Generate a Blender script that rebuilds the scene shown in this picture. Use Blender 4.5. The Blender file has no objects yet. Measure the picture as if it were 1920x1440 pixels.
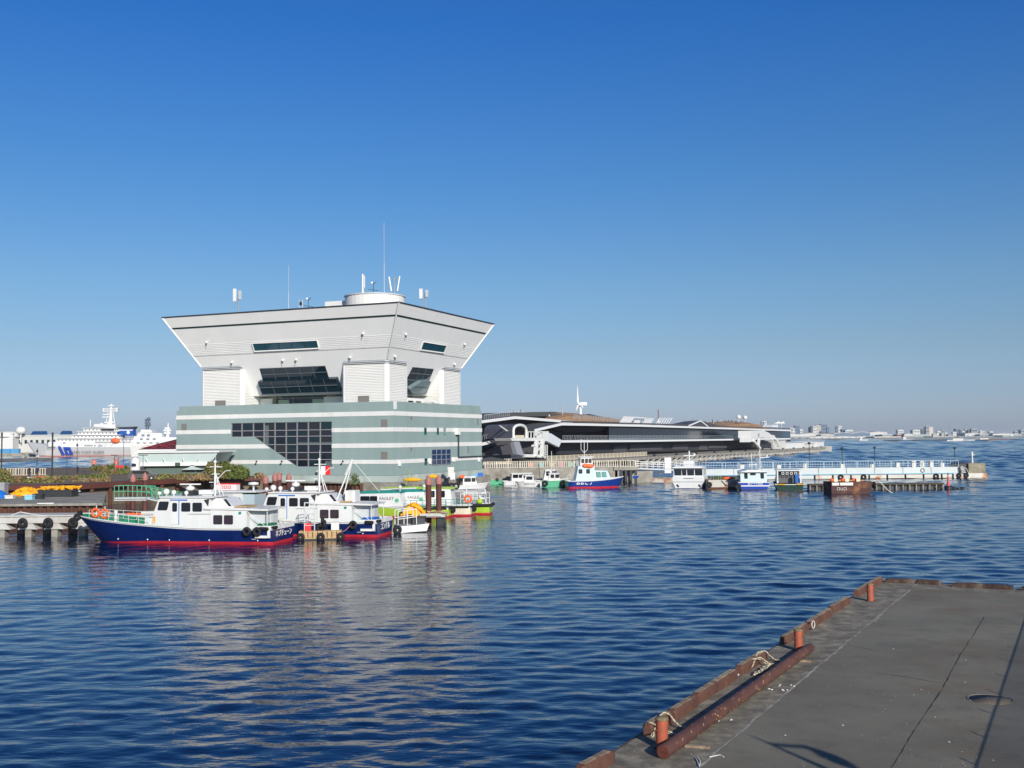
import bpy, bmesh, math, random
from mathutils import Vector, Matrix
R = math.radians
rnd = random.Random(7)
sc = bpy.context.scene
COL = sc.collection

# ------------------------------------------------------------------ camera
CAM_H = 9.0; FPX = 2050.47; PITCH = R(2.888); ROLL = R(0.55)
_rt = Vector((1, 0, 0)); _up = Vector((0, -math.sin(PITCH), math.cos(PITCH))); FW = Vector((0, math.cos(PITCH), math.sin(PITCH)))
RT = math.cos(ROLL)*_rt - math.sin(ROLL)*_up
UP = math.sin(ROLL)*_rt + math.cos(ROLL)*_up
cd = bpy.data.cameras.new('camera'); cam = bpy.data.objects.new('camera', cd); COL.objects.link(cam)
cd.sensor_width = 36; cd.lens = FPX/1920*36; cd.clip_start = .2; cd.clip_end = 30000
cam.matrix_world = Matrix(((RT.x, UP.x, -FW.x, 0), (RT.y, UP.y, -FW.y, 0), (RT.z, UP.z, -FW.z, CAM_H), (0, 0, 0, 1)))
sc.camera = cam
EYE = Vector((0, 0, CAM_H))

# ------------------------------------------------------------------ sky, sun, exposure
SUN_EL = R(21.5); SD = Vector((.36, -.933, 0)).normalized()
w = bpy.data.worlds.new('World'); sc.world = w; w.use_nodes = True
nt = w.node_tree; bg = nt.nodes['Background']
sky = nt.nodes.new('ShaderNodeTexSky'); sky.sky_type = 'NISHITA'; sky.sun_disc = False
sky.sun_elevation = SUN_EL; sky.sun_rotation = math.atan2(SD.x, SD.y)
sky.altitude = 0; sky.air_density = 1.0; sky.dust_density = 0.6; sky.ozone_density = 4.0
# clear winter air: deep blue overhead, a grey-violet haze band low down
tcw = nt.nodes.new('ShaderNodeTexCoord'); sx = nt.nodes.new('ShaderNodeSeparateXYZ'); nt.links.new(tcw.outputs['Generated'], sx.inputs[0])
rp = nt.nodes.new('ShaderNodeValToRGB'); nt.links.new(sx.outputs['Z'], rp.inputs[0]); el = rp.color_ramp.elements
STOPS = [(0, (.76,.86,1.3)), (.015, (.75,.85,1.26)), (.038, (.70,.785,1.12)), (.081, (.70,.76,.91)), (.139, (.635,.79,.93)), (.233, (.425,.745,1.02)), (.364, (.22,.645,1.14)), (.55, (.36,.66,1.0)), (1, (.5,.68,.92))]
el[0].position = 0; el[0].color = (*STOPS[0][1], 1); el[1].position = 1; el[1].color = (*STOPS[-1][1], 1)
for p_, c_ in STOPS[1:-1]: e_ = el.new(p_); e_.color = (*c_, 1)
mxw = nt.nodes.new('ShaderNodeMix'); mxw.data_type = 'RGBA'; mxw.blend_type = 'MULTIPLY'; mxw.inputs[0].default_value = 1
nt.links.new(sky.outputs[0], mxw.inputs[6]); nt.links.new(rp.outputs[0], mxw.inputs[7])
nt.links.new(mxw.outputs[2], bg.inputs[0]); bg.inputs[1].default_value = 0.10
ld = bpy.data.lights.new('sun', 'SUN'); sun = bpy.data.objects.new('sun', ld); COL.objects.link(sun)
ld.energy = 5.0; ld.angle = R(.5); ld.color = (1, .945, .85)
sv = (SD*math.cos(SUN_EL)+Vector((0, 0, math.sin(SUN_EL)))); sun.rotation_euler = sv.to_track_quat('Z', 'Y').to_euler()
sun.location = (60, -60, 60)
sc.view_settings.view_transform = 'Standard'; sc.view_settings.look = 'None'; sc.view_settings.exposure = 0.0; sc.view_settings.gamma = 1
sc.render.engine = 'CYCLES'

# ------------------------------------------------------------------ placing helpers: from a sight line to real points
def ray(px, py): return (FW + RT*((px-960)/FPX) + UP*((720-py)/FPX))
def onz(px, py, z):
    d = ray(px, py); return EYE + d*((z-CAM_H)/d.z)
def ony(px, py, y):
    d = ray(px, py); return EYE + d*(y/d.y)
def onp(px, py, p, n):
    d = ray(px, py); return EYE + d*((Vector(p)-EYE).dot(Vector(n))/d.dot(Vector(n)))

# ------------------------------------------------------------------ mesh builder
EACH = {'corner_panel','porthole','stripe','anode','wall_lamp','floodlight','blind','blue_stripe','stem','recess_box','terrace_wall','radar_dish','exhaust','bulwark'}
class MB:
    def __init__(s): s.v = []; s.f = []; s.m = []; s.s = []; s.M = Matrix()
    def add(s, vs, fs, m=0, sm=False):
        b = len(s.v)
        for p in vs: s.v.append(tuple(s.M @ Vector(p)))
        for f in fs: s.f.append([b+i for i in f]); s.m.append(m); s.s.append(sm)
        return s
    def box(s, x0, x1, y0, y1, z0, z1, m=0):
        return s.add([(x0,y0,z0),(x1,y0,z0),(x1,y1,z0),(x0,y1,z0),(x0,y0,z1),(x1,y0,z1),(x1,y1,z1),(x0,y1,z1)],
              [(0,3,2,1),(4,5,6,7),(0,1,5,4),(1,2,6,5),(2,3,7,6),(3,0,4,7)], m)
    def cb(s, c, sz, m=0):
        return s.box(c[0]-sz[0]/2, c[0]+sz[0]/2, c[1]-sz[1]/2, c[1]+sz[1]/2, c[2]-sz[2]/2, c[2]+sz[2]/2, m)
    def prism(s, poly, off, m=0):
        n = len(poly); off = Vector(off); P = [Vector(p) for p in poly]
        return s.add(P+[p+off for p in P], [list(range(n))[::-1], list(range(n, 2*n))]+[(i,(i+1)%n,n+(i+1)%n,n+i) for i in range(n)], m)
    def loft(s, rings, m=0, closed=True, caps=True, sm=False):
        n = len(rings[0]); vs = [p for r in rings for p in r]; fs = []
        for k in range(len(rings)-1):
            for i in range(n if closed else n-1):
                j = (i+1) % n; fs.append((k*n+i, k*n+j, (k+1)*n+j, (k+1)*n+i))
        s.add(vs, fs, m, sm)
        if caps and closed: s.add(rings[0], [list(range(n))[::-1]], m); s.add(rings[-1], [list(range(n))], m)
        return s
    def tube(s, pts, r, n=8, m=0, r2=None, sm=True, closed=False):
        pts = [Vector(p) for p in pts]; L = len(pts); rings = []; up = None
        for i, p in enumerate(pts):
            if closed: t = (pts[(i+1) % L]-pts[i-1])
            else: t = pts[min(i+1, L-1)]-pts[max(i-1, 0)]
            t.normalize()
            if up is None: up = Vector((0,0,1)) if abs(t.z) < .9 else Vector((1,0,0))
            a = t.cross(up).normalized(); b = a.cross(t).normalized(); up = b
            rr = r if r2 is None else r+(r2-r)*i/max(1, L-1)
            rings.append([p+a*rr*math.cos(2*math.pi*k/n)+b*rr*math.sin(2*math.pi*k/n) for k in range(n)])
        if closed: rings.append(rings[0])
        return s.loft(rings, m, caps=not closed, sm=sm)
    def bar(s, a, b, w, h=None, m=0):
        a = Vector(a); b = Vector(b); t = (b-a).normalized(); h = h or w
        up = Vector((0,0,1)) if abs(t.z) < .95 else Vector((1,0,0))
        x = t.cross(up).normalized()*w/2; y = x.cross(t).normalized()*h/2
        return s.loft([[p-x-y, p+x-y, p+x+y, p-x+y] for p in (a, b)], m)
    def lathe(s, prof, n=16, c=(0,0,0), m=0, sm=True):
        c = Vector(c)
        rings = [[c+Vector((r*math.cos(2*math.pi*k/n), r*math.sin(2*math.pi*k/n), z)) for k in range(n)] for r, z in prof]
        return s.loft(rings, m, sm=sm)
    def ball(s, c, r, n=12, m=0, sc_=(1,1,1)):
        c = Vector(c); k = max(4, n//2); rings = []
        for i in range(k+1):
            a = math.pi*i/k; rr = max(.02, math.sin(a))
            rings.append([c+Vector((r*rr*math.cos(2*math.pi*j/n)*sc_[0], r*rr*math.sin(2*math.pi*j/n)*sc_[1], -r*math.cos(a)*sc_[2])) for j in range(n)])
        return s.loft(rings, m, sm=True)
    def torus(s, c, R_, r, axis='y', n=20, k=8, m=0):
        c = Vector(c); pts = []
        for i in range(n):
            a = 2*math.pi*i/n; p, q = R_*math.cos(a), R_*math.sin(a)
            pts.append(c+(Vector((p,0,q)) if axis == 'y' else Vector((0,p,q)) if axis == 'x' else Vector((p,q,0))))
        return s.tube(pts, r, k, m, closed=True)
    def build(s, name, mats, parent=None, loc=None, rz=0):
        if name in EACH:
            par = list(range(len(s.v)))
            def root(i):
                while par[i] != i: par[i] = par[par[i]]; i = par[i]
                return i
            key = {}
            for i, p in enumerate(s.v):
                k = (round(p[0],3), round(p[1],3), round(p[2],3))
                if k in key: par[root(i)] = root(key[k])
                else: key[k] = i
            for f in s.f:
                for j in f[1:]: par[root(j)] = root(f[0])
            gr = {}
            for q, f in enumerate(s.f): gr.setdefault(root(f[0]), []).append(q)
            if len(gr) > 1:
                for ids in gr.values():
                    m = MB(); mp = {}
                    for q in ids:
                        ff = []
                        for j in s.f[q]:
                            if j not in mp: mp[j] = len(m.v); m.v.append(s.v[j])
                            ff.append(mp[j])
                        m.f.append(ff); m.m.append(s.m[q]); m.s.append(s.s[q])
                    o = m._build(name, mats, parent, loc, rz)
                return o
        return s._build(name, mats, parent, loc, rz)
    def _build(s, name, mats, parent=None, loc=None, rz=0):
        me = bpy.data.meshes.new(name); me.from_pydata(s.v, [], s.f)
        if not isinstance(mats, (list, tuple)): mats = [mats]
        for q in mats: me.materials.append(q)
        me.polygons.foreach_set('material_index', s.m); me.polygons.foreach_set('use_smooth', s.s)
        bm = bmesh.new(); bm.from_mesh(me); bmesh.ops.recalc_face_normals(bm, faces=bm.faces); bm.to_mesh(me); bm.free()
        me.update()
        o = bpy.data.objects.new(name, me); COL.objects.link(o)
        if parent: o.parent = parent
        if loc is not None: o.location = loc
        o.rotation_euler.z = rz
        return o

def tag(o, label=None, cat=None, group=None, kind=None):
    if label: o['label'] = label
    if cat: o['category'] = cat
    if group: o['group'] = group
    if kind: o['kind'] = kind
    return o
def empty(name, loc=(0,0,0), rz=0, label=None, cat=None, group=None):
    o = bpy.data.objects.new(name, None); COL.objects.link(o); o.location = loc; o.rotation_euler.z = rz; o.empty_display_size = .3
    return tag(o, label, cat, group)
def dup(o, loc=None, rz=None, label=None, parent=None):
    c = o.copy(); COL.objects.link(c); c.parent = parent
    for ch in list(o.children): dup(ch, parent=c)
    if loc is not None: c.location = loc
    if rz is not None: c.rotation_euler.z = rz
    if label: c['label'] = label
    return c

# ------------------------------------------------------------------ materials
def srgb(r, g, b): return tuple(((c/255)/12.92 if c/255 < .04045 else ((c/255+.055)/1.055)**2.4) for c in (r, g, b))
def mat(name, col, rough=.6, metal=0, var=0, vscale=3, col2=None, bump=0, bscale=20, spec=.4, streak=None, coat=0, fac=(.4,.65)):
    """paint, metal or concrete with soft noise variation; col2 = stains or rust with a shape of its own"""
    m = bpy.data.materials.new(name); m.use_nodes = True; t = m.node_tree; N = t.nodes; L = t.links
    p = N['Principled BSDF']; p.inputs['Roughness'].default_value = rough; p.inputs['Metallic'].default_value = metal
    p.inputs['Specular IOR Level'].default_value = spec; p.inputs['Base Color'].default_value = (*col, 1)
    if coat: p.inputs['Coat Weight'].default_value = coat
    if var or col2 or bump:
        tc = N.new('ShaderNodeTexCoord'); mp = N.new('ShaderNodeMapping'); L.new(tc.outputs['Object'], mp.inputs[0])
        if streak: mp.inputs['Scale'].default_value = streak
        nz = N.new('ShaderNodeTexNoise'); nz.inputs['Scale'].default_value = vscale; nz.inputs['Detail'].default_value = 6
        nz.inputs['Roughness'].default_value = .65; L.new(mp.outputs[0], nz.inputs[0])
        mx = N.new('ShaderNodeMix'); mx.data_type = 'RGBA'
        a = tuple(max(0, c*(1-var)) for c in col); b = tuple(min(1, c*(1+var)) for c in col)
        mx.inputs[6].default_value = (*a, 1); mx.inputs[7].default_value = (*b, 1)
        cr = N.new('ShaderNodeMapRange'); cr.inputs[1].default_value = .3; cr.inputs[2].default_value = .7
        L.new(nz.outputs[0], cr.inputs[0]); L.new(cr.outputs[0], mx.inputs[0]); out = mx.outputs[2]
        if col2:
            n2 = N.new('ShaderNodeTexNoise'); n2.inputs['Scale'].default_value = vscale*.45; n2.inputs['Detail'].default_value = 9
            n2.inputs['Roughness'].default_value = .7; L.new(mp.outputs[0], n2.inputs[0])
            c2 = N.new('ShaderNodeMapRange'); c2.inputs[1].default_value = fac[0]; c2.inputs[2].default_value = fac[1]; L.new(n2.outputs[0], c2.inputs[0])
            m2 = N.new('ShaderNodeMix'); m2.data_type = 'RGBA'; L.new(c2.outputs[0], m2.inputs[0]); L.new(out, m2.inputs[6])
            m2.inputs[7].default_value = (*col2, 1); out = m2.outputs[2]
        L.new(out, p.inputs['Base Color'])
        if bump:
            n3 = N.new('ShaderNodeTexNoise'); n3.inputs['Scale'].default_value = bscale; n3.inputs['Detail'].default_value = 4
            L.new(mp.outputs[0], n3.inputs[0])
            bp = N.new('ShaderNodeBump'); bp.inputs['Distance'].default_value = bump; bp.inputs['Strength'].default_value = 1
            L.new(n3.outputs[0], bp.inputs['Height']); L.new(bp.outputs[0], p.inputs['Normal'])
    return m
def glass(name, col=(.01,.02,.03), rough=.05):
    m = mat(name, col, rough, spec=.8); return m
M = {}
M['white'] = mat('white_paint', (.68,.68,.66), .45, var=.05, vscale=1.5)
M['boat_white'] = mat('boat_white', (.66,.66,.65), .3, var=.06, vscale=.8, col2=(.5,.47,.4), fac=(.58,.8), streak=(1.5,1.5,.35))
M['offwhite'] = mat('off_white', (.62,.61,.57), .6, var=.1, vscale=1.2)
M['navy'] = mat('navy_hull', (.004,.016,.10), .3, var=.25, vscale=.7, col2=(.012,.028,.10), fac=(.55,.8), streak=(1,1,.3))
M['red_boot'] = mat('red_antifouling', (.5,.02,.035), .5, var=.2, vscale=2)
M['green_deck'] = mat('green_deck', (.006,.16,.075), .6, var=.25, vscale=2)
M['black'] = mat('black_rubber', (.012,.012,.014), .75, var=.3, vscale=4, bump=.01)
M['dark'] = mat('dark_metal', (.03,.032,.036), .5, var=.2)
M['grey'] = mat('grey_metal', (.3,.31,.32), .5, var=.15)
M['lgrey'] = mat('light_grey', (.52,.54,.55), .5, var=.08)
M['orange'] = mat('orange_buoy', (.8,.13,.03), .5, var=.15, vscale=5)
M['red'] = mat('red_paint', (.7,.02,.02), .5)
M['blue'] = mat('blue_paint', (.01,.13,.5), .45)
M['teal_line'] = mat('teal_paint', (.01,.22,.19), .5, var=.1)
M['lime'] = mat('lime_hull', (.34,.5,.04), .4, var=.12)
M['aqua'] = mat('aqua_green', (.1,.42,.24), .5, var=.2, vscale=1.5)
M['cream'] = mat('cream_paint', (.68,.6,.46), .5, var=.12)
M['yellow'] = mat('yellow_boom', (.85,.38,.01), .6, var=.25, vscale=4, bump=.05, bscale=6)
M['wood'] = mat('raw_wood', (.45,.3,.15), .8, var=.3, vscale=3, streak=(1,1,6))
M['rust'] = mat('rusty_steel', (.075,.03,.02), .85, var=.35, vscale=1.2, col2=(.12,.05,.028), bump=.01)
M['concrete'] = mat('concrete', (.34,.32,.28), .9, var=.2, vscale=.8, col2=(.17,.15,.12), bump=.02, bscale=8)
M['concrete_l'] = mat('pale_concrete', (.5,.49,.46), .9, var=.15, vscale=.8, col2=(.33,.31,.27), fac=(.5,.75))
M['glass'] = glass('dark_glass')
M['boat_glass'] = glass('boat_glass', (.012,.014,.018), .06)
M['skin'] = mat('skin', (.5,.3,.22), .6)
# ================================================================== WATER
def water_mat():
    m = bpy.data.materials.new('harbour_water'); m.use_nodes = True; t = m.node_tree; N = t.nodes; L = t.links
    p = N['Principled BSDF']; p.inputs['Base Color'].default_value = (.0004, .009, .042, 1); p.inputs['Roughness'].default_value = .045
    p.inputs['IOR'].default_value = 1.34; p.inputs['Specular IOR Level'].default_value = .5
    tc = N.new('ShaderNodeTexCoord'); prev = None
    for sx, sy, rz, amp, det, w_ in ((.8,1.7,.12,.036,2,7), (2.6,4.8,-.1,.007,2,11)):
        mp = N.new('ShaderNodeMapping'); mp.inputs['Rotation'].default_value = (0,0,rz); mp.inputs['Scale'].default_value = (sx, sy, 1)
        mp.inputs['Location'].default_value = (w_, w_*2, w_)
        L.new(tc.outputs['Object'], mp.inputs[0])
        n = N.new('ShaderNodeTexNoise'); n.inputs['Scale'].default_value = 1; n.inputs['Detail'].default_value = det; n.inputs['Distortion'].default_value = .4
        L.new(mp.outputs[0], n.inputs[0])
        mu = N.new('ShaderNodeMath'); mu.operation = 'MULTIPLY'; mu.inputs[1].default_value = amp; L.new(n.outputs[0], mu.inputs[0])
        if prev is None: prev = mu.outputs[0]
        else:
            ad = N.new('ShaderNodeMath'); L.new(prev, ad.inputs[0]); L.new(mu.outputs[0], ad.inputs[1]); prev = ad.outputs[0]
    bp = N.new('ShaderNodeBump'); bp.inputs['Strength'].default_value = 1; bp.inputs['Distance'].default_value = 1
    L.new(prev, bp.inputs['Height']); L.new(bp.outputs[0], p.inputs['Normal'])
    return m
WM = water_mat()
import numpy as np
def water_mesh():
    """one wind-ruffled sheet to the horizon, finer where waves are seen large"""
    rs = [7.0]
    while rs[-1] < 15000: rs.append(rs[-1]*(1.0042 if rs[-1] < 330 else 1.0042+min(.02, (rs[-1]-330)*.00001)))
    rs = np.array(rs); core = np.linspace(R(-32), R(32), 760); step = core[1]-core[0]; side = [core[-1]]
    while side[-1] < R(84): side.append(side[-1]+min(R(2), step*(1+.06*len(side))))
    side = np.array(side[1:]); th = np.concatenate([-side[::-1], core, side]); nr, nt_ = len(rs), len(th)
    Rr, T_ = np.meshgrid(rs, th, indexing='ij'); X = Rr*np.sin(T_); Y = Rr*np.cos(T_); Z_ = np.zeros_like(X)
    rg = np.random.RandomState(5); cell = np.maximum(Rr*.0042, .03)
    lams = np.geomspace(.6, 90, 130)
    for i, lam in enumerate(lams):
        a = math.pi/2+rg.normal(0, .72)+.04; k = 2*math.pi/lam; ph = rg.uniform(0, 6.28)
        lo = np.clip((lam/cell-3.2)/2.5, 0, 1); lmax = np.maximum(2.4, cell*5.2); hi = np.clip(1.4-lam/lmax*.7, 0, 1)
        sl = WSL*(.74+2.6*np.clip((Rr-150)/250, 0, 1)+1.15*np.clip((X+6)/22, 0, 1)*np.clip((Rr-25)/50, 0, 1)+.24*np.clip(1.2-Rr/200,.25,1)*np.sin(X*.021+Y*.034+i)*np.sin(X*.047-Y*.013))
        Z_ += lo*hi*sl/k*np.sin(k*(X*math.cos(a)+Y*math.sin(a))+ph)
    me = bpy.data.meshes.new('water'); n = nr*nt_; co = np.stack([X, Y, Z_], -1).reshape(-1, 3).astype(np.float32)
    me.vertices.add(n); me.vertices.foreach_set('co', co.ravel())
    i = np.arange((nr-1)*(nt_-1)); r_ = i//(nt_-1); c_ = i % (nt_-1); v0 = r_*nt_+c_
    q = np.stack([v0, v0+1, v0+nt_+1, v0+nt_], -1)[:, ::-1].astype(np.int32); m = len(q)
    me.loops.add(m*4); me.loops.foreach_set('vertex_index', q.ravel()); me.polygons.add(m)
    me.polygons.foreach_set('loop_start', np.arange(0, m*4, 4, dtype=np.int32)); me.polygons.foreach_set('loop_total', np.full(m, 4, np.int32)); me.polygons.foreach_set('use_smooth', np.ones(m, bool))
    me.update(); me.validate(); me.materials.append(WM); o = bpy.data.objects.new('water', me); COL.objects.link(o); return o
WSL = .019
tag(water_mesh(), kind='structure')

# ================================================================== FOREGROUND QUAY
QZ = 2.0
q0 = onz(1647, 1087, QZ); q1 = onz(1105, 1440, QZ); qd = (q0-q1).normalized(); qd.z = 0
q2 = onz(1920, 1104, QZ); fd = (q2-q0).normalized(); qn = Vector((qd.y, -qd.x, 0))
def asphalt():
    m = bpy.data.materials.new('quay_asphalt'); m.use_nodes = True; t = m.node_tree; N = t.nodes; L = t.links
    p = N['Principled BSDF']; p.inputs['Roughness'].default_value = .85; p.inputs['Specular IOR Level'].default_value = .3
    tc = N.new('ShaderNodeTexCoord')
    def noise(s, d, r=.6):
        n = N.new('ShaderNodeTexNoise'); n.inputs['Scale'].default_value = s; n.inputs['Detail'].default_value = d; n.inputs['Roughness'].default_value = r
        L.new(tc.outputs['Object'], n.inputs[0]); return n.outputs[0]
    def rng(x, a, b_, c=0, d=1):
        n = N.new('ShaderNodeMapRange'); n.inputs[1].default_value = a; n.inputs[2].default_value = b_; n.inputs[3].default_value = c; n.inputs[4].default_value = d
        L.new(x, n.inputs[0]); return n.outputs[0]
    def mix(f, a, b_):
        n = N.new('ShaderNodeMix'); n.data_type = 'RGBA'; L.new(f, n.inputs[0])
        for i, x in ((6, a), (7, b_)):
            if isinstance(x, tuple): n.inputs[i].default_value = (*x, 1)
            else: L.new(x, n.inputs[i])
        return n.outputs[2]
    c = mix(rng(noise(.35, 6), .35, .65), (.162,.146,.112), (.215,.195,.148))
    c = mix(rng(noise(.22, 4, .5), .55, .75), c, (.16,.12,.078))
    c = mix(rng(noise(38, 2), .62, .72, 0, .45), c, (.25,.24,.22))
    c = mix(rng(noise(55, 2), .62, .7, 0, .5), c, (.035,.035,.035))
    c = mix(rng(noise(1.1, 8, .75), .52, .75, 0, .5), c, (.07,.066,.06)); c = mix(rng(noise(.9, 3, .5), .6, .68, 0, .3), c, (.19,.18,.155))
    L.new(c, p.inputs['Base Color'])
    bp = N.new('ShaderNodeBump'); bp.inputs['Distance'].default_value = .006; L.new(noise(60, 3), bp.inputs['Height']); L.new(bp.outputs[0], p.inputs['Normal'])
    return m
M['asphalt'] = asphalt()
M['quay_edge'] = mat('quay_edge_concrete', (.27,.235,.175), .9, var=.45, vscale=3.2, col2=(.13,.115,.09), bump=.012, bscale=40, fac=(.4,.6))
M['seam'] = mat('pale_joint', (.34,.32,.27), .9, var=.4, vscale=3)
M['crack'] = mat('dark_crack', (.035,.033,.03), .95)
a0 = q1 - qd*40; W1 = 70; KA0 = a0.copy(); KQ0 = q0.copy(); KQ1 = q1.copy(); KN = qn.copy()
c2 = q0+fd*W1; c3 = a0+fd*W1
b = MB(); b.prism([tuple(a0), tuple(q0), tuple(c2), tuple(c3)], (0,0,-5))
tag(b.build('quay', [M['quay_edge']]), kind='structure')
def strip(name, m, pts, w_, dz, jag=0, **k):
    """thin laid strip following pts"""
    b = MB(); P = []
    for i in range(len(pts)-1):
        a_ = Vector(pts[i]); c_ = Vector(pts[i+1]); n = max(1, int((c_-a_).length/.35))
        for j in range(n): P.append(a_.lerp(c_, j/n))
    P.append(Vector(pts[-1])); l = []; r = []
    for i, q in enumerate(P):
        t = (P[min(i+1, len(P)-1)]-P[max(i-1, 0)]).normalized(); s = Vector((t.y, -t.x, 0)); wo = w_/2*(1+jag*rnd.uniform(-.9, .9)); off = s*rnd.uniform(-1, 1)*jag*w_*.6
        l.append(q+off-s*wo); r.append(q+off+s*wo)
    for i in range(len(P)-1):
        b.add([tuple(Vector(x)+Vector((0,0,dz))) for x in (l[i], l[i+1], r[i+1], r[i])], [(0,1,2,3)])
    o = b.build(name, m); tag(o, kind='structure'); return o
s0 = onz(1723.6, 1092, QZ); s1 = onz(1313, 1436, QZ); s2 = onz(1548.5, 1237, QZ)
sd = (s0-s1).normalized(); e0 = onz(1715, 1103, QZ); e1 = onz(1920, 1113.5, QZ); ed = (e1-e0).normalized()
b = MB(); A = s1-sd*40; B = s0-sd*.4; C_ = e1+ed*60; D_ = A+ed*60
b.add([tuple(x+Vector((0,0,.004))) for x in (A, s2+Vector((.05,0,0)), e0, C_, D_)], [(0,1,2,3,4)])
tag(b.build('quay_paving', M['asphalt']), kind='structure')
strip('paving_joint', M['seam'], [A, s1, s2, s0], .055, .008, .9)
strip('paving_joint', M['seam'], [e0, e1, C_], .06, .0081, .8)
strip('paving_crack', M['crack'], [onz(x, y, QZ) for x, y in ((1846,1156),(1822,1196),(1798,1232),(1768,1290),(1741,1330),(1712,1372),(1690,1410),(1672,1440))], .024, .0082, .95)
strip('paving_crack', M['crack'], [onz(x, y, QZ) for x, y in ((1640,1262),(1690,1268),(1740,1277),(1770,1281))], .03, .0083, .8)
strip('paving_crack', M['crack'], [onz(x, y, QZ) for x, y in ((1590,1210),(1650,1222),(1700,1224))], .022, .0084, .8)
strip('scuff_mark', mat('pale_scuff', (.3,.27,.21), .9, var=.4, vscale=4), [onz(x, y, QZ) for x, y in ((1612,1168),(1640,1165),(1652,1150))], .10, .0045, .9)
strip('scuff_mark', mat('pale_scuff_b', (.22,.2,.165), .9, var=.4, vscale=4), [onz(x, y, QZ) for x, y in ((1570,1164),(1600,1158),(1650,1151))], .16, .0046, .9)
# far shore land
b = MB()
def land(name, m, pts, z0, z1):
    b = MB(); b.prism([(x, y, z0) for x, y in pts], (0,0,z1-z0)); return tag(b.build(name, m), kind='structure')
M['soil'] = mat('soil', (.16,.12,.08), .95, var=.4, vscale=.3)
# ================================================================== PORT OFFICE BUILDING
TH = R(22.88); BX = -19.68; BY = 180.0
br = empty('harbour_office', (BX, BY, 0), -TH, 'white inverted pyramid tower on sage green striped base at the quay edge', 'building')
XA = Vector((math.cos(TH), -math.sin(TH), 0)); YA = Vector((math.sin(TH), math.cos(TH), 0)); BO = Vector((BX, BY, 0))
def toloc(p): q = p-BO; return Vector((q.dot(XA), q.dot(YA), q.z))
def BL(px, py, y0=0): return toloc(onp(px, py, BO+YA*y0, YA))       # plane of the left face
def BR(px, py, x0=0): return toloc(onp(px, py, BO+XA*x0, XA))       # plane of the right face
WL, WR = 44.35, 35.26; MU, MV, TL, TR = 1.742, 1.457, 38.38, 28.45; ZT, ZC, G = 31.17, 22.58, .5553; ZP = 15.45
M['sage'] = mat('sage_render', (.25,.33,.315), .7, var=.07, vscale=.35, bump=.004, bscale=6, col2=(.215,.285,.27), streak=(1,1,.18), fac=(.5,.8))
M['plinth'] = mat('pale_plinth', (.42,.49,.46), .85, var=.08, vscale=.6, col2=(.3,.33,.3), streak=(1,1,.3))
M['stripe'] = mat('stripe_white', (.72,.71,.68), .55, var=.06, vscale=.5, col2=(.58,.56,.52), streak=(1,1,.2), fac=(.55,.85))
M['louvre'] = mat('louvre_grey', (.2,.185,.17), .6)
M['cap'] = mat('cap_panels', (.84,.84,.82), .45, var=.035, vscale=.25, streak=(1,1,.25))
M['siding'] = mat('siding_white', (.80,.79,.76), .45, var=.02, vscale=.4)
M['groove'] = mat('groove_dark', (.06,.06,.06), .6)
M['mull'] = mat('mullion_dark', (.10,.115,.125), .5)
M['frame'] = mat('window_frame', (.25,.245,.26), .5)
M['tglass'] = glass('tower_glass', (.006,.02,.03), .04)
M['bglass'] = glass('blue_glass', (.01,.07,.1), .08)
def facebox(mb, face, a0, a1, z0, z1, out, inn=.0, m=0):
    """box on the left face (a = local x) or right face (a = local y), standing `out` proud"""
    if face == 'L': mb.box(a0, a1, -out, inn, z0, z1, m)
    else: mb.box(-inn, out, a0, a1, z0, z1, m)
# base walls with the large window cut out of the left face
zt_, zb_ = 14.6, 3.24
zS = [(13.08,13.82), (10.44,11.15), (7.79,8.53), (5.13,5.80)]
w1 = BL(433, 793); w2 = BL(433, 819.5); w3 = BL(476, 819.5); w4 = BL(557, 875.3); w5 = BL(622, 875.3); w6 = BL(622, 789.5)
xw0 = w1.x; xw1 = w6.x; zwT = 12.28; zwM = w2.z; zwB = w4.z; xm = w3.x; xb = w4.x
poly = [(xw0, zwT), (xw0, zwM), (xm, zwM), (xb, zwB), (xw1, zwB), (xw1, zwT)]
b = MB()
def lq(mb, pts, y=0, m=0): mb.add([(x, y, z) for x, z in pts], [list(range(len(pts)))], m)
lq(b, [(-WL,zb_),(-WL,zt_),(xw0,zt_),(xw0,zb_)]); lq(b, [(xw1,zb_),(xw1,zt_),(0,zt_),(0,zb_)])
lq(b, [(xw0,zwT),(xw0,zt_),(xw1,zt_),(xw1,zwT)]); lq(b, [(xw0,zb_),(xw0,zwM),(xm,zwM),(xb,zwB),(xb,zb_)]); lq(b, [(xb,zb_),(xb,zwB),(xw1,zwB),(xw1,zb_)])
n = len(poly)
for i in range(n):
    (x0_, z0_), (x1_, z1_) = poly[i], poly[(i+1) % n]; b.add([(x0_,0,z0_),(x1_,0,z1_),(x1_,.45,z1_),(x0_,.45,z0_)], [(0,1,2,3)])
b.add([(0,0,zb_),(0,WR,zb_),(0,WR,zt_),(0,0,zt_)], [(0,1,2,3)])
b.add([(-WL,0,zb_),(-WL,WR,zb_),(-WL,WR,zt_),(-WL,0,zt_)], [(0,1,2,3)])
b.add([(-WL,WR,zb_),(0,WR,zb_),(0,WR,zt_),(-WL,WR,zt_)], [(0,1,2,3)])
b.add([(-WL,0,zt_),(0,0,zt_),(0,WR,zt_),(-WL,WR,zt_)], [(0,1,2,3)])
b.build('wall', M['sage'], br)
b = MB(); ins = .55
x0_, x1_, y0_, y1_ = -WL+ins, -.02, .02, WR-ins
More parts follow.
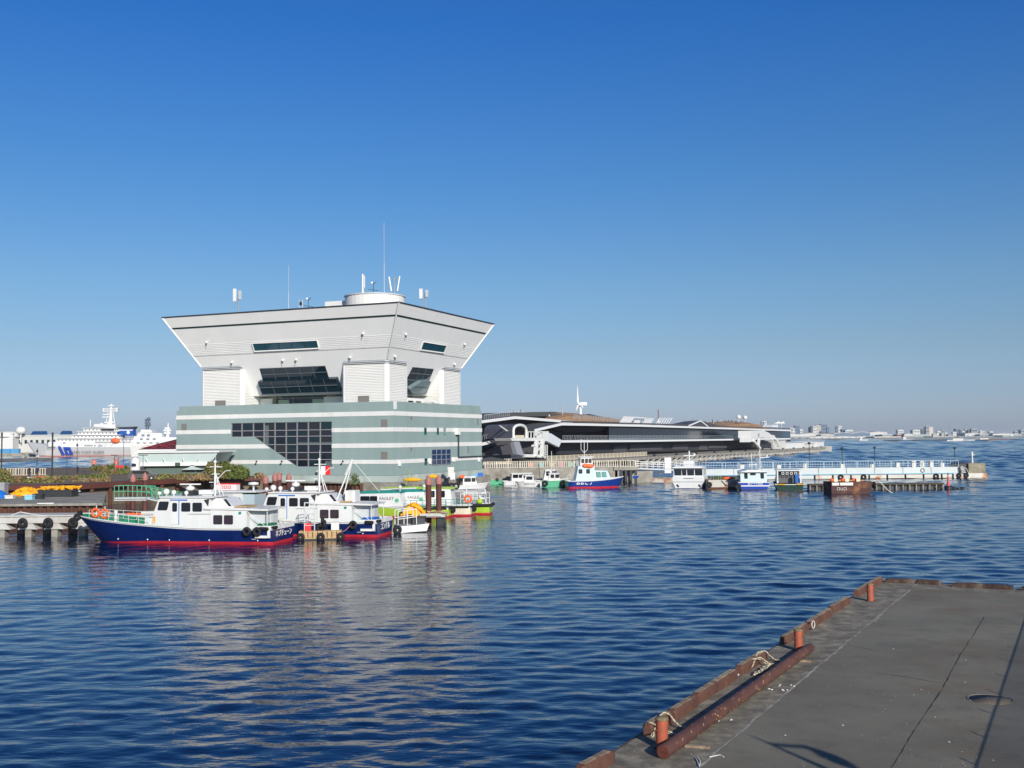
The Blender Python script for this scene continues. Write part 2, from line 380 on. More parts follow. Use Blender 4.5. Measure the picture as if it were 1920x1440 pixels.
b.box(x0_, x1_, y0_, y0_+.4, zt_, ZP); b.box(x0_, x1_, y1_-.4, y1_, zt_, ZP); b.box(x0_, x0_+.4, y0_+.4, y1_-.4, zt_, ZP); b.box(x1_-.4, x1_, y0_+.4, y1_-.4, zt_, ZP)
b.build('parapet', M['sage'], br)
b = MB(); b.box(-1.9, .12, -.12, .9, 14.25, ZP+.08); b.M = Matrix(); o = None
p = BR(731, 753); b = MB(); b.box(-.35, .1, .35, 1.25, 14.1, ZP+.1); b.build('corner_post', M['stripe'], br)
# stripes: rings standing proud, cut where windows are
for i, (z0_, z1_) in enumerate(zS):
    b = MB(); o_ = .06
    segs = [(-WL-o_, xw0-.02), (xw1+.02, o_)] if i == 1 else [(-WL-o_, o_)]
    if i == 2: segs = None
    if i == 0 or i == 1:
        for s0_, s1_ in segs: b.box(s0_, s1_, -o_, .02, z0_, z1_)
    else:
        def xs(z): return xm+(xb-xm)*(zwM-z)/(zwM-zwB)
        b.prism([(-WL-o_,-o_,z0_), (xs(z0_)-.05,-o_,z0_), (xs(z1_)-.05,-o_,z1_), (-WL-o_,-o_,z1_)], (0,o_+.02,0))
        b.box(xw1+.02, o_, -o_, .02, z0_, z1_)
    cuts = {1: [(794.5,800),(818.5,823),(831,836),(852,857.5)], 3: [(795,801.5),(808.5,844.5)]}.get(i, [])
    y = .02
    for c0_, c1_ in cuts:
        ya, yb = BR(c0_, 800).y, BR(c1_, 800).y; b.box(-.02, o_, y, ya, z0_, z1_); y = yb
    b.box(-.02, o_, y, WR+o_, z0_, z1_); b.box(-WL-o_, -WL+.02, .03, WR, z0_, z1_)
    b.build('stripe', M['stripe'], br)
b = MB(); b.box(-WL-.25, .25, -.25, WR+.25, 1.6, 3.2); b.build('plinth', M['plinth'], br)
# large window
wf = MB(); fr = .08
cols = [433, 452.5, 474, 494, 514.5, 535.5, 556, 577, 599.5, 622]; rows_ = [789.5, 805, 819, 832.5, 848, 861.5, 875.3]
xc = [BL(c, 820).x for c in cols]; zr = [zwT+(zwB-zwT)*(r-rows_[0])/(rows_[-1]-rows_[0]) for r in rows_]
zr[2] = zwM
def zlow(x): return zwM if x <= xm else max(zwB, zwM-(zwM-zwB)*(x-xm)/(xb-xm))
def xleft(z): return xw0 if z >= zwM-.01 else xm+(xb-xm)*(zwM-z)/(zwM-zwB)
for x in xc: wf.box(x-fr, x+fr, .12, .34, zlow(x), zwT)
for z in zr: wf.box(xleft(z), xw1, .10, .32, z-.07, z+.07)
wo = wf.build('window', M['frame'], br)
gl = [glass('pane_glass%d' % k, c_, r_) for k, (c_, r_) in enumerate((((.008,.014,.022),.04),((.014,.018,.03),.1),((.006,.02,.028),.07),((.02,.02,.026),.15)))]
for i in range(len(xc)-1):
    for j in range(len(zr)-1):
        zt0, zb0 = zr[j], zr[j+1]
        if xc[i+1] <= xleft(zt0)+.05: continue
        P = [(max(xc[i], xleft(zt0)), zt0), (xc[i+1], zt0), (xc[i+1], max(zb0, zlow(xc[i+1])) if xleft(zb0) > xc[i+1] else zb0)]
        if xleft(zb0) < xc[i+1]: P.append((max(xc[i], xleft(zb0)), zb0))
        if xc[i] > xleft(zt0)-.01 and xleft(zb0) > xc[i]: P.append((xc[i], max(zb0, zlow(xc[i]))))
        tx, tz = rnd.uniform(-.012,.012), rnd.uniform(-.012,.012); cx_, cz_ = P[0]
        b = MB(); b.add([(x, .27+(x-cx_)*tx+(z-cz_)*tz, z) for x, z in P], [list(range(len(P)))]); b.build('pane', rnd.choice(gl), wo)
# a dim room behind is not needed: panes are mirror-dark; faint blinds and column seen in them
b = MB(); b.box(xc[3]+.1, xc[3]+.9, .24, .28, zr[3], zr[1]+.9); b.box(xc[6], xc[9]-.1, .24, .28, zr[3]+.08, zr[3]+.35)
b.box(xc[8]+.9, xc[9]-.2, .24, .28, zr[6]+.15, zr[5]-.3); b.build('blind', mat('blind', (.10,.13,.13), .6), wo)
# right face window
y0_, y1_ = BR(808.7, 850).y, BR(844.6, 850).y; z1_ = BR(826, 842.5).z; z0_ = BR(826, 871).z
b = MB()
for i in range(5): y = y0_+(y1_-y0_)*i/4; b.box(.03, .12, y-.07, y+.07, z0_, z1_)
for i in range(4): z = z0_+(z1_-z0_)*(0, .33, .66, 1)[i]; b.box(.03, .11, y0_, y1_, z-.06, z+.06)
wo = b.build('window', M['frame'], br); b = MB(); b.box(.005, .05, y0_, y1_, z0_, z1_); b.build('pane', mat('navy_glass', (.008,.03,.09), .06, spec=.7), wo)
def slit(face, px0, px1, py0, py1, m, out=.03, frame=True):
    f = BL if face == 'L' else BR
    p0 = f((px0+px1)/2, py0); p1 = f((px0+px1)/2, py1); k = 0 if face == 'L' else 1
    a0_, a1_ = f(px0, (py0+py1)/2)[k], f(px1, (py0+py1)/2)[k]
    b = MB(); facebox(b, face, a0_, a1_, p1.z, p0.z, out+.02, .0)
    if frame:
        o = b.build('window', M['teal_line'], br); b = MB()
        facebox(b, face, a0_+.12, a1_-.12, p1.z+.15, p0.z-.1, out+.04, 0); b.build('pane', m, o)
    else: b.build('vent_louvre', m, br)
slit('R', 795, 799.5, 802, 815.5, M['glass']); slit('R', 818.5, 822.6, 802, 815.5, M['glass']); slit('R', 831.5, 835.5, 802.5, 815.5, M['grey'])
slit('R', 795.3, 801, 859, 872.5, M['glass'])
slit('R', 769.3, 772.5, 780, 786.5, M['louvre'], frame=False); slit('R', 769.3, 772.5, 838.5, 845, M['louvre'], frame=False)
slit('R', 894.3, 896.7, 785, 796.5, M['louvre'], frame=False); slit('R', 876.3, 879, 837, 849, M['louvre'], frame=False)
slit('L', 714.3, 726.7, 786.5, 800.5, M['louvre'], frame=False); slit('L', 714.3, 726.7, 847, 860.8, M['louvre'], frame=False)
slit('L', 340.5, 350.2, 794.5, 806.5, M['louvre'], frame=False)
p = BR(855, 809); b = MB(); b.box(.0, .7, p.y-.55, p.y+.45, BR(855,815).z, BR(855,803).z); b.build('duct_box', M['stripe'], br)
b = MB(); p = BR(857.5, 815); q = BR(857.5, 858); b.tube([(.25, p.y, p.z), (.25, p.y, q.z)], .13, 6); q = BR(858, 857)
b.bar((.25, q.y, q.z), (.25, BR(905,854).y, q.z), .2, .2); b.build('downpipe', M['dark'], br)
b = MB()
for px_, py_ in ((748,869.8),(805,866),(850,862),(897,862)):
    p = BR(px_, py_); b.box(.02, .35, p.y-.22, p.y+.22, p.z-.35, p.z+.45)
b.build('wall_lamp', M['stripe'], br)
b = MB()
for px_, py_ in ((484,866),(531,866),(645,866),(437,860)):
    p = BL(px_, py_); b.tube([(p.x-.5,-.1,p.z-.4),(p.x,-.5,p.z),(p.x+.3,-.9,p.z+.15)], .06, 6); b.ball((p.x+.35,-.95,p.z+.1), .18, 8)
b.build('floodlight', M['dark'], br)
# ---- tower
def oc(z): return G*(z-ZC)
def rect(z, e=0): o = oc(z)+e; return [(-MU-TL-o, MV-o, z), (-MU+o, MV-o, z), (-MU+o, MV+TR+o, z), (-MU-TL-o, MV+TR+o, z)]
NL = Vector((0, -1, -G)).normalized(); NR = Vector((1, 0, -G)).normalized()
def CL(px, py, e=0):
    N_ = -YA - Vector((0,0,G)); P0 = BO+YA*(MV-e)+Vector((0,0,ZC)); return toloc(onp(px, py, P0, N_))
def CR(px, py, e=0):
    N_ = XA - Vector((0,0,G)); P0 = BO+XA*(-MU+e)+Vector((0,0,ZC)); return toloc(onp(px, py, P0, N_))
zg0 = CL(741, 593.5).z; zg1 = CL(742, 589.5).z; zs1 = CL(735, 627).z; zs0 = CL(729, 651).z; zsf = CL(520, 741.5).z
b = MB(); S = MB(); Gm = MB()
def band(mb, z0_, z1_, e0_=0, e1_=0, m=0): mb.loft([rect(z0_, e0_), rect(z1_, e1_)], m, caps=False)
band(b, zg1, ZT); band(b, zs1, zg0); band(b, ZC, zs0)
b.add(rect(ZT-.01), [(0,1,2,3)])
b.build('cap', M['cap'], br)
band(Gm, zg0, zg1, -.25, -.25); Gm.loft([rect(zg0), rect(zg0, -.25)], caps=False); Gm.loft([rect(zg1), rect(zg1, -.25)], caps=False)
Gm.build('shadow_gap', mat('teal_gap', (.07,.12,.12), .5), br)
# clapboard siding band on the cap
nb = 7
rings = []
for i in range(nb):
    za = zs0+(zs1-zs0)*i/nb; zc_ = zs0+(zs1-zs0)*(i+1)/nb; rings += [rect(za, .0), rect(zc_-.03, .04), rect(zc_, 0)]
S.loft(rings, caps=False); S.loft([rect(zs0-.04,.03), rect(zs0+.01,.03)], 1, caps=False)
S.build('siding_band', [M['cap'], M['louvre']], br)
b = MB()
for z0_, z1_, e_ in ((ZT-.02, ZT+.2, .06),): b.loft([rect(z0_, e_), rect(z1_, e_)], caps=True)
b.build('roof_edge', mat('roof_edge', (.05,.06,.08), .5), br)
b = MB()   # bright corner trims
for i, s in ((0,-1),(1,1),(2,1)):
    pts = [Vector(rect(z, .02)[i]) for z in (ZC, zg0, ZT)]; b.tube(pts, .14, 6)
b.build('corner_trim', M['stripe'], br)
# lower slanted part between the blocks (continues down inside)
xl0 = BL(455.5, 690, MV).x; xn0 = BL(640.5, 690, MV).x; yn1 = BR(765.3, 690, -MU).y; yr0 = BR(829.5, 690, -MU).y
dS = -oc(zsf)
b = MB()
P = [(-MU-TL, MV, ZC), (-MU, MV, ZC), (-MU, MV+TR, ZC), (-MU-TL, MV+TR, ZC)]
b.loft([rect(zsf), rect(ZC)], caps=False); b.add(rect(zsf), [(0,1,2,3)])
b.build('slanted_wall', M['cap'], br)
# blocks with ribbed siding
def block(x0_, x1_, y0_, y1_, sides, zc_=None):
    zt = zc_ or ZC-.75; zb = ZT*0+14.65; pitch = .27; r = .55
    def rr(e, z):
        pts = []
        for cx, cy, a0_ in ((x1_-r, y0_+r, -90), (x1_-r, y1_-r, 0), (x0_+r, y1_-r, 90), (x0_+r, y0_+r, 180)):
            for k in range(4): a = R(a0_+30*k); pts.append((cx+(r+e)*math.cos(a), cy+(r+e)*math.sin(a), z))
        return pts
    b = MB(); rings = []; z = zb
    while z < zt-.01:
        z2 = min(z+pitch, zt); rings += [rr(0, z), rr(0, z2-.12), rr(-.14, z2-.11), rr(-.14, z2-.02), rr(0, z2-.001)]; z = z2
    b.loft(rings, caps=True); o = b.build('tower_block', M['siding'], br)
    b = MB()   # smooth rounded corner pieces
    for cx, cy, a0_ in ((x1_-r, y0_+r, -90), (x1_-r, y1_-r, 0), (x0_+r, y0_+r, 180)):
        ring = lambda z: [(cx+(r+.02)*math.cos(R(a0_-12+114*k/7)), cy+(r+.02)*math.sin(R(a0_-12+114*k/7)), z) for k in range(8)]
        b.loft([ring(zb), ring(zt)], closed=False, sm=True)
    b.build('corner_panel', M['siding'], o)
    b = MB(); z = zt
    for k in range(3):
        b.loft([rr(.03, z+.13), rr(.03, z+.25)]); z += .25
    b.build('cornice', M['lgrey'], o)
    b = MB(); b.loft([rr(-.12, zt-.01), rr(-.12, ZC+.25)]); b.build('cornice_gap', M['groove'], o)
    return o
DEP = 7.0
block(xn0, -MU, MV, yn1, None)
block(-MU-TL, xl0, MV, MV+DEP, None)
xr_in = -MU-DEP
block(xr_in, -MU, yr0, MV+TR, None)
block(-MU-TL, -MU-TL+DEP, MV+TR-DEP, MV+TR, None)
# roller louvres at the block feet
for x0p, x1p in ((403.7, 423), (671.5, 692)):
    a_, c_ = BL(x0p, 745, MV).x, BL(x1p, 745, MV).x; b = MB(); b.box(a_, c_, MV-.06, MV+.1, 14.7, BL(410 if x0p < 500 else 680, 751 if x0p < 500 else 742.5, MV).z); b.build('louvre', M['louvre'], br)
# recessed core wall and storey windows
yc = MV+6.2; xc_ = -MU-6.2
b = MB(); b.box(-MU-TL+3, xc_, yc, MV+TR-3, 14.65, zsf+.02); b.build('core_wall', mat('core_wall', (.5,.47,.4), .7, var=.1), br)
zw0 = 14.7
def CW(px, py): return BL(px, py, yc)
b = MB(); a_, c_ = CW(519, 750).x, CW(612, 750).x; b.box(a_, c_, yc-.08, yc-.02, zw0, zsf); o = b.build('window', M['tglass'], br)
b = MB()
for px_ in (519, 551, 586.5, 612): x = CW(px_, 750).x; b.box(x-.06, x+.06, yc-.16, yc-.09, zw0, zsf)
b.box(a_, c_, yc-.18, yc-.1, CW(560,746.5).z-.07, CW(560,746.5).z+.07); b.build('window_frame', M['frame'], o)
b = MB(); b.box(CW(587,750).x, CW(611,750).x, yc-.14, yc-.09, zw0, CW(600,748).z); b.box(CW(522,750).x, CW(543,750).x, yc-.14, yc-.09, zw0, CW(530,750).z)
b.build('blind', mat('green_blind', (.38,.5,.4), .6), o)
b = MB(); b.box(xl0-.2, CW(517.5,750).x, yc-1.2, yc-.9, zw0, BL(500,747.5,yc-1.2).z); b.box(CW(614,750).x, xn0-.3, yc-1.2, yc-.9, zw0, BL(625,743.5,yc-1.2).z)
b.build('terrace_wall', M['siding'], br)
# right recess: window and railing
b = MB(); b.box(xc_+.01, xc_+.06, yn1, yr0-.2, 14.7, zsf-.1); b.build('recess_window', M['tglass'], br)
b = MB(); b.box(-MU-1.2, -MU-1.0, yn1+.1, yr0-.8, 15.9, 16.4)
for k in range(3): y = yn1+1.2+k*2.9; b.box(-MU-1.2, -MU-.9, y, y+.4, 14.7, 16)
b.build('terrace_rail', M['siding'], br)
# slanted glass: upper band, projecting lower box (left), right bay
def quadL(name, pts, e, th, m, parent=br, f=CL):
    P = [f(x, y, e) for x, y in pts]; nv = Vector((0, 1, G)) if f is CL else Vector((-1, 0, G)); nv = nv.normalized()
    b = MB(); b.prism([tuple(p) for p in P], tuple(nv*th)); return b.build(name, m, parent)
g1 = quadL('slanted_window', [(486.5,691.3),(609.5,686),(617,710),(493.5,716)], .05, .12, M['tglass'])
b = MB()
for (xa, ya), (xb_, yb_) in (((491.5,702.8),(614,697.5)), ((487,691.3),(610,686.2))):
    b.bar(CL(xa, ya, .08), CL(xb_, yb_, .08), .12)
for t_ in (.2,.4,.6,.8): b.bar(CL(486.5+123*t_, 691.3-5.3*t_, .07), CL(493.5+123.5*t_, 716-6*t_, .07), .08)
b.build('mullion', M['mull'], g1)
g2 = quadL('bay_window', [(483,716),(629.5,710.3),(637.5,735.5),(491.5,740)], .95, 1.0, M['tglass'])
b = MB(); b.bar(CL(488,727.3,1.0), CL(632,721.8,1.0), .12); b.bar(CL(491.5,740.2,1.0), CL(637.5,735.7,1.0), .22)
for t_ in (.17,.34,.5,.67,.84): b.bar(CL(483+146.5*t_, 716-5.7*t_, .97), CL(491.5+146*t_, 740-4.5*t_, .97), .06)
b.build('mullion', M['mull'], g2)
g3 = quadL('slanted_window', [(774,688.3),(813.5,692),(805,714),(796.5,739.5),(764,739.5),(764,708)], .05, .12, M['tglass'], f=CR)
b = MB(); b.bar(CR(769,699.5,.08), CR(808,703,.08), .16); b.bar(CR(765,712,.08), CR(803,716,.08), .16)
for t_ in (.33,.66): b.bar(CR(774+39*t_, 688.3+3.7*t_, .07), CR(768+30*t_, 720, .07), .07)
b.build('mullion', M['mull'], g3)
g4 = quadL('bay_window', [(805.5,714.5),(808.5,716),(799,740),(772,737),(768.5,729.5),(790,716)], .9, .9, mat('bay_glass_reflection', (.16,.22,.23), .15, spec=.7), f=CR)  # grey-blue reflection put into the pale glass colour
b = MB(); b.bar(CR(776,724.5,.95), CR(803,727,.95), .1); b.build('mullion', M['mull'], g4)
# cap windows with white reveals
def capwin(name, f, pts, nv):
    P = [f(x, y, .02) for x, y in pts]; nv = Vector(nv).normalized()
    b = MB(); b.prism([tuple(p) for p in P], tuple(nv*-.05)); o = b.build(name, M['bglass'], br)
    b = MB(); n = len(P)
    for i in range(n): b.bar(P[i]-nv*.12, P[(i+1) % n]-nv*.12, .14 if i in (1,3) else .18 if i == 2 else .08)
    b.build('window_frame', M['siding'], o)
    b = MB()
    for t_ in (.2, .4, .6, .8): b.bar(P[0].lerp(P[1], t_)-nv*.06, P[3].lerp(P[2], t_)-nv*.06, .1)
    b.build('mullion', M['dark'], o)
capwin('cap_window', CL, [(473,643.8),(595,637.8),(598.5,652.5),(477.5,658.5)], (0,1,G))
capwin('cap_window', CR, [(792.5,640.5),(837.5,647.8),(832,661.5),(787.5,655.5)], (-1,0,G))
# globe lamps on the cap
for f, px_, py_ in ((CL,387,643),(CL,434,680.5),(CL,530,676.5),(CL,555,675.5),(CL,656,671),(CL,680.5,626.5),(CR,761.8,628),(CR,741.5,669.5),(CR,872,646.5),(CR,853,684)):
    p = f(px_, py_, .35); b = MB(); b.tube([p+Vector((0,0,-.5)), p], .05, 6, 1); b.ball(p+Vector((0,0,.1)), .2, 10); b.build('globe_lamp', [M['siding'], M['dark']], br)
# roof drum
dp = onp(703, 566, BO+YA*(MV+7), YA); dl = toloc(dp); zr0 = ZT+.3
zd = toloc(onp(700, 556.5, BO+YA*dl.y, YA)).z
b = MB(); rx = 5.2
ring = lambda z, e=0: [(dl.x+rx*(1+e)*math.cos(2*math.pi*k/40), dl.y+rx*(1+e)*math.sin(2*math.pi*k/40), z) for k in range(40)]
b.loft([ring(zr0), ring(zd-.15)], sm=False); o = b.build('roof_drum', M['stripe'], br)
b = MB(); b.loft([ring(zd-.14, .03), ring(zd+.05, .03)]); b.build('drum_rim', M['lgrey'], o)
b = MB(); b.box(dl.x-9, dl.x-3.5, dl.y-2, dl.y+4, zr0, zd-.6); b.build('roof_house', M['stripe'], br)
def roofpt(px_, yloc): return toloc(onp(px_, 560, BO+YA*yloc, YA)).x
def world(l): return BO+XA*l[0]+YA*l[1]+Vector((0,0,l[2]))
def antenna(px_, ytop, kind, label, yl=5.0):
    x = roofpt(px_, yl); base = ZT+.3
    if abs(x-dl.x) < rx-.2 and abs(yl-dl.y) < 4: base = zd+.05
    top = toloc(onp(px_, ytop, BO+YA*yl, YA)).z; h = top-base
    root = empty('antenna', world((x, yl, base)), -TH, label, 'antenna', 'antennas on the tower roof')
    b = MB()
    if kind == 'whip':
        b.tube([(0,0,0),(0,0,h*.45)], .06, 6); b.tube([(0,0,h*.45),(0,0,h)], .03, 6); b.build('mast', M['lgrey'], root)
        b = MB(); b.box(-.25,.25,-.25,.25,0,.2); b.build('base_plate', M['grey'], root)
    elif kind == 'panel':
        b.tube([(0,0,0),(0,0,h*.8)], .1, 6); b.tube([(0,0,h*.45),(-.8,0,h*.7)], .05, 6); b.build('mast', M['grey'], root)
        b = MB(); b.box(-1.0,-.5,-.25,.1,h*.55,h); b.build('panel', M['siding'], root)
        b = MB(); b.box(.2,.6,-.3,.1,h*.6,h*.92); b.build('panel', M['lgrey'], root)
    elif kind == 'triple':
        b.tube([(0,0,0),(0,0,h)], .09, 6)
        for z in (.25,.85): b.bar((-.9,0,h*z),(.9,0,h*z), .09)
        b.build('mast', M['grey'], root)
        for s in (-1, 1):
            b = MB(); b.tube([(s*.6,0,h*.2),(s*1.05,0,h*1.02)], .14, 6); b.build('rod_aerial', M['siding'], root)
    elif kind == 'rods':
        b.tube([(.3,0,0),(.3,0,h*.5)], .07, 6); b.build('mast', M['grey'], root)
        b = MB(); b.tube([(-.1,0,h*.1),(-.1,0,h)], .16, 8); b.build('rod_aerial', M['siding'], root)
        b = MB(); b.tube([(.25,0,h*.4),(.25,0,h*.92)], .14, 8); b.build('rod_aerial', M['lgrey'], root)
    elif kind == 'vane':
        b.tube([(0,0,0),(0,0,h)], .05, 6); b.bar((-1,0,h*.55),(1,0,h*.4), .08); b.bar((0,0,h*.9),(.6,0,h*1.05), .07); b.build('mast', M['dark'], root)
        b = MB(); b.ball((-.3,0,h), .22, 8); b.build('wind_cup', M['siding'], root)
    elif kind == 'frame':
        for s in (-.35,.35): b.tube([(s,0,0),(s,0,h)], .07, 6)
        b.bar((-.35,0,h*.8),(.35,0,h*.8), .1); b.bar((-.35,0,h*.4),(.35,0,h*.4), .06); b.build('mast', M['lgrey'], root)
        b = MB(); b.box(-.2,.2,-.15,.15,h*.6,h*.85); b.build('box', M['dark'], root)
antenna(447, 541, 'panel', 'white panel antenna on the left end of the tower roof', 3)
antenna(541, 497, 'whip', 'thin whip antenna standing alone left of the roof drum', 4)
antenna(564, 562, 'frame', 'short twin post frame on the roof beside the thin whip', 4)
antenna(578, 560, 'vane', 'small weather vane just left of the roof drum', 4)
antenna(681, 514, 'rods', 'double white rod aerial on the left of the drum', 8)
antenna(700, 530, 'vane', 'small anemometer with white cup on the drum', 8.5)
antenna(720.5, 418, 'whip', 'tallest whip mast rising from the middle of the drum', 8)
antenna(739.5, 519, 'triple', 'forked antenna with two slanted white rods on the drum', 8)
antenna(797, 541, 'panel', 'white panel antenna on the right slope side of the roof', 10)
# ================================================================== TEXT
def text(s, size, m, parent, name='lettering', depth=.01, bold=0):
    cu = bpy.data.curves.new(name, 'FONT'); cu.body = s; cu.size = size; cu.extrude = depth; cu.align_x = 'CENTER'; cu.align_y = 'CENTER'; cu.offset = bold
    t = bpy.data.objects.new(name, cu); COL.objects.link(t); dg = bpy.context.evaluated_depsgraph_get()
    me = bpy.data.meshes.new_from_object(t.evaluated_get(dg)); bpy.data.objects.remove(t)
    o = bpy.data.objects.new(name, me); COL.objects.link(o); me.materials.clear(); me.materials.append(m); o.parent = parent; return o
def text_on(s, size, m, parent, loc, xdir, updir=(0,0,1), **k):
    o = text(s, size, m, parent, **k); x = Vector(xdir).normalized(); u = Vector(updir); n = x.cross(u).normalized(); u = n.cross(x)
    o.matrix_local = Matrix(((x.x,u.x,n.x,loc[0]),(x.y,u.y,n.y,loc[1]),(x.z,u.z,n.z,loc[2]),(0,0,0,1))); return o
# ================================================================== BOATS
def hull(L, B, fs, fb, rake=1.5, boot=.22, m=(0,1,2), mats=None, parent=None, name='hull', wl=.86, n=22, full=2.4, gun=.13, deckm=None, bul=.22, sheer=1.8, mid=None, draft=.5, bowbul=0, lining=None, hp=.7):
    """lofted hull, stern at x=0, bow at x=L; returns (gunwale height, half beam) functions"""
    def zg(t): return fs+(fb-fs)*max(0, (t-.3)/.7)**sheer
    def hb(t): return B/2*max(0, 1-max(0, (t-.4)/.6)**full)**hp*(.97+.03*min(1, t*4))
    mb = MB(); rows = []
    ts = [((i/n)) for i in range(n+1)]; ts = [1-(1-t)**1.3 for t in ts]
    def levels(t):
        g = zg(t); bt = boot*(1-.95*max(0, min(1, (t-.6)/.35))) if bowbul else boot; Z = [-draft, 0, bt, g*.55, g-gun, g]
        if mid: Z = [-draft, 0, boot, g*mid[0], g*mid[1], g]
        return Z
    def pt(t, z, s):
        g = zg(t); k = max(0, min(1, (z+draft)/(g+draft))); yw = hb(t)
        y = yw*(wl*.8+(1-wl*.8)*k**.7) if t < .5 else yw*((wl*.8*(1-(t-.5)*.9))+(1-wl*.8*(1-(t-.5)*.9))*k**.8)
        return (t*L-rake*(1-k)*t**3, s*y, z)
    J = 6
    vs = []; 
    for s in (1, -1):
        grid = [[pt(t, z, s) for z in levels(t)] for t in ts]
        for j in range(J-1):
            mi = (0 if j < 2 else 2 if j == J-2 else 1)
            if mid: mi = (0 if j < 2 else 2 if j == 3 else 1)
            V = []; F = []
            for i in range(len(ts)): V += [grid[i][j], grid[i][j+1]]
            for i in range(len(ts)-1): F.append((2*i, 2*i+2, 2*i+3, 2*i+1))
            mb.add(V, F, mi, True)
    # transom
    lv = levels(0)
    for j in range(J-1):
        mi = (0 if j < 2 else 2 if j == J-2 else 1)
        if mid: mi = (0 if j < 2 else 2 if j == 3 else 1)
        mb.add([pt(0, lv[j], 1), pt(0, lv[j], -1), pt(0, lv[j+1], -1), pt(0, lv[j+1], 1)], [(0,1,2,3)], mi)
    o = mb.build(name, mats, parent)
    me = o.data; bm = bmesh.new(); bm.from_mesh(me); bmesh.ops.remove_doubles(bm, verts=bm.verts, dist=.002); bm.to_mesh(me); bm.free()
    d = MB(); V = []; F = []
    for t in ts:
        z = zg(t)-bul-bowbul*max(0, min(1, (t-.55)/.25)); p = pt(t, z, 1); V += [(p[0], p[1]-.02, z), (p[0], -p[1]+.02, z)]
    for i in range(len(ts)-1): F.append((2*i, 2*i+1, 2*i+3, 2*i+2))
    d.add(V, F); d.build('deck', deckm or M['offwhite'], parent)
    if lining:
        q = MB()
        for s in (1, -1):
            V = []
            for t in ts: g = zg(t); z = g-bul-bowbul*max(0, min(1, (t-.55)/.25)); V += [(pt(t,g,1)[0]-.05, s*max(0, pt(t,g,1)[1]-.06), g-.02), (pt(t,z,1)[0]-.05, s*max(0, pt(t,z,1)[1]-.06), z-.02)]
            q.add(V, [(2*i, 2*i+1, 2*i+3, 2*i+2) for i in range(len(ts)-1)])
        q.build('bulwark_lining', lining, parent)
    r = MB()
    for s in (1, -1): r.tube([(pt(t, zg(t), s)[0], pt(t, zg(t), s)[1], zg(t)) for t in ts], .06, 6)
    r.build('rubbing_strake', mats[2], parent)
    return zg, hb, pt
def prof(mb, pts, w0, w1=None, m=0):
    w1 = -w0 if w1 is None else w1
    return mb.prism([(x, w0, z) for x, z in pts], (0, w1-w0, 0), m)
def win(parent, x0, x1, z0, z1, y, out=.03, m=None, rnd_=.08, frame=True, name='window', sl=0):
    """window on a side wall at +-y: dark pane with a rubber frame; sl shifts the top in x"""
    r = min(rnd_, (x1-x0)/3, (z1-z0)/3)
    def poly(e):
        a, b_, c, d = x0-e, x1+e, z0-e, z1+e; q = r
        P = [(a+q,c),(b_-q,c),(b_,c+q),(b_,d-q),(b_-q,d),(a+q,d),(a,d-q),(a,c+q)]
        return [(x+sl*(z-c)/(d-c), z) for x, z in P]
    s = 1 if y > 0 else -1
    b = MB(); b.prism([(x, y, z) for x, z in poly(.05)], (0, s*out, 0)); o = b.build(name, M['black'], parent)
    b = MB(); b.prism([(x, y, z) for x, z in poly(0)], (0, s*(out+.01), 0)); b.build('pane', m or M['boat_glass'], o); return o
def rail(parent, pts, h, n=None, m=None, r=.022, mid=1, name='railing', posts=1.2):
    b = MB(); P = [Vector(p) for p in pts]
    for k in range(1+mid):
        zz = h*(1-k/(1+mid)); b.tube([p+Vector((0,0,zz)) for p in P], r, 6)
    for i in range(len(P)-1):
        L_ = (P[i+1]-P[i]).length; c = max(1, round(L_/posts))
        for j in range(c+(i == len(P)-2)): q = P[i].lerp(P[i+1], j/c); b.tube([q, q+Vector((0,0,h))], r, 6)
    return b.build(name, m or M['white'], parent)
def tyre(parent, c, R_=.42, r=.16, axis='y', name='tyre_fender', rz=0):
    b = MB(); b.torus((0,0,0), R_-r, r, axis, 18, 8); o = b.build(name, M['black'], parent, c, rz); return o

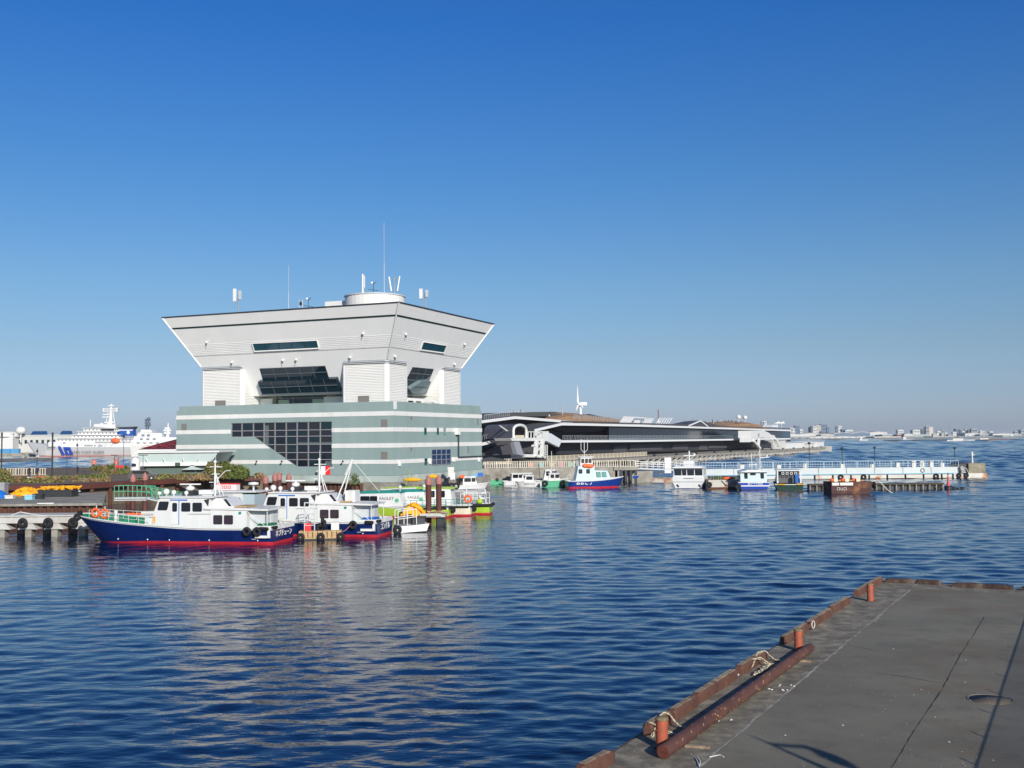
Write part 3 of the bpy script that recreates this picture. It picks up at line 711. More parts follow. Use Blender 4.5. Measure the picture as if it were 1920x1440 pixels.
hA = Vector((-.9825, .186, 0)).normalized(); pA = Vector((-hA.y, hA.x, 0))     # heading, towards the camera side
scA = onz(508, 1022, 0); HB = 2.72; rootA = scA-pA*HB
def BA(px, py, y=2.0):
    q = onp(px, py, rootA+pA*y, pA)-rootA; return (q.dot(hA), q.z)
rzA = math.atan2(hA.y, hA.x)
def patrol(root, name_jp, flags=False):
    LEN = BA(152, 962, 0)[0]; fb = BA(158, 963, 0)[1]; fs = BA(440, 991, HB)[1]
    zg, hb, pt = hull(LEN, HB*2, fs, fb, rake=2.6, boot=.22, mats=[M['red_boot'], M['navy'], M['white']], parent=root, deckm=M['green_deck'], gun=.16, bul=.12, full=5.5, hp=.5, wl=.9, sheer=1.5, bowbul=.5, lining=M['green_deck'])
    zd = fs-.2; W = 1.95
    # stern bulwark rising to the transom
    b = MB(); a = BA(462, 991)[0]
    for s in (1, -1): prof(b, [(a,fs),(0,fs),(0,fs+.22),(a*.6,fs+.2)], s*2.3, s*2.38)
    b.box(0,.08,-2.3,2.3,fs,fs+.24); b.build('bulwark', M['white'], root)
    # aft cabin
    x0 = BA(462, 970)[0]; x1 = BA(394, 970)[0]; zr = BA(440, 953.5)[1]
    b = MB(); b.box(x0, x1, -W, W, zd, zr-.1); cab = b.build('aft_cabin', M['boat_white'], root)
    b = MB(); xe = BA(503, 952)[0]; prof(b, [(xe,zr-.2),(xe,zr-.05),(x0,zr+.02),(x1+.6,zr+.06),(x1+.6,zr-.08)], W+.12); b.build('roof', M['boat_white'], cab)
    b = MB(); xk = BA(480, 970)[0]; b.box(xk-.6, x0, -W+.5, W-.75, zd, zr-.22); b.build('companionway', M['lgrey'], cab)
    b = MB(); b.box(xk-.63, xk-.6, -.3, .3, zd+.1, zr-.45); b.build('door', M['boat_white'], cab)
    b = MB()
    for s in (1,-1): b.tube([(xe+.15,s*(W-.05),zd),(xe+.15,s*(W-.05),zr-.15)], .035, 6); b.tube([(x0,s*(W+.03),zr-.2),(xe+.4,s*(W-.05),zd+.4)], .03, 6)
    b.build('stanchion', M['white'], cab)
    for s in (1, -1):
        for wx in ((400.5,415.5),(420.5,435.5)):
            c0, c1 = BA(wx[1],974)[0], BA(wx[0],974)[0]; win(cab, c0, c1, BA(410,982.3)[1], BA(410,967)[1], s*W, m=mat_purple)
    b = MB(); q = BA(449.5, 962); b.lathe([(.13,0),(.13,.06)], 12, (0,0,0)); o = b.build('porthole', M['teal_line'], cab, (q[0], W, q[1])); o.rotation_euler.x = -math.pi/2
    # wheelhouse
    pw = [BA(x, y, 1.9) for x, y in ((284,992),(287.5,961),(296.5,937.5),(302.5,932.8),(387,931.5),(391,934),(396,951.5),(396,992))]
    b = MB(); prof(b, pw, 1.85); wh = b.build('wheelhouse', M['boat_white'], root)
    b = MB(); r1 = BA(296,933)[1]; b.box(BA(400,930)[0], BA(298,930)[0], -2.0, 2.0, r1-.02, r1+.1)
    b.build('roof', M['boat_white'], wh)
    for s in (1, -1):
        y = s*1.85
        win(wh, BA(311,950)[0], BA(294.5,950)[0], BA(300,956)[1], BA(300,941.5)[1], y, sl=-.18)
        for a_, c_ in ((339.5,354.5),(360.5,376.3)): win(wh, BA(c_,950)[0], BA(a_,950)[0], BA(350,958.5)[1], BA(350,943.7)[1], y)
        b = MB(); b.box(BA(334,960)[0], BA(319,960)[0], min(y,y+s*.05), max(y,y+s*.05), BA(325,984)[1], BA(325,939)[1]); dr = b.build('door', M['white'], wh)
        win(dr, BA(330,950)[0], BA(323,950)[0], BA(325,958.5)[1], BA(325,944)[1], y+s*.05)
        b = MB(); b.box(BA(350,937)[0], BA(318,937)[0], min(y,y+s*.07), max(y,y+s*.07), BA(330,938.6)[1], BA(330,936.6)[1])
        b.box(BA(334.6,960)[0], BA(333.8,960)[0], min(y,y+s*.07), max(y,y+s*.07), BA(330,984)[1], BA(330,938)[1]); b.build('blue_trim', M['blue'], wh)
        b = MB(); b.box(BA(289.8,970)[0], BA(286.3,970)[0], min(y,y+s*.03), max(y,y+s*.03), BA(288,981)[1], BA(288,968.5)[1]); b.build('name_plate', M['yellow'], wh)
        b = MB(); b.bar((BA(396,963.8)[0],y+s*.03,BA(396,963.8)[1]), (BA(352,963.8)[0],y+s*.03,BA(352,964)[1]), .05); b.build('grab_rail', M['grey'], wh)
    # front windscreen
    q0 = Vector((pw[1][0]+.01,0,pw[1][1])); q1 = Vector((pw[2][0]+.01,0,pw[2][1]))
    for yy in (-1.15, 0, 1.15):
        P = [q0.lerp(q1,.15), q0.lerp(q1,.9)]; b = MB(); b.add([(P[0].x,yy-.5,P[0].z),(P[0].x,yy+.5,P[0].z),(P[1].x,yy+.5,P[1].z),(P[1].x,yy-.5,P[1].z)], [(0,1,2,3)])
        for i in range(4): pass
        b.v = [(x+.03, y_, z_) for x, y_, z_ in b.v]; b.build('windscreen', M['boat_glass'], wh)
    # slanted step between wheelhouse and aft cabin
    b = MB(); pts = [BA(x, y, 1.5) for x, y in ((392,934),(420,934.5),(438,951.5),(436,954.5),(394,954.5))]; prof(b, pts, 1.35); st = b.build('engine_hood', M['boat_white'], root)
    for s in (1, -1):
        y = s*1.35; pts = [BA(x, y_, 1.5) for x, y_ in ((417.5,936),(423,936),(433,949),(428,949.5))]
        b = MB(); b.prism([(x, y, z) for x, z in pts], (0, s*.03, 0)); b.build('window', M['boat_glass'], st)
        pts = [BA(x, y_, 1.5) for x, y_ in ((386,937),(396,934.5),(394,949))]
        b = MB(); b.prism([(x, s*1.87, z) for x, z in pts], (0, s*.03, 0)); b.build('vent', M['dark'], wh)
    b = MB(); q = BA(440, 951.8); b.box(BA(455,951)[0], BA(420,951)[0], -1.2, 1.2, zr+.05, zr+.16); b.build('wooden_hatch', M['wood'], cab)
    # roof gear
    rz = r1+.1
    b = MB(); c = BA(337, 920); b.box(c[0]-.55, c[0]+.55, -.5, .5, rz, rz+.42, 1); b.ball((c[0],0,rz+.62), .42, 12, 0, (1,1,.6)); b.box(c[0]-1.0, c[0]+1.0, -.08, .08, rz+.95, rz+1.07, 0)
    b.tube([(c[0],0,rz+.7),(c[0],0,rz+.96)], .1, 8, 0); b.build('radar', [M['white'], M['dark']], wh)
    for px_, py_, r_ in ((313,922,.3),(327,923,.22),(300,931,.2),(350.5,924,.2)):
        c = BA(px_, py_, .4); b = MB(); b.ball((c[0], .5, max(c[1], rz+.2)), r_, 12); b.tube([(c[0],.5,rz-.02),(c[0],.5,max(c[1],rz+.2))], .07, 6); b.build('dome', M['white'], wh)
    c0 = BA(385,922)[0]; c1 = BA(358,922)[0]; b = MB(); b.box(c0, c1, -.45, .45, rz+.12, rz+.5); b.box(c0+.2, c1-.2, -.3,.3, rz-.01, rz+.14); b.build('life_raft', M['white'], wh)
    # mast
    cx = BA(403, 930, 0)[0]; zt = BA(403, 868, 0)[1]; b = MB()
    b.tube([(cx,0,rz-.4),(cx,0,zt)], .11, 8, r2=.07)
    for dx, dy in ((-.9,-.5),(-.9,.5)): b.tube([(cx+dx,dy,rz-.8),(cx-.1,0,rz+1.9)], .045, 6)
    b.tube([(cx-.45,-.25,rz+.6),(cx-.45,.25,rz+.6)], .03, 6)
    for z, w0, w1 in ((zt-.35,.5,.7),(zt-1.0,.3,.45),(zt-1.75,.55,.15),(zt-2.5,.6,.1),(rz+.4,.6,.15)):
        b.bar((cx-w1,0,z),(cx+w0,0,z), .07); b.bar((cx,-w0,z+.02),(cx,w0,z+.02), .06)
    b.tube([(cx-.1,0,rz+1.3),(cx-1.0,0,rz+2.2),(cx-1.5,0,rz+2.25)], .04, 6); b.ball((cx,0,zt+.1), .16, 8)
    b.tube([(cx-.05,0,zt),(cx-.05,0,zt+1.0)], .02, 5); ms = b.build('mast', M['white'], root)
    for z in (zt-1.25, zt-2.05, zt-2.75): b = MB(); b.ball((cx+.3,0,z), .16, 8); b.build('signal_lamp', M['dark'], ms)
    # fore deck
    for px_, py_ in ((177,952),(193,950)):
        c = BA(px_, py_, 1.2); z0 = zg(min(.98, c[0]/LEN))-.25
        b = MB(); b.torus((c[0],1.0 if px_ < 190 else .9,z0+.62), .36, .11, 'y', 22, 8); b.build('life_ring', M['orange'], root)
        b = MB(); b.tube([(c[0],.85,z0),(c[0],.85,z0+1.3)], .04, 6); b.build('ring_post', M['white'], root)
    rail(root, [(LEN-1.2,.6,zg(.93)-.2),(BA(240,960)[0],1.9,zg(.75)-.2),(BA(280,970)[0],2.1,zg(.62)-.1)], .75, m=M['white'])
    rail(root, [(LEN-1.2,-.6,zg(.93)-.2),(BA(240,960)[0],-1.9,zg(.75)-.2),(BA(280,970)[0],-2.1,zg(.62)-.1)], .75, m=M['white'])
    c = BA(268, 972)[0]; b = MB(); b.box(c-.6, c+.6, -.8, .6, zg(.65)-.4, zg(.65)+.35); b.build('deck_locker', M['white'], root)
    c = BA(205, 960)[0]; b = MB(); b.lathe([(.16,-.3),(.2,.1),(.13,.3),(.2,.7)], 10, (c,.9,zg(.9)-.1)); b.build('bitt', M['white'], root)
    # stern well gear
    b = MB(); b.box(.5, 1.7, .2, 1.6, fs-.3, fs+.35); b.build('crate', M['blue'] if flags else M['green_deck'], root)
    # fenders
    for px_ in (464, 483):
        c = BA(px_, 996, HB)[0]; tyre(root, (c, HB+.16, fs-.25), .42, .15)
        if flags: break
    c = BA(505, 990, HB)[0]; b = MB(); b.tube([(c+.9,HB-.02,fs),(c+.1,HB+.1,fs-.02)], .16, 8); b.tube([(0.0,HB-.3,fs+.05),(-.15,HB-.9,fs+.05)], .15, 8); b.build('rubber_fender', M['black'], root)
    for k, (dx, yy, zz) in enumerate(((-.1,.5,-.15),(.15,.1,-.05),(-.7,.9,-.2))):
        tyre(root, (LEN+dx-.1, yy+(1.0 if k == 2 else 0), fb+zz), .36, .15, 'x' if k < 2 else 'y')
    # white L shaped step on the side, lettering on the transom
    b = MB(); c0, z0 = BA(503, 1009, HB); c1, z1 = BA(477, 1007.5, HB); ct, zt_ = BA(500, 995, HB)
    y = HB*.93; b.box(.12, c1, y-.05, y+.12, z0-.02, z0+.2); b.box(.12, .34, y, y+.2, z0, fs-.1); b.build('boarding_step', M['white'], root)
    b = MB()
    for f_ in (.07,.3,.5,.62,.8): p_ = pt(f_, .32, 1); b.ball((p_[0], p_[1]+.02, .34), .07, 8)
    b.build('anode', M['white'], root)
    text_on(name_jp, .62 if len(name_jp) > 4 else .72, M['white'], root, (-.03, -.1, fs*.6), (0,-1,0), bold=.015)
    text_on('横浜', .3, M['white'], root, (-.03, -.1, fs*.6+.52), (0,-1,0), bold=.01)
    text_on('ロロ', .22, M['white'], root, (BA(485,1016,HB)[0]+.6, pt(.06,.45,1)[1]+.02, .48), (-1,0,0))
mat_purple = glass('tinted_glass', (.035,.022,.03), .12)
bA = empty('patrol_boat', rootA, rzA, 'navy hulled white patrol boat with green foredeck and two life rings, nearest the camera', 'boat', 'two navy hulled patrol boats')
patrol(bA, 'ネプチューン')
rootB = onz(705, 1008, 0)-pA*HB
bB = empty('patrol_boat', rootB, rzA, 'navy hulled patrol boat with red and white flag on its mast', 'boat', 'two navy hulled patrol boats')
patrol(bB, 'コンドル', True)
b = MB(); c = BA(403,930,0)[0]; zt = BA(403,886,0)[1]; b.box(c-1.1,c-.62,-.02,.02,zt-.5,zt+.35); b.build('flag', M['red'], bB); b = MB(); b.box(c-.62,c-.15,-.02,.02,zt-.5,zt+.35); b.build('flag', M['white'], bB)
b = MB()   # aft A-mast of the second boat
c = BA(403-22,930,0)[0]-3.6; zr_ = BA(440,953.5)[1]
cz = BA(430,890,0)
for s in (-.9,.9): b.tube([(c+.4,s,zr_+.2),(c-.9,0,zr_+4.0)], .07, 6)
b.tube([(c-.9,0,zr_+4.1),(c-.2,0,zr_+2.6)], .13, 6); b.tube([(c-.9,0,zr_+4.0),(c-3.6,0,zr_+1.0)], .025, 5); b.build('aft_mast', M['white'], bB)
b = MB(); b.box(BA(460,950)[0], BA(440,950)[0], -.7, .7, zr_+.05, zr_+1.15); b.build('wheel_box', M['boat_white'], bB)
def bowdir(deg): a = R(deg); return Vector((math.cos(a), math.sin(a), 0)), a
def simple_boat(px, py, deg, L, B, fs, fb, cols, label, cat='boat', group='small boats moored along the quay', cabs=(), roofm=None, deckm=None, rake=.8, extra=None, boot=.15, mid=None, name='motor_boat', D=None, gun=.12):
    """stern centre at the waterline point under pixel (px,py); cabs = (x0,x1,halfwidth,ztop,slope front,slope aft)"""
    h, a = bowdir(deg); p = onz(px, py, 0) if D is None else ony(px, 820, D); p.z = 0
    root = empty(name, p, a, label, cat, group)
    zg, hb, pt = hull(L, B, fs, fb, rake=rake, boot=boot, mats=cols, parent=root, deckm=deckm, n=14, mid=mid, gun=gun)
    for (x0, x1, hw, zb, z, sf, sa, wins, rm) in cabs:
        b = MB(); prof(b, [(x0,zb),(x1,zb),(x1-sf,z),(x0+sa,z)], hw); c = b.build('cabin', M['boat_white'], root)
        b = MB(); prof(b, [(x0+sa-.25,z-.02),(x1-sf+.25,z-.02),(x1-sf+.1,z+.1),(x0+sa-.1,z+.1)], hw+.1); b.build('roof', rm or M['boat_white'], c)
        hgt = z-zb
        for s in (1,-1):
            for (f0, f1) in wins: win(c, x0+(x1-x0)*f0, x0+(x1-x0)*f1, zb+hgt*.5, zb+hgt*.86, s*hw)
        k = sf*.35
        b = MB(); b.prism([(x1-sf*.5+.02, -hw*.85, zb+hgt*.5),(x1-sf*.5+.02, hw*.85, zb+hgt*.5),(x1-sf*.88+.02, hw*.85, zb+hgt*.88),(x1-sf*.88+.02, -hw*.85, zb+hgt*.88)], (.02,0,0)); b.build('windscreen', M['boat_glass'], c)
        b = MB(); b.prism([(x0+sa*.5-.02, -hw*.7, zb+hgt*.5),(x0+sa*.5-.02, hw*.7, zb+hgt*.5),(x0+sa*.88-.02, hw*.7, zb+hgt*.88),(x0+sa*.88-.02, -hw*.7, zb+hgt*.88)], (-.02,0,0)); b.build('window', M['boat_glass'], c)
    if extra: extra(root, zg, hb, pt)
    return root
# ================================================================== LEFT SHORE
def G2(px, py, z): p = onz(px, py, z); return (p.x, p.y)
def xat(px, D): return ony(px, 830, D).x
M['brown'] = mat('brown_girder', (.13,.04,.026), .75, var=.2, vscale=.4, col2=(.09,.03,.022))
M['leaf'] = mat('leaf_green', (.11,.14,.03), .7, var=.5, vscale=2.0)
M['leaf2'] = mat('leaf_olive', (.21,.18,.06), .7, var=.4, vscale=1.6)
M['leaf3'] = mat('leaf_brown', (.24,.15,.07), .8, var=.4, vscale=1.6)
M['twig'] = mat('bare_twig', (.26,.2,.14), .9, var=.3)
QL = 2.2
land('work_quay', M['concrete'], [(xat(-300,125),125),(xat(196,125),125),(xat(200,150),150),(xat(-300,158),158)], -.5, QL)
e130 = (xat(-260,118),118.0); E1 = G2(130,918,2.6); E2 = G2(375,903,2.6); E3 = (xat(492,182),182.0)
E0 = (E1[0]-(E2[0]-E1[0])*2.0, E1[1]-(E2[1]-E1[1])*.0+1)
PR = 3.2
back = [(xat(500,262),262),(xat(-300,270),270)]
LB = BO+XA*(-WL-.4)+YA*(-.4)
land('promenade', M['soil'], [(E0[0]-20,E0[1]+2.5),(E1[0],E1[1]+2.5),(E2[0],E2[1]+2.5),(E3[0],E3[1]+2.5),(LB.x+2,LB.y+3),(LB.x+2,262),(back[1])], -.5, PR-.01)
gd = empty('boardwalk_edge', (0,0,0), 0, 'long reddish brown steel boardwalk edge on dark piles behind the patrol boats', 'boardwalk')
b = MB()
for p, q in ((E0,E1),(E1,E2),(E2,E3)):
    p = Vector((p[0],p[1],0)); q = Vector((q[0],q[1],0)); t = (q-p).normalized(); n = Vector((t.y,-t.x,0)); 
    if n.y > 0: n = -n
    b.prism([tuple(p+Vector((0,0,2.55))), tuple(q+Vector((0,0,2.55))), tuple(q+Vector((0,0,3.25))), tuple(p+Vector((0,0,3.25)))], tuple(-n*3.2))
b.build('girder', M['brown'], gd)
P1 = Vector((E1[0],E1[1],0)); P2 = Vector((E2[0],E2[1],0))
for i in range(9):
    p = P1.lerp(P2, i/8*1.05); b = MB(); b.tube([(p.x,p.y+1,-.5),(p.x,p.y+1,2.55)], .3, 8); b.build('pile', M['rust'], gd)
# building quay
bq = [BO+XA*(-WL-3)+YA*(-1.3), BO+XA*(1.3)+YA*(-1.3), BO+XA*(1.3)+YA*(WR+1), BO+XA*(-WL-3)+YA*(WR+30)]
land('building_quay', M['concrete'], [(p.x,p.y) for p in bq], -.5, 2.15)
sp = empty('sheet_pile_wall', (0,0,0), 0, 'dark rusty sheet pile wall below the sage building left of the concrete quay', 'wall')
b = MB(); A_ = BO+XA*(-30)+YA*(-1.35); n = 60; L_ = (BO+XA*(-4.8)+YA*(-1.35)-A_); V = []
for i in range(n+1): p = A_+L_*i/n - YA*(.35 if i % 2 else .05); V += [(p.x,p.y,-.4),(p.x,p.y,2.0)]
b.add(V, [(2*i,2*i+2,2*i+3,2*i+1) for i in range(n)]); b.build('pile_sheet', M['rust'], sp)
b = MB(); p = BO+XA*(-30)-YA*1.9; q = BO+XA*(-4.8)-YA*1.9; b.bar((p.x,p.y,2.08),(q.x,q.y,2.08),.9,.2); b.build('capping_beam', M['concrete'], sp)
# rusty sheet pile face of the work quay
sp = empty('sheet_pile_wall', (0,0,0), 0, 'rust brown sheet pile face of the low work quay at far left', 'wall')
b = MB(); V = []; xa_, xb_ = xat(-60,124.6), xat(196,124.6); n = 70
for i in range(n+1): V += [(xa_+(xb_-xa_)*i/n, 124.9-(.4 if i % 4 in (1,2) else .05), -.4), (xa_+(xb_-xa_)*i/n, 124.9-(.4 if i % 4 in (1,2) else .05), QL-.2)]
b.add(V, [(2*i,2*i+2,2*i+3,2*i+1) for i in range(n)]); b.build('pile_sheet', M['rust'], sp)
b = MB(); b.box(xa_, xb_, 124.2, 125.2, QL-.25, QL+.03); b.build('coping', M['concrete'], sp)
# concrete jetty with tyres
jt = empty('concrete_jetty', (0,0,0), 0, 'low pale concrete jetty on piles with three black tyres at far left', 'jetty')
x0_ = xat(-70,106); x1_ = xat(168,106)
b = MB(); b.box(x0_, x1_, 106, 112, 1.35, 1.95); b.box(x0_, x1_, 105.85, 106.2, 1.98, 2.12); b.build('deck', M['concrete_l'], jt)
for px_ in (-45, 5, 55, 104, 155):
    x = xat(px_,106.3)
    b = MB(); b.prism([(x-.45,106.1,1.36),(x+.45,106.1,1.36),(x+.95,106.1,.75),(x-.95,106.1,.75)], (0,1.4,0)); b.build('pile_cap', M['concrete_l'], jt)
    b = MB(); b.box(x-.3, x+.3, 106.3, 107.2, -.5, .78); b.build('pile', M['concrete'], jt)
    b = MB(); b.box(x-.3, x+.3, 110.3, 111.2, -.5, 1.36); b.build('pile', M['concrete'], jt)
for px_ in (45, 92.5, 139): tyre(jt, (xat(px_,105.7), 105.62, 1.4), .5, .19)
b = MB(); b.tube([(xat(20,107),107,2.02),(xat(38,108),108.2,2.3),(xat(60,107),108,2.03),(xat(75,107),107.4,2.02)], .05, 6); b.build('mooring_rope', M['offwhite'], jt)
# goods on the work quay
def boom(px0, px1, py0, py1, z, label, seed=1, n=46, D=None):
    """heap of folded floating boom"""
    r_ = random.Random(seed); c = onz((px0+px1)/2, py1, z) if D is None else ony((px0+px1)/2, py1, D); D = c.y; w_ = (px1-px0)*D/FPX; h_ = (py1-py0)*D/FPX
    b = MB(); k = 1.1
    base = [(-w_/2,z_) for z_ in (0,)]
    b.lathe([(.01,h_*.8),(w_*.25,h_*.72),(w_*.42,h_*.4),(w_*.5,.02)], 18, m=0)
    b.v = [(x+r_.uniform(-.25,.25), y*.55+r_.uniform(-.2,.2), max(0,zz+r_.uniform(-.2,.2)*h_)) for x, y, zz in b.v]
    for i in range(n):
        a = r_.uniform(-1, 1); y0 = r_.uniform(-.5, .5); pts = []
        kk = r_.uniform(.03,.09)
        for j in range(7):
            f = a+(j-3)*kk+r_.uniform(-.03,.03); f = max(-1, min(1, f)); yy = y0*1.6+math.sin(j*1.4+i)*.3
            pts.append((f*w_/2, yy*min(1, w_/5), max(.1, h_*(1-abs(f)**2.2)*(.72+.25*math.cos(yy))+r_.uniform(-.16,.12))))
        b.tube(pts, r_.uniform(.08,.16), 6)
    o = b.build('boom_heap', M['yellow'], None, (c.x, c.y+.8, z)); return tag(o, label, 'oil boom', 'heaps of folded orange yellow floating boom')
boom(17, 72, 915.5, 931, QL, 'wide heap of orange yellow floating boom on the far left quay', 3)
def crate(name, px0, px1, py0, py1, z, d, m, label, cat, D=None, lid=None):
    c = onz((px0+px1)/2, py1, z) if D is None else ony((px0+px1)/2, py1, D); w_ = (px1-px0)*c.y/FPX; h_ = (py1-py0)*c.y/FPX
    root = empty(name, (c.x, c.y, z), 0, label, cat)
    b = MB(); t = min(.08, w_/8); b.box(-w_/2, w_/2, 0, d, 0, h_); b.build('body', m, root)
    b = MB(); b.box(-w_/2-t*.6, w_/2+t*.6, -t*.6, d+t*.6, h_-.16*h_, h_+t); b.build('rim', lid or m, root)
    for s in (-1, 1):
        b = MB(); b.box(s*w_*.36-t/2, s*w_*.36+t/2, -t*.8, 0, .04, h_*.82); b.build('rib', lid or m, root)
    return root, w_, h_, c
rt_, w_, h_, c_ = crate('skip_container', 71, 134, 920, 932, QL, 2.2, M['dark'], 'long dark open container carrying a layer of yellow boom', 'container')
b = MB(); r_ = random.Random(5)
for i in range(34):
    x = r_.uniform(-w_*.33, w_*.45); b.tube([(x+(j-2)*.45, r_.uniform(.2,1.9), h_+r_.uniform(.12,.5)) for j in range(5)], .12, 6)
tag(b.build('boom_heap', M['yellow'], None, (c_.x, c_.y, QL)), 'flat layer of yellow boom lying on the long dark container', 'oil boom', 'heaps of folded orange yellow floating boom')
crate('crate', 46, 60, 929.5, 937, QL, .8, mat('pale_blue_plastic', (.25,.52,.66), .5), 'pale blue plastic crate in front of the yellow boom heap', 'crate')
crate('crate', 61, 78, 927, 936, QL, .9, M['dark'], 'dark green black crate beside the pale blue one', 'crate')
crate('equipment_box', -8, 8, 906, 927, QL, 1.2, M['grey'], 'tall grey equipment box cut by the left edge of the view', 'box')
crate('plank_stack', 9, 24, 930, 935, QL, .7, M['offwhite'], 'low stack of white planks beside the blue tarpaulin', 'planks')
b = MB(); b.lathe([(.02,1.0),(.5,.75),(.75,.3),(.95,0)], 12); b.v = [(x+rnd.uniform(-.1,.1), y, z) for x, y, z in b.v]; c = onz(2, 934, QL)
tag(b.build('tarpaulin', M['blue'], None, (c.x, c.y, QL)), 'bright blue tarpaulin bundle at the left edge of the work quay', 'tarpaulin')
b = MB(); b.lathe([(.9,0),(.8,.3),(.45,.5),(.02,.55)], 14); c = onz(139, 922, QL); tag(b.build('buoy', M['white'], None, (c.x,c.y,QL)), 'white dome shaped buoy at the right end of the dark container', 'buoy')
b = MB(); c0 = onz(70,945,QL); c1 = onz(101,944.5,QL); b.bar(c0+Vector((0,0,.05)), c1+Vector((0,0,.05)), .12); tag(b.build('white_pole', M['white']), 'white pole lying along the coping of the work quay', 'pole')
# brown mooring piles with pale caps
M['pile_cap'] = mat('dusty_pink_cap', (.36,.15,.13), .7, var=.12)
M['pile_brown'] = mat('pile_brown', (.105,.035,.028), .75, var=.3, vscale=1.2, streak=(1,1,.25))
def mooring_pile(px, D, label, ztop=5.2, r=.31):
    x = xat(px, D); root = empty('mooring_pile', (x, D, 0), 0, label, 'pile', 'brown mooring piles with pointed pink caps')
    b = MB(); b.tube([(0,0,-.6),(0,0,ztop-.95)], r, 14); b.build('shaft', M['pile_brown'], root)
    b = MB(); b.lathe([(r+.03,ztop-1.0),(r+.05,ztop-.5),(r*.55,ztop-.18),(.03,ztop)], 14); b.build('cap', M['pile_cap'], root)
mooring_pile(250, 136, 'left one of two brown piles behind the navy bow'); mooring_pile(272.5, 141, 'right one of two brown piles behind the navy bow')
mooring_pile(498, 126, 'brown pile just left of the second patrol boat wheelhouse')
mooring_pile(515.5, 134, 'brown pile with pink cap, left of a close pair behind the radar'); mooring_pile(523.5, 137, 'brown pile with pink cap, right of a close pair behind the radar'); mooring_pile(541.5, 132, 'brown pile with pink cap right of the radar scanner')
mooring_pile(803, 118, 'left brown pile of the two on the concrete collar by the lime boats'); mooring_pile(822, 119.5, 'right brown pile of the two on the concrete collar by the lime boats')
# collar round the two near piles
cl = empty('pile_collar', (xat(812,117), 117, 0), 0, 'grey concrete and timber collar on dark legs round the two brown piles', 'mooring platform')
b = MB(); b.box(-1.3, 1.3, -1.0, 3.4, .85, 1.15); b.box(-1.4, .9, -1.15, -1.0, .95, 1.25); b.build('platform', M['concrete_l'], cl)
for x in (-1.0, .7): b = MB(); b.box(x-.3, x+.3, -.6, .1, -.5, .86); b.build('leg', M['dark'], cl)
for x in (-1.0, 1.0): b = MB(); b.box(x-.2, x+.2, 2.4, 2.9, -.5, .86); b.build('leg', M['dark'], cl)
b = MB(); r_ = random.Random(9)
for i in range(9): b.tube([(r_.uniform(-.9,1.4), -.6+r_.random()*.8, 1.2+r_.random()*.3) for k in range(3)], .07, 6)
b.build('rope_pile', M['wood'], cl)
boom(752, 796, 936.5, 958, 1.0, 'tall heap of orange yellow boom behind the white railed barge', 11, 60, D=116)
# raft under that heap
b = MB(); x0_ = xat(742,114); x1_ = xat(795,114); b.box(x0_, x1_, 114, 119, .2, 1.0); b.box(x0_-.05, x1_+.05, 113.9, 119.1, .88, 1.02)
tag(b.build('pontoon', M['dark']), 'dark pontoon carrying the tall yellow boom heap', 'pontoon')
# white railed barge
c = onz(768, 983, 0); bw = empty('railed_barge', (xat(747,108), 106.5, 0), R(14), 'small white flat barge with white railings and a tyre at its corner', 'barge')
L_ = 2.9
b = MB(); b.prism([(0,0,0),(L_,0,.15),(L_+.25,0,.85),(0,0,.6)], (0,2.4,0)); b.build('hull', M['boat_white'], bw)
b = MB(); b.box(0, L_, .1, 2.3, .62, .7); b.build('deck', M['grey'], bw)
rail(bw, [(.1,.05,.6),(1.9,.05,.8)], 1.5, m=M['white'], r=.045, posts=.8); rail(bw, [(.1,2.3,.6),(1.9,2.3,.8)], 1.5, m=M['white'], r=.045, posts=.8)
b = MB(); b.box(1.6, 2.8, .5, 1.9, .7, 1.35); b.build('locker', M['dark'], bw); tyre(bw, (0,-.15,.35), .45, .17)
# crate raft between the patrol boats
cr_ = empty('timber_raft', onz(557, 1013, 0)+Vector((.15,-.1,0)), R(7), 'low timber sided work raft with tyres moored between the two patrol boats', 'raft')
b = MB(); b.box(0, 3.9, 0, 1.7, .1, .2); b.box(.05,3.85,.05,1.65,.7,.78); b.build('deck', M['wood'], cr_)
for i in range(9): b = MB(); b.box(i*.43+.02, i*.43+.38, -.06, 0, .12, .82); b.build('plank', M['wood'], cr_)
b = MB(); b.box(-.03, 3.93, .0, 1.7, -.25, .1); b.build('float', M['dark'], cr_)
for x in (.2, 2.0, 3.8): tyre(cr_, (x,-.18,.3), .38, .15)
b = MB(); b.box(.5,1.1,.4,1.0,.8,1.5); b.build('fuel_can', M['red'], cr_)
for p in ((1.9,.9,1.0),(2.3,.7,1.35),(2.1,1.2,1.6)): tyre(cr_, p, .42, .16, 'x' if p[2] > 1.2 else 'y')
b = MB(); b.box(2.9,3.6,.8,1.7,.8,1.5); b.build('gear_box', M['offwhite'], cr_)
ldr = empty('lattice_stand', onz(557,1013,0)+Vector((1.0,.75,0)), R(7), 'grey lattice access stand with rungs on the timber raft', 'ladder')
b = MB()
for x in (-.45,.45):
    for y in (-.35,.35): b.tube([(x,y,.8),(x,y,3.4)], .035, 6)
b.build('upright', M['lgrey'], ldr)
b = MB()
for z in (1.3,1.8,2.3,2.8,3.35):
    for y in (-.35,.35): b.tube([(-.45,y,z),(.45,y,z)], .03, 6)
    for x in (-.45,.45): b.tube([(x,-.35,z),(x,.35,z)], .03, 6)
for z in (1.3,2.3): b.tube([(-.45,-.35,z),(.45,-.35,z+1)], .025, 6)
b.build('rung', M['lgrey'], ldr)
b = MB(); pts = [Vector((BA(464,990,HB)[0], HB+.05, 1.4)), Vector((BA(464,990,HB)[0]+.6, HB+.5, .7)), Vector((BA(464,990,HB)[0]+1.6, HB+.9, .2)), Vector((BA(464,990,HB)[0]+3.2, HB+1.2, .02))]
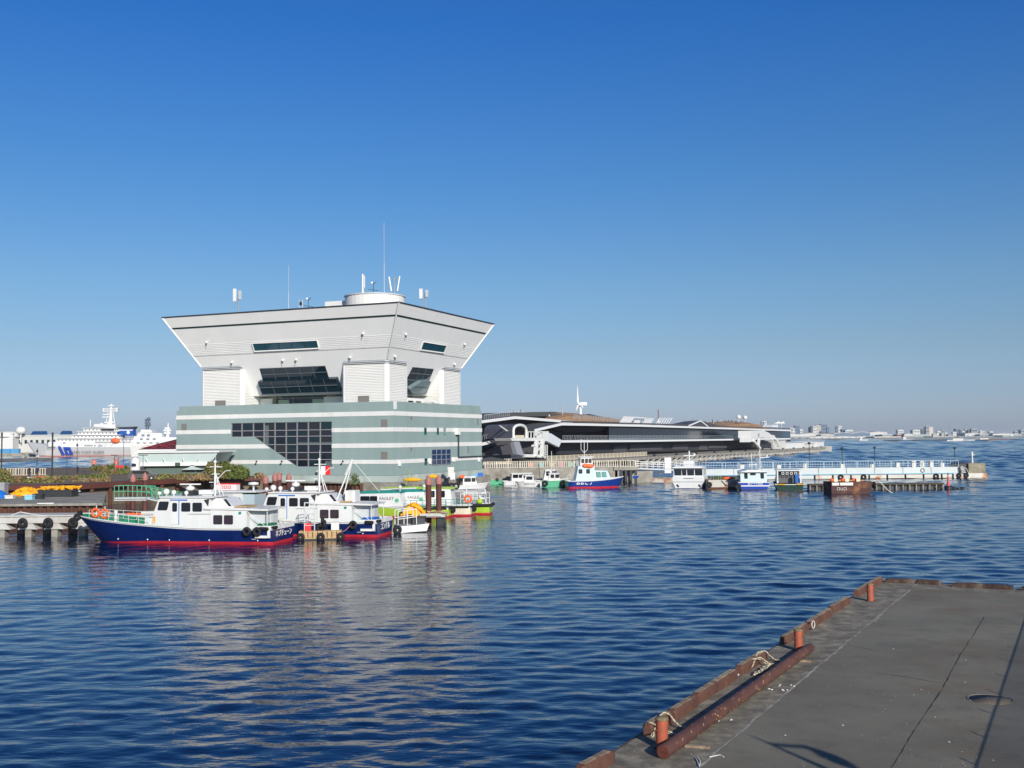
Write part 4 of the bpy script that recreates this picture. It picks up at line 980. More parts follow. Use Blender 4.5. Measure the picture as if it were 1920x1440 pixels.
b.tube(pts, .035, 6); b.build('mooring_rope', M['pile_cap'], bB)
# green railed gangway
gw = empty('gangway', onz(196, 944, QL)+Vector((0,3,0)), R(-2), 'green railed landing gangway above the orange rings behind the navy bow', 'gangway')
b = MB(); b.box(0, 4.3, 0, 1.3, .35, .5); b.bar((0,-.05,.2),(4.4,-.05,.2),.12); b.build('deck', M['lgrey'], gw)
rail(gw, [(0,0,.5),(1.6,0,.55),(4.3,0,.4)], 1.35, m=M['aqua'], r=.04, posts=.55); rail(gw, [(0,1.3,.5),(4.3,1.3,.4)], 1.35, m=M['aqua'], r=.04, posts=.55)
g2_ = empty('gangway', onz(258, 944, QL)+Vector((0,3,0)), R(-12), 'green railed ramp sloping down right of the brown piles', 'gangway')
b = MB(); b.prism([(0,0,.3),(5,0,-.6),(5,0,-.45),(0,0,.45)], (0,1.3,0)); b.build('deck', M['lgrey'], g2_)
rail(g2_, [(0,0,.45),(5,0,-.45)], 1.25, m=M['aqua'], r=.04, posts=.6); rail(g2_, [(0,1.3,.45),(5,1.3,-.45)], 1.25, m=M['aqua'], r=.04, posts=.6)
pt_ = empty('landing_pontoon', (xat(196,114), 113, 0), 0, 'floating landing pontoon with white frames and orange rings behind the navy bow', 'pontoon')
w_ = xat(312,114)-xat(196,114)
b = MB(); b.box(0, w_, 0, 3, .1, .7); b.build('float', M['concrete'], pt_)
rail(pt_, [(1.5,.2,.7),(w_,.2,.7)], 1.0, m=M['lgrey'], r=.035, posts=.7)
for x in (w_*.45, w_*.52, w_*.60): b = MB(); b.torus((x,.1,1.35), .36, .11, 'y', 18, 8); b.build('life_ring', M['orange'], pt_)
b = MB(); b.box(w_*.62, w_*.85, .6, 1.4, .7, 1.9); b.build('machine', M['offwhite'], pt_)
# ---- hedges and shrubs (leaf clumps)
def leaves(mb, c, rx, ry, rz, n, size, r_, bare=.0):
    for i in range(n):
        while True:
            u = Vector((r_.uniform(-1,1), r_.uniform(-1,1), r_.uniform(0,1)))
            if Vector((u.x,u.y,u.z)).length < 1.0+.12*math.sin(u.x*9+u.y*5): break
        p = Vector((c[0]+u.x*rx, c[1]+u.y*ry, c[2]+u.z*rz)); s = size*r_.uniform(.6,1.4)
        a = Vector((r_.gauss(0,1), r_.gauss(0,1), r_.gauss(0,1))).normalized(); d = a.orthogonal().normalized()*s; e = a.cross(d)*r_.uniform(.5,.9)
        k = (math.sin(p.x*.9)+math.sin(p.x*2.3+p.z*2)+r_.uniform(-1.2,1.2)); m = 0 if k > -.1 else 1 if k > -1.1 else 2
        mb.add([p-d-e, p+d-e, p+d*.6+e, p-d*.6+e], [(0,1,2,3)], m)
def hedge(px0, px1, py, D, h, d, n, label, size=.16, name='hedge', cat='hedge', seed=1, mats=None):
    r_ = random.Random(seed); x0, x1 = xat(px0,D), xat(px1,D); k = max(1, int((x1-x0)/2.2)); z = PR
    root = empty(name, ((x0+x1)/2, D, z), 0, label, cat, 'low hedges on the promenade' if name == 'hedge' else None)
    b = MB()
    for i in range(k):
        cx = (x0-x1)/2+(x1-x0)*(i+.5)/k; leaves(b, (cx, r_.uniform(-.3,.3), -.05), (x1-x0)/k*.75, d, h*(.82 if h < 2.2 else 1)*r_.uniform(.65,1.08), n//k, size, r_)
    b.build('foliage', mats or [M['leaf'],M['leaf2'],M['leaf3']], root)
    b = MB()
    for i in range(k*3):
        x = r_.uniform((x0-x1)/2,(x1-x0)/2); b.tube([(x,0,-.1),(x+r_.uniform(-.3,.3),r_.uniform(-.4,.4),h*r_.uniform(.6,1.0))], .03, 5)
    b.build('stem', M['twig'], root)
OL = [M['leaf2'],M['leaf'],M['leaf3']]; BR_ = [M['leaf3'],M['leaf2'],M['twig']]
hedge(408, 462, 900, 176, 2.6, 1.3, 3800, 'tall square yellow green bush against the sage wall', .15, 'bush', 'bush', 2, [M['leaf'],M['leaf'],M['leaf2']])
hedge(388, 418, 900, 179, 3.0, 1.2, 1500, 'taller brownish bush left of the square green one', .15, 'bush', 'bush', 3, OL)
hedge(300, 396, 896, 176, 1.3, 1.2, 2600, 'olive hedge with bare brown patches under the low pavilion', seed=4, mats=OL)
hedge(262, 300, 900, 172, 1.1, 1.2, 1100, 'olive hedge left of the pavilion behind the brown piles', seed=5, mats=OL)
hedge(345, 395, 897, 171, .9, .9, 1300, 'dry brown undergrowth along the boardwalk edge', seed=16, mats=BR_)
hedge(196, 262, 899, 205, 1.2, 1.5, 1600, 'green hedge behind the parked dark car', seed=6)
hedge(110, 200, 897, 178, 1.0, 1.6, 2200, 'low rounded green hedge left of the dark car', seed=7)
hedge(0, 112, 905, 165, 1.5, 1.8, 3200, 'long olive hedge behind the yellow boom heaps', seed=8, mats=OL)
hedge(-40, 14, 890, 196, 1.9, 1.4, 1200, 'hedge at the far left edge behind the grey path', seed=9, mats=OL)
hedge(172, 245, 885, 232, 1.9, 1.6, 1600, 'far dark hedge beyond the red notice boards', seed=10)
hedge(150, 200, 905, 166, .7, .9, 900, 'brown grass tufts at the boardwalk edge', seed=11, mats=BR_)
hedge(478, 492, 900, 178, 1.0, .8, 250, 'small dry tuft at the right end of the boardwalk', seed=12, mats=BR_)
# ---- low pavilion in front of the office (boat shaped)
M['pavil'] = mat('pavilion_wall', (.42,.5,.48), .6, var=.05, vscale=.3)
DP = 180.0; x0_, x1_ = xat(262,DP), xat(412,DP); zt_ = 7.55
pv = empty('pavilion', (x0_, DP, PR), 0, 'low pale green boat shaped pavilion with thin white roof left of the office', 'building')
W_ = x1_-x0_; z1 = zt_-PR
b = MB(); b.prism([(0,0,z1-1.75),(W_-1.3,0,z1-1.75),(W_-.25,0,z1-.25),(-.3,0,z1-.25)], (0,10,0)); b.build('wall', M['pavil'], pv)
b = MB(); b.box(-.7, W_+.05, -.4, 10.4, z1-.24, z1+.0); b.build('roof', M['white'], pv)
b = MB(); b.box(.2, W_-2.0, -.3, 9.5, z1-2.4, z1-1.76); b.build('white_band', M['stripe'], pv)
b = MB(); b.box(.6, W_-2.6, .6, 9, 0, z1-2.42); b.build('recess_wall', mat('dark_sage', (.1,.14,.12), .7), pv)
for px_ in (280, 312, 348, 371):
    x = xat(px_,DP)-x0_; b = MB(); b.bar((x-.15,-.35,z1-1.75),(x+.2 if px_ > 360 else x-.35,-.5,z1-1.15),.16); b.build('spotlight', M['white'], pv)
x = xat(361,DP)-x0_; b = MB(); b.prism([(x-1.7,-.4,z1-3.05),(x+1.9,-.4,z1-3.05),(x+.4,-.4,z1-2.6),(x-.3,-.4,z1-2.6)], (0,2,0)); b.box(x-.35,x+.4,-.3,.5,z1-2.7,z1-2.3); b.build('awning', M['pavil'], pv)
b = MB(); b.box(xat(329.5,DP)-x0_, xat(339,DP)-x0_, -.34, -.28, z1-2.38, z1-1.85); b.build('window', mat('olive_pane', (.06,.09,.07), .3), pv)
kx = xat(262,178); kp = empty('ticket_kiosk', (kx, 176, PR), 0, 'small white rounded kiosk with one dark window at the left end of the pavilion', 'kiosk')
b = MB(); b.lathe([(.75,0),(.75,2.6),(.55,3.1),(.05,3.3)], 14, c=(0,0,.2)); b.build('body', M['boat_white'], kp); b = MB(); b.box(-.35,.35,-.8,-.6,2.0,2.5); b.build('window', M['boat_glass'], kp)
# ---- small things on the promenade
def post(px, ybot, ytop, D, label, heads='T', r=.07, z=PR):
    x = xat(px,D); zt = ony(px,ytop,D).z; root = empty('street_lamp', (x,D,z), 0, label, 'lamp post', 'dark lamp posts on the promenade'); h = zt-z
    b = MB(); b.tube([(0,0,0),(0,0,h)], r, 6); b.build('pole', M['dark'], root)
    b = MB()
    if heads == 'T': b.box(-.7,.7,-.15,.15,h,h+.12)
    elif heads == 'ball': b.ball((0,0,h-.5),.24,8)
    else: b.box(-.12,.12,-.12,.12,h-.6,h+.1)
    b.build('lamp_head', M['dark'], root)
post(3.5, 895, 812, 205, 'tall dark lamp post at the left edge against the warehouse', 'c', .12)
post(98.5, 897, 812, 190, 'tall thick dark lamp post in front of the ship bow', 'c', .13)
post(70, 890, 841, 215, 'shorter dark lamp post with round head near the white fence', 'ball')
post(126, 895, 860, 200, 'low lamp post with flat wide head left of the hedge', 'T', .04)
post(145, 893, 830, 215, 'slim lamp post with round head in front of the blue stripes', 'ball', .05)
post(215, 888, 854, 215, 'low lamp with flat head left of the red notice boards', 'T', .04); post(222, 888, 857.5, 205, 'low lamp with flat head above the red notice boards', 'T', .04)
post(268.5, 890, 854, 175, 'low lamp with flat head beside the kiosk', 'T', .04); post(232, 893, 815, 230, 'slim dark mast right of the orange lifeboat', 'c', .05)
def fence_panels(name, p0, p1, h, m, label, n, z, group=None, gap=.14):
    p0 = Vector(p0); p1 = Vector(p1); d = (p1-p0); L_ = d.length; t = d.normalized(); root = empty(name, (p0.x,p0.y,z), math.atan2(t.y,t.x), label, 'fence', group)
    for i in range(n):
        a, c = L_*i/n+.04, L_*(i+1)/n-.04
        b = MB(); b.box(a, a+.09, -.05,.05,0,h+.05); b.build('post', m, root)
        b = MB(); b.box(a, c, -.03,.03,h-.07,h); b.box(a, c, -.03,.03,.08,.16); k = max(2, int((c-a)/(gap*2)))
        for j in range(k): x = a+(c-a)*(j+.5)/k; b.box(x-gap*.32, x+gap*.32, -.025, .025, .1, h-.05)
        b.build('panel', m, root)
    return root
fence_panels('white_fence', (xat(13,200),200,0), (xat(88,200),200,0), 1.35, M['cream'], 'cream picket fence on the promenade at far left', 5, PR, gap=.2)
crate('planter', 38, 46, 893.5, 896, PR, .6, M['red'], 'small red planter in front of the cream fence', 'planter', D=185)
crate('barrier', 66, 85, 893, 896.5, PR, .5, M['orange'], 'low red orange barrier below the cream fence', 'barrier', D=182)
crate('barrier', 51, 63, 893.5, 896, PR, .5, M['white'], 'low white barrier between the red ones', 'barrier', D=182)
ns = empty('notice_board', (xat(218,205),205,PR), 0, 'two bright red notice boards on thin posts above the parked car', 'sign')
for a_, c_ in ((-.1,.55),(.75,1.4)): b = MB(); b.box(a_,c_,-.03,.03,1.15,1.65); b.build('board', M['red'], ns)
for x in (-.15,.65,1.45): b = MB(); b.tube([(x,.05,-0.0),(x,.05,2.3)], .035, 6); b.build('post', M['grey'], ns)
for px_, py_ in ((176.5,866.5),(218,866.5)):
    p = ony(px_, py_, 235); rr = empty('life_ring', (p.x,235,p.z-.4-.9*0), 0, 'orange life ring on a stand at the far promenade edge, %s' % ('left of the red boards' if px_ < 200 else 'above the red boards'), 'life ring')
    b = MB(); b.torus((0,0,.4), .42, .14, 'y', 16, 6); b.build('ring', M['orange'], rr); b = MB(); b.tube([(0,.1,-(p.z-.4-PR)),(0,.1,.4)], .05, 6); b.build('stand', M['white'], rr)
# parked car seen through the hedge
cp = onz(221, 905, PR); ca = empty('parked_car', (cp.x, 171, PR-.02), R(4), 'dark grey estate car parked between the hedges behind the brown piles', 'car')
b = MB(); b.prism([(-2.2,0,.3),(2.2,0,.3),(2.25,0,.85),(1.3,0,.98),(.7,0,1.5),(-1.7,0,1.52),(-2.15,0,1.0),(-2.25,0,.7)], (0,1.75,0)); b.build('body', mat('car_grey', (.09,.09,.09), .3), ca)
b = MB(); b.prism([(-1.6,-.02,1.0),(1.1,-.02,1.0),(.62,-.02,1.42),(-1.5,-.02,1.42)], (0,.03,0)); b.build('window', M['boat_glass'], ca)
for x in (-1.4,1.4):
    b = MB(); b.torus((x,-.02,.32), .24, .1, 'y', 14, 6); wl = b.build('tyre', M['black'], ca); b = MB(); b.tube([(x,-.06,.32),(x,.06,.32)], .16, 10); b.build('rim', M['lgrey'], wl)
# people: one continuous body each
def person_mesh(coat, leg, step=.18, arm=.12):
    me = bpy.data.meshes.new('person'); V = [(0,0,.92),(0,0,1.15),(0,0,1.42),(0,0,1.52),(0,.01,1.63),(0,.01,1.72),
        (-.1,step,.5),(-.11,step+.05,.08),(-.11,step-.1,.03), (.1,-step*.6,.5),(.11,-step-.02,.08),(.11,-step-.16,.03),
        (-.2,0,1.42),(-.26,arm,1.14),(-.24,arm-.14,.92),(.2,0,1.42),(.26,-arm,1.14),(.24,-arm-.12,.92),(-.09,0,.88),(.09,0,.88)]
    E = [(0,1),(1,2),(2,3),(3,4),(4,5),(0,18),(18,6),(6,7),(7,8),(0,19),(19,9),(9,10),(10,11),(2,12),(12,13),(13,14),(2,15),(15,16),(16,17)]
    rad = [.15,.15,.17,.07,.10,.08,.085,.055,.05,.085,.055,.05,.075,.055,.045,.075,.055,.045,.1,.1]
    me.from_pydata(V, E, []); o = bpy.data.objects.new('tmp', me); COL.objects.link(o)
    md = o.modifiers.new('s', 'SKIN'); md.use_smooth_shade = True
    for i, r in enumerate(rad): me.skin_vertices[0].data[i].radius = (r, r*.8); me.skin_vertices[0].data[i].use_root = (i == 0)
    o.modifiers.new('u', 'SUBSURF').levels = 1
    m2 = bpy.data.meshes.new_from_object(o.evaluated_get(bpy.context.evaluated_depsgraph_get())); bpy.data.objects.remove(o); m2.name = 'person'
    m2.materials.clear()
    for m_ in (coat, leg, M['skin'], M['hair']): m2.materials.append(m_)
    for p in m2.polygons:
        z = p.center.z; x = abs(p.center.x); p.material_index = 3 if z > 1.68 or (z > 1.58 and p.center.y > .04) else 2 if z > 1.5 or (z < .97 and x > .19) else 0 if z > .88 else 1
    return m2
M['hair'] = mat('dark_hair', (.015,.012,.01), .8)
COATS = [((.02,.022,.03),(.02,.02,.03)),((.5,.5,.48),(.03,.035,.06)),((.02,.03,.08),(.02,.02,.02)),((.12,.09,.06),(.05,.05,.06)),((.2,.03,.03),(.02,.02,.03))]
PM = [person_mesh(mat('coat', a, .8), mat('trousers', c, .8), .1+.08*i, .08+.05*(i % 3)) for i, (a, c) in enumerate(COATS)]
def person(loc, k, rz, label, group, sc_=1.0):
    o = bpy.data.objects.new('person', PM[k % len(PM)]); COL.objects.link(o); o.location = loc; o.rotation_euler.z = rz; o.scale = (sc_,)*3
    return tag(o, label, 'person', group)
person((xat(56,198),198,PR), 0, 1.4, 'person in dark coat walking in front of the cream fence', 'people on the promenade')
person((xat(71,199),199,PR), 2, .4, 'person in dark blue coat beside the round headed lamp', 'people on the promenade')
person((xat(146,203),203,PR), 0, 2.8, 'person in black coat standing left of another by the hedge', 'people on the promenade')
person((xat(158,202),202,PR), 3, 2.2, 'person in brown coat standing right of another by the hedge', 'people on the promenade')
pp = ony(576, 908, 150); person((BO+XA*(-21)-YA*1.5).xy.to_tuple()+(2.15,), 3, .3, 'person in dark jacket standing on the quay below the large window', 'people on the promenade')
# ---- coast guard cutter and far bank at the left
SD_ = 740.0; sx0 = xat(50,SD_); kx = SD_/FPX
def SX(px): return xat(px,SD_)-sx0
def SZ(px, py): return ony(px,py,SD_).z
cg = empty('coast_guard_ship', (sx0,SD_,0), 0, 'large white coast guard ship with blue bow stripes and tall lattice mast', 'ship')
b = MB()
deck = [(0,828.5),(3,828.8),(40,833),(44,836.5),(85,838),(285,838)]
top = [(SX(50+a), SZ(50+a,y)) for a, y in deck]; L_ = SX(335)
for s, w0 in ((0,0),):
    rings = []
    for x, z in top+[(L_, SZ(335,838))]:
        t = x/L_; hw = 8*min(1, (t/.35))**.6+.15; f = min(1, max(0, t/.12)); xw = x+(1-f)*5.0
        rings.append([(xw+ (6.2 if t < .02 else 0),-hw*.55,-1),(x+(6.2 if t < .02 else 3.5*(1-f)),-hw*.75,1.4),(x,-hw,z),(x,hw,z),(x+(6.2 if t < .02 else 3.5*(1-f)),hw*.75,1.4),(xw+(6.2 if t < .02 else 0),hw*.55,-1)])
b.loft(rings, sm=False); 
hl = b.build('hull', mat('ship_hull_white', (.52,.53,.53), .45, var=.06, vscale=.05), cg)
b = MB(); b.box(10, L_-1, -8.2, 8.2, -.5, .9); b.build('boot_top', M['pile_cap'], cg)
def hullquad(mb, pts, y=-8.3): mb.prism([(SX(x), y, SZ(x,z)) for x, z in pts], (0,.6,0))
Mblue = mat('stripe_blue', (.01,.05,.35), .4)
b = MB(); hullquad(b, [(118.5,836.5),(123,836.5),(131.5,853),(127,853)], -8.9); b.build('blue_stripe', Mblue, cg)
b = MB(); hullquad(b, [(128.5,838),(141,838),(146.5,851.5),(142,851.5),(138,842),(134,842),(137.5,849),(133.5,849)], -8.9); hullquad(b, [(131,849.5),(146.5,849.5),(146.5,852.3),(132,852.3)], -8.95); b.build('blue_stripe', Mblue, cg)
text_on('JAPAN COAST GUARD', 2.2, M['dark'], cg, (SX(173.5), -8.75, SZ(173,847.3)), (1,0,0)); text_on('PLH 32', 1.9, M['dark'], cg, (SX(105), -7.7, SZ(105,838.6)), (1,0,0))
def sbox(pts, y0, y1, name, m, par=cg): b = MB(); b.prism([(SX(x), y0, SZ(x,z)) for x, z in pts], (0,y1-y0,0)); return b.build(name, m, par)
ss = sbox([(98,838),(98,828.5),(262,828.5),(266,838)], -6.2, 6, 'superstructure', M['boat_white'])
for k_, (pp_, yy_) in enumerate((([(112,829),(114,821.5),(262,821.5),(262,829)],5.6),([(138,822),(143,815),(228,815),(232,822)],5.0),([(150,815.5),(153,808.5),(224,808.5),(224,815.5)],4.6),([(160,809),(163,802.5),(222,802.5),(223,809)],4.2))):
    sbox(pp_, -yy_, yy_, 'deck_tier', M['boat_white']); x0_, x1_ = pp_[1][0]-3, pp_[2][0]+4; yt_ = pp_[1][1]
    sbox([(x0_,yt_+.9),(x0_,yt_),(x1_,yt_),(x1_,yt_+.9)], -yy_-1.3, yy_+1.3, 'walkway', M['white'])
    b = MB()
    for q_ in range(int((x1_-x0_)/7)): xx = x0_+4+q_*7; b.box(SX(xx),SX(xx+2.2),-yy_-.12,-yy_,SZ(xx,yt_+4.6),SZ(xx,yt_+3))
    b.build('porthole', M['boat_glass'], cg)
sbox([(180,800),(182,795),(221,796),(221,803)], -5, 5, 'bridge', M['boat_white']); sbox([(196,804),(196,806.8),(220,806.8),(220,804)], -6.1,-5.9, 'bridge_window', M['boat_glass'])
for x0p, x1p, y0p, y1p in ((165,181,834,837),(183,200,834,837.5),(185,215,828,830.5),(222,262,828,830),(125,130,829,832),(240,262,818,820)):
    sbox([(x0p,y1p),(x1p,y1p),(x1p,y0p),(x0p,y0p)], -6.25, -5.95, 'deck_opening', M['grey'])
for k in range(3): sbox([(186+k*12,838),(190+k*12,831),(195+k*12,831),(191+k*12,838)], -7.2, -6.9, 'davit', M['boat_white'])
fn = sbox([(223,817),(221,804),(252,804),(252,817)], -3, 3, 'funnel', mat('funnel_blue', (.01,.08,.35), .4)); sbox([(221,804),(221,801),(255.5,800),(253,804)], -3.3, 3.3, 'funnel_top', M['dark'])
sbox([(221.5,807.5),(221.5,805.5),(252,805.5),(252,807.5)], -3.2, -3.0, 'funnel_band', M['white']); b = MB(); b.ball((SX(243),-3,SZ(243,811)), 1.2, 12, 0, (1,.2,1)); b.build('funnel_badge', M['white'], cg)
b = MB(); b.ball((SX(223.5),-7,SZ(223,826)), 3.0, 14, 0, (1,.5,.62)); b.build('lifeboat', M['orange'], cg)
b = MB(); b.tube([(SX(206),0,SZ(206,800)),(SX(208),0,SZ(208,757.5))], 1.9, 8, r2=.6)
for yy, a0, a1 in ((761,203,215),(767,193,221.5),(771,193,220),(777,193,205),(782,192,207),(792,196,216),(797,186,214)): b.box(SX(a0), SX(a1), -1.2, 1.2, SZ(200,yy)-.35, SZ(200,yy)+.35)
b.bar((SX(198),0,SZ(198,798)),(SX(203),0,SZ(203,770)),.5); b.bar((SX(216),0,SZ(216,798)),(SX(211),0,SZ(211,768)),.5); b.box(SX(194),SX(196),-1,1,SZ(195,772),SZ(195,765)); b.box(SX(218),SX(221),-1,1,SZ(219,772),SZ(219,764.5)); b.build('mast', M['boat_white'], cg)
for px_, py_, r_ in ((191,797,1.6),(205,795,1.5),(174,821,1.6),(82,856,1.2)): b = MB(); b.ball((SX(px_),-1 if py_ < 850 else -9.5,SZ(px_,py_)), r_, 10); b.build('radome', M['white'], cg)
b = MB(); b.tube([(SX(169),0,SZ(169,800)),(SX(169),0,SZ(169,787))], .4, 6); b.build('foremast', M['white'], cg)
# second ship and maroon truss
s2 = empty('white_ship', (xat(252,640),640,0), 0, 'white ship superstructure with dark and white masts behind the pavilion', 'ship')
def s2b(pts, y0, y1, name, m): b = MB(); b.prism([(xat(x,640)-xat(252,640), y0, ony(x,z,640).z) for x, z in pts], (0,y1-y0,0)); return b.build(name, m, s2)
s2b([(252,856),(250,836),(352,830),(352,856)], -5, 5, 'hull', M['offwhite'])
for k_, pp_ in enumerate(([(250,836),(252,826),(352,826),(352,836)],[(254,826),(256,818),(346,820),(346,826)],[(260,818),(263,811),(306,812),(308,819)],[(266,811),(268,805.5),(286,805.5),(289,811)])): s2b(pp_, -4.8+k_*.6, 5, 'deck_tier', M['boat_white'])
for x_, y_ in ((262,829),(274,829),(286,829),(298,829),(268,821.5),(280,821.5),(292,821.5),(271,814),(281,814)): s2b([(x_,y_),(x_+5,y_),(x_+5,y_+2.4),(x_,y_+2.4)], -5.1, -4.7, 'deck_opening', M['grey'])
b = MB(); X = lambda px, py: (xat(px,640)-xat(252,640), 0, ony(px,py,640).z)
b.tube([X(276,812), X(276,785)], 1.0, 6)
for yy in (788,793,798): b.bar((X(271,yy)), (X(281.5,yy-1)), .7)
b.ball(X(278.5,786), 1.2, 8); b.ball(X(278.5,796), 1.3, 8); b.build('mast', mat('mast_grey', (.1,.13,.17), .5), s2)
b = MB(); b.tube([X(314,820), X(315,793)], 1.2, 6, r2=.3)
for yy, h_ in ((803,5),(807,7),(812,6)): b.bar(X(314-h_,yy), X(314+h_,yy), 1.0)
b.build('mast', M['white'], s2)
mp = empty('maroon_canopy', (xat(258,420),420,0), 0, 'dark maroon sloping canopy with bright red cross bracing beside the office', 'canopy')
b = MB(); Y = lambda px, py, dy=0: (xat(px,420)-xat(258,420), dy, ony(px,py,420).z)
b.prism([Y(258,843),(Y(300,831)),(Y(345,820)),(Y(345,843))], (0,8,0)); b.build('wall', mat('maroon', (.05,.004,.012), .6), mp)
b = MB()
for a_, c_ in (((276,835),(296,842)),((293,831),(322,841)),((282,842),(318,829)),((300,841),(332,826)),((266,839),(335,833))): b.bar(Y(*a_,-.3), Y(*c_,-.3), .17)
b.build('bracing', mat('bright_red', (.32,.02,.04), .5), mp)
b = MB(); b.box(Y(258,0)[0], Y(345,0)[0], -.5, 8, ony(258,847,420).z, ony(258,843,420).z); b.build('base_beam', M['white'], mp)
for k in range(6): b = MB(); x = Y(262+k*14,0)[0]; b.box(x-.2,x+.2,0,.4,1,ony(258,846,420).z); b.build('pillar', M['grey'], mp)
land('canopy_quay', M['concrete'], [(xat(250,416),416),(xat(420,416),416),(xat(420,450),450),(xat(250,450),450)], -.5, 2.0)
def far_building(px0, px1, ytop, ybot, D, m, label, win_=0, group='white sheds on the far bank', roof=None, depth=30, slope=0, name='warehouse', cat='building', rects=()):
    x0, x1 = xat(px0,D), xat(px1,D); zt = ony((px0+px1)/2,ytop,D).z; zb = max(0, ony((px0+px1)/2,ybot,D).z-1) if ybot else 0
    root = empty(name, ((x0+x1)/2,D,0), 0, label, cat, group); w2 = (x1-x0)/2
    b = MB(); b.prism([(-w2,0,0),(w2,0,0),(w2,0,zt-slope),(-w2+(slope and 1),0,zt)], (0,depth,0)); b.build('wall', m, root)
    b = MB(); b.prism([(-w2-.5,-.5,zt+.02),(w2+.5,-.5,zt-slope+.02),(w2+.5,-.5,zt-slope+.8),(-w2-.5,-.5,zt+.8)], (0,depth+1,0)); b.build('roof', roof or M['lgrey'], root)
    for i in range(win_):
        x = -w2+2*w2*(i+.5)/win_; b = MB(); b.box(x-w2/win_*.45, x+w2/win_*.45, -.12, 0, zt*.62, zt*.8); b.build('window', M['glass'], root)
    return root
wh = far_building(22, 170, 817, 855, 800, mat('shed_wall', (.5,.5,.47), .7), 'long pale warehouse with rows of small windows behind the ship bow', 14)
for a_, c_ in ((48,90),(103,137)):
    b = MB(); x0, x1 = xat(a_,800)-wh.location.x, xat(c_,800)-wh.location.x; z = ony(100,817,800).z
    b.prism([(x0+4,-1,z+.9),(x1,-1,z+.9),(x1-6,12,z+3.3),(x0,12,z+3.3)], (0,0,.3)); b.build('solar_panel', mat('solar_blue', (.01,.03,.1), .2), wh)
far_building(-60, 24, 815, 855, 790, mat('shed_white', (.62,.62,.6), .7), 'tall white windowless shed at the far left', 0)
b = MB(); b.ball((xat(39,795),795,ony(39,807,795).z), 3.6, 14, 0, (1,1,.8)); b.tube([(xat(39,795),795,10),(xat(39,795),795,ony(39,810,795).z)], .5, 6); tag(b.build('radar_dome', M['white']), 'white radar dome on the long warehouse roof', 'radome')
b = MB(); b.lathe([(8,14.2),(8.2,16.5),(5,18.0),(.1,18.3)], 16, (xat(10,792),796,0)); tag(b.build('roof_dome', M['offwhite']), 'flat white domed roof unit on the far left shed', 'roof unit')
land('far_left_quay', M['concrete'], [(xat(-400,760),760),(xat(58,760),760),(xat(200,790),790),(xat(700,800),800),(xat(700,1500),1500),(xat(-400,1500),1500)], -.5, 2.6)
for k, (a_, c_) in enumerate(((-20,2),(3,18),(19,35))):
    crate('shipping_container', a_, c_, 843, 851, 2.6, 3, mat('container_blue%d' % k, (.08,.28,.5), .5), ['blue container cut by the left edge of the view','middle one of the blue containers on the far bank','rightmost blue container nearest the ship bow'][k], 'container', D=762)
land('long_breakwater', mat('wet_stone', (.07,.075,.08), .7, var=.4, vscale=.2), [(xat(-400,520),520),(xat(98,560),560),(xat(100,566),566),(xat(-400,540),540)], -.5, 1.6)
# ================================================================== WHARF RIGHT OF THE OFFICE, SMALL CRAFT
WY = 219.0
def pz(px, py, D): return ony(px, py, D).z
wh_top = 3.2
land('wharf', M['concrete'], [(xat(901,WY),WY),(xat(1160,WY),WY),(xat(1160,250),250),(xat(901,250),250)], -.5, wh_top)
wd = empty('wharf_platform', (xat(1150,WY),WY-.3,0), 0, 'concrete wharf platform on dark piles behind the blue hulled pilot boat', 'wharf')
w_ = xat(1196,WY)-xat(1150,WY); b = MB(); b.box(0, w_, 0, 14, 2.6, 3.22); b.build('deck', M['concrete'], wd)
for i in range(5): b = MB(); x = .5+i*(w_-1)/4; b.box(x-.25,x+.25,.3,.9,-.5,2.6); b.build('pile', M['dark'], wd)
b = MB(); b.box(w_*.55, w_+3.2, 3, 9, -.4, 2.3); b.build('abutment', M['concrete'], wd)
for i, (a_, c_, lab) in enumerate(((908,972,'cream fence panels at the corner of the sage building'),(973,1072,'cream fence with pastel picture panels above the small white boats'),(1074,1160,'cream fence behind the pilot boat cabin'),(1161,1198,'cream fence at the right end of the wharf'))):
    n = max(2, int((xat(c_,WY)-xat(a_,WY))/2.1)); f_ = fence_panels('wharf_fence', (xat(a_,WY+.3),WY+.3,0), (xat(c_,WY+.3),WY+.3,0), 1.35, M['cream'], lab, n, wh_top, 'cream fences on the wharf', gap=.2)
    if i == 1:
        for k, cc in enumerate(((.55,.33,.27),(.3,.45,.4),(.5,.4,.25),(.5,.3,.3),(.28,.42,.35))): b = MB(); b.box(2+k*2.0, 2.9+k*2.0, -.06, -.03, .25, 1.05); b.build('picture_panel', mat('pastel%d' % k, cc, .7), f_)
fence_panels('terminal_fence', (xat(905,262),262,0), (xat(960,264),264,0), 1.3, M['cream'], 'far cream fence left of the boarding tower foot', 7, 3.0, 'cream fences on the wharf', gap=.2)
b = MB(); b.prism([(-2.6,0,0),(2.6,0,0),(2.2,0,.5),(-.6,0,.95),(-2.0,0,.7)], (0,3,0)); tag(b.build('dark_cover', M['dark'], None, (xat(925,223),223,wh_top+1.25)), 'low dark cover roof over the fence beside the sage building', 'cover')
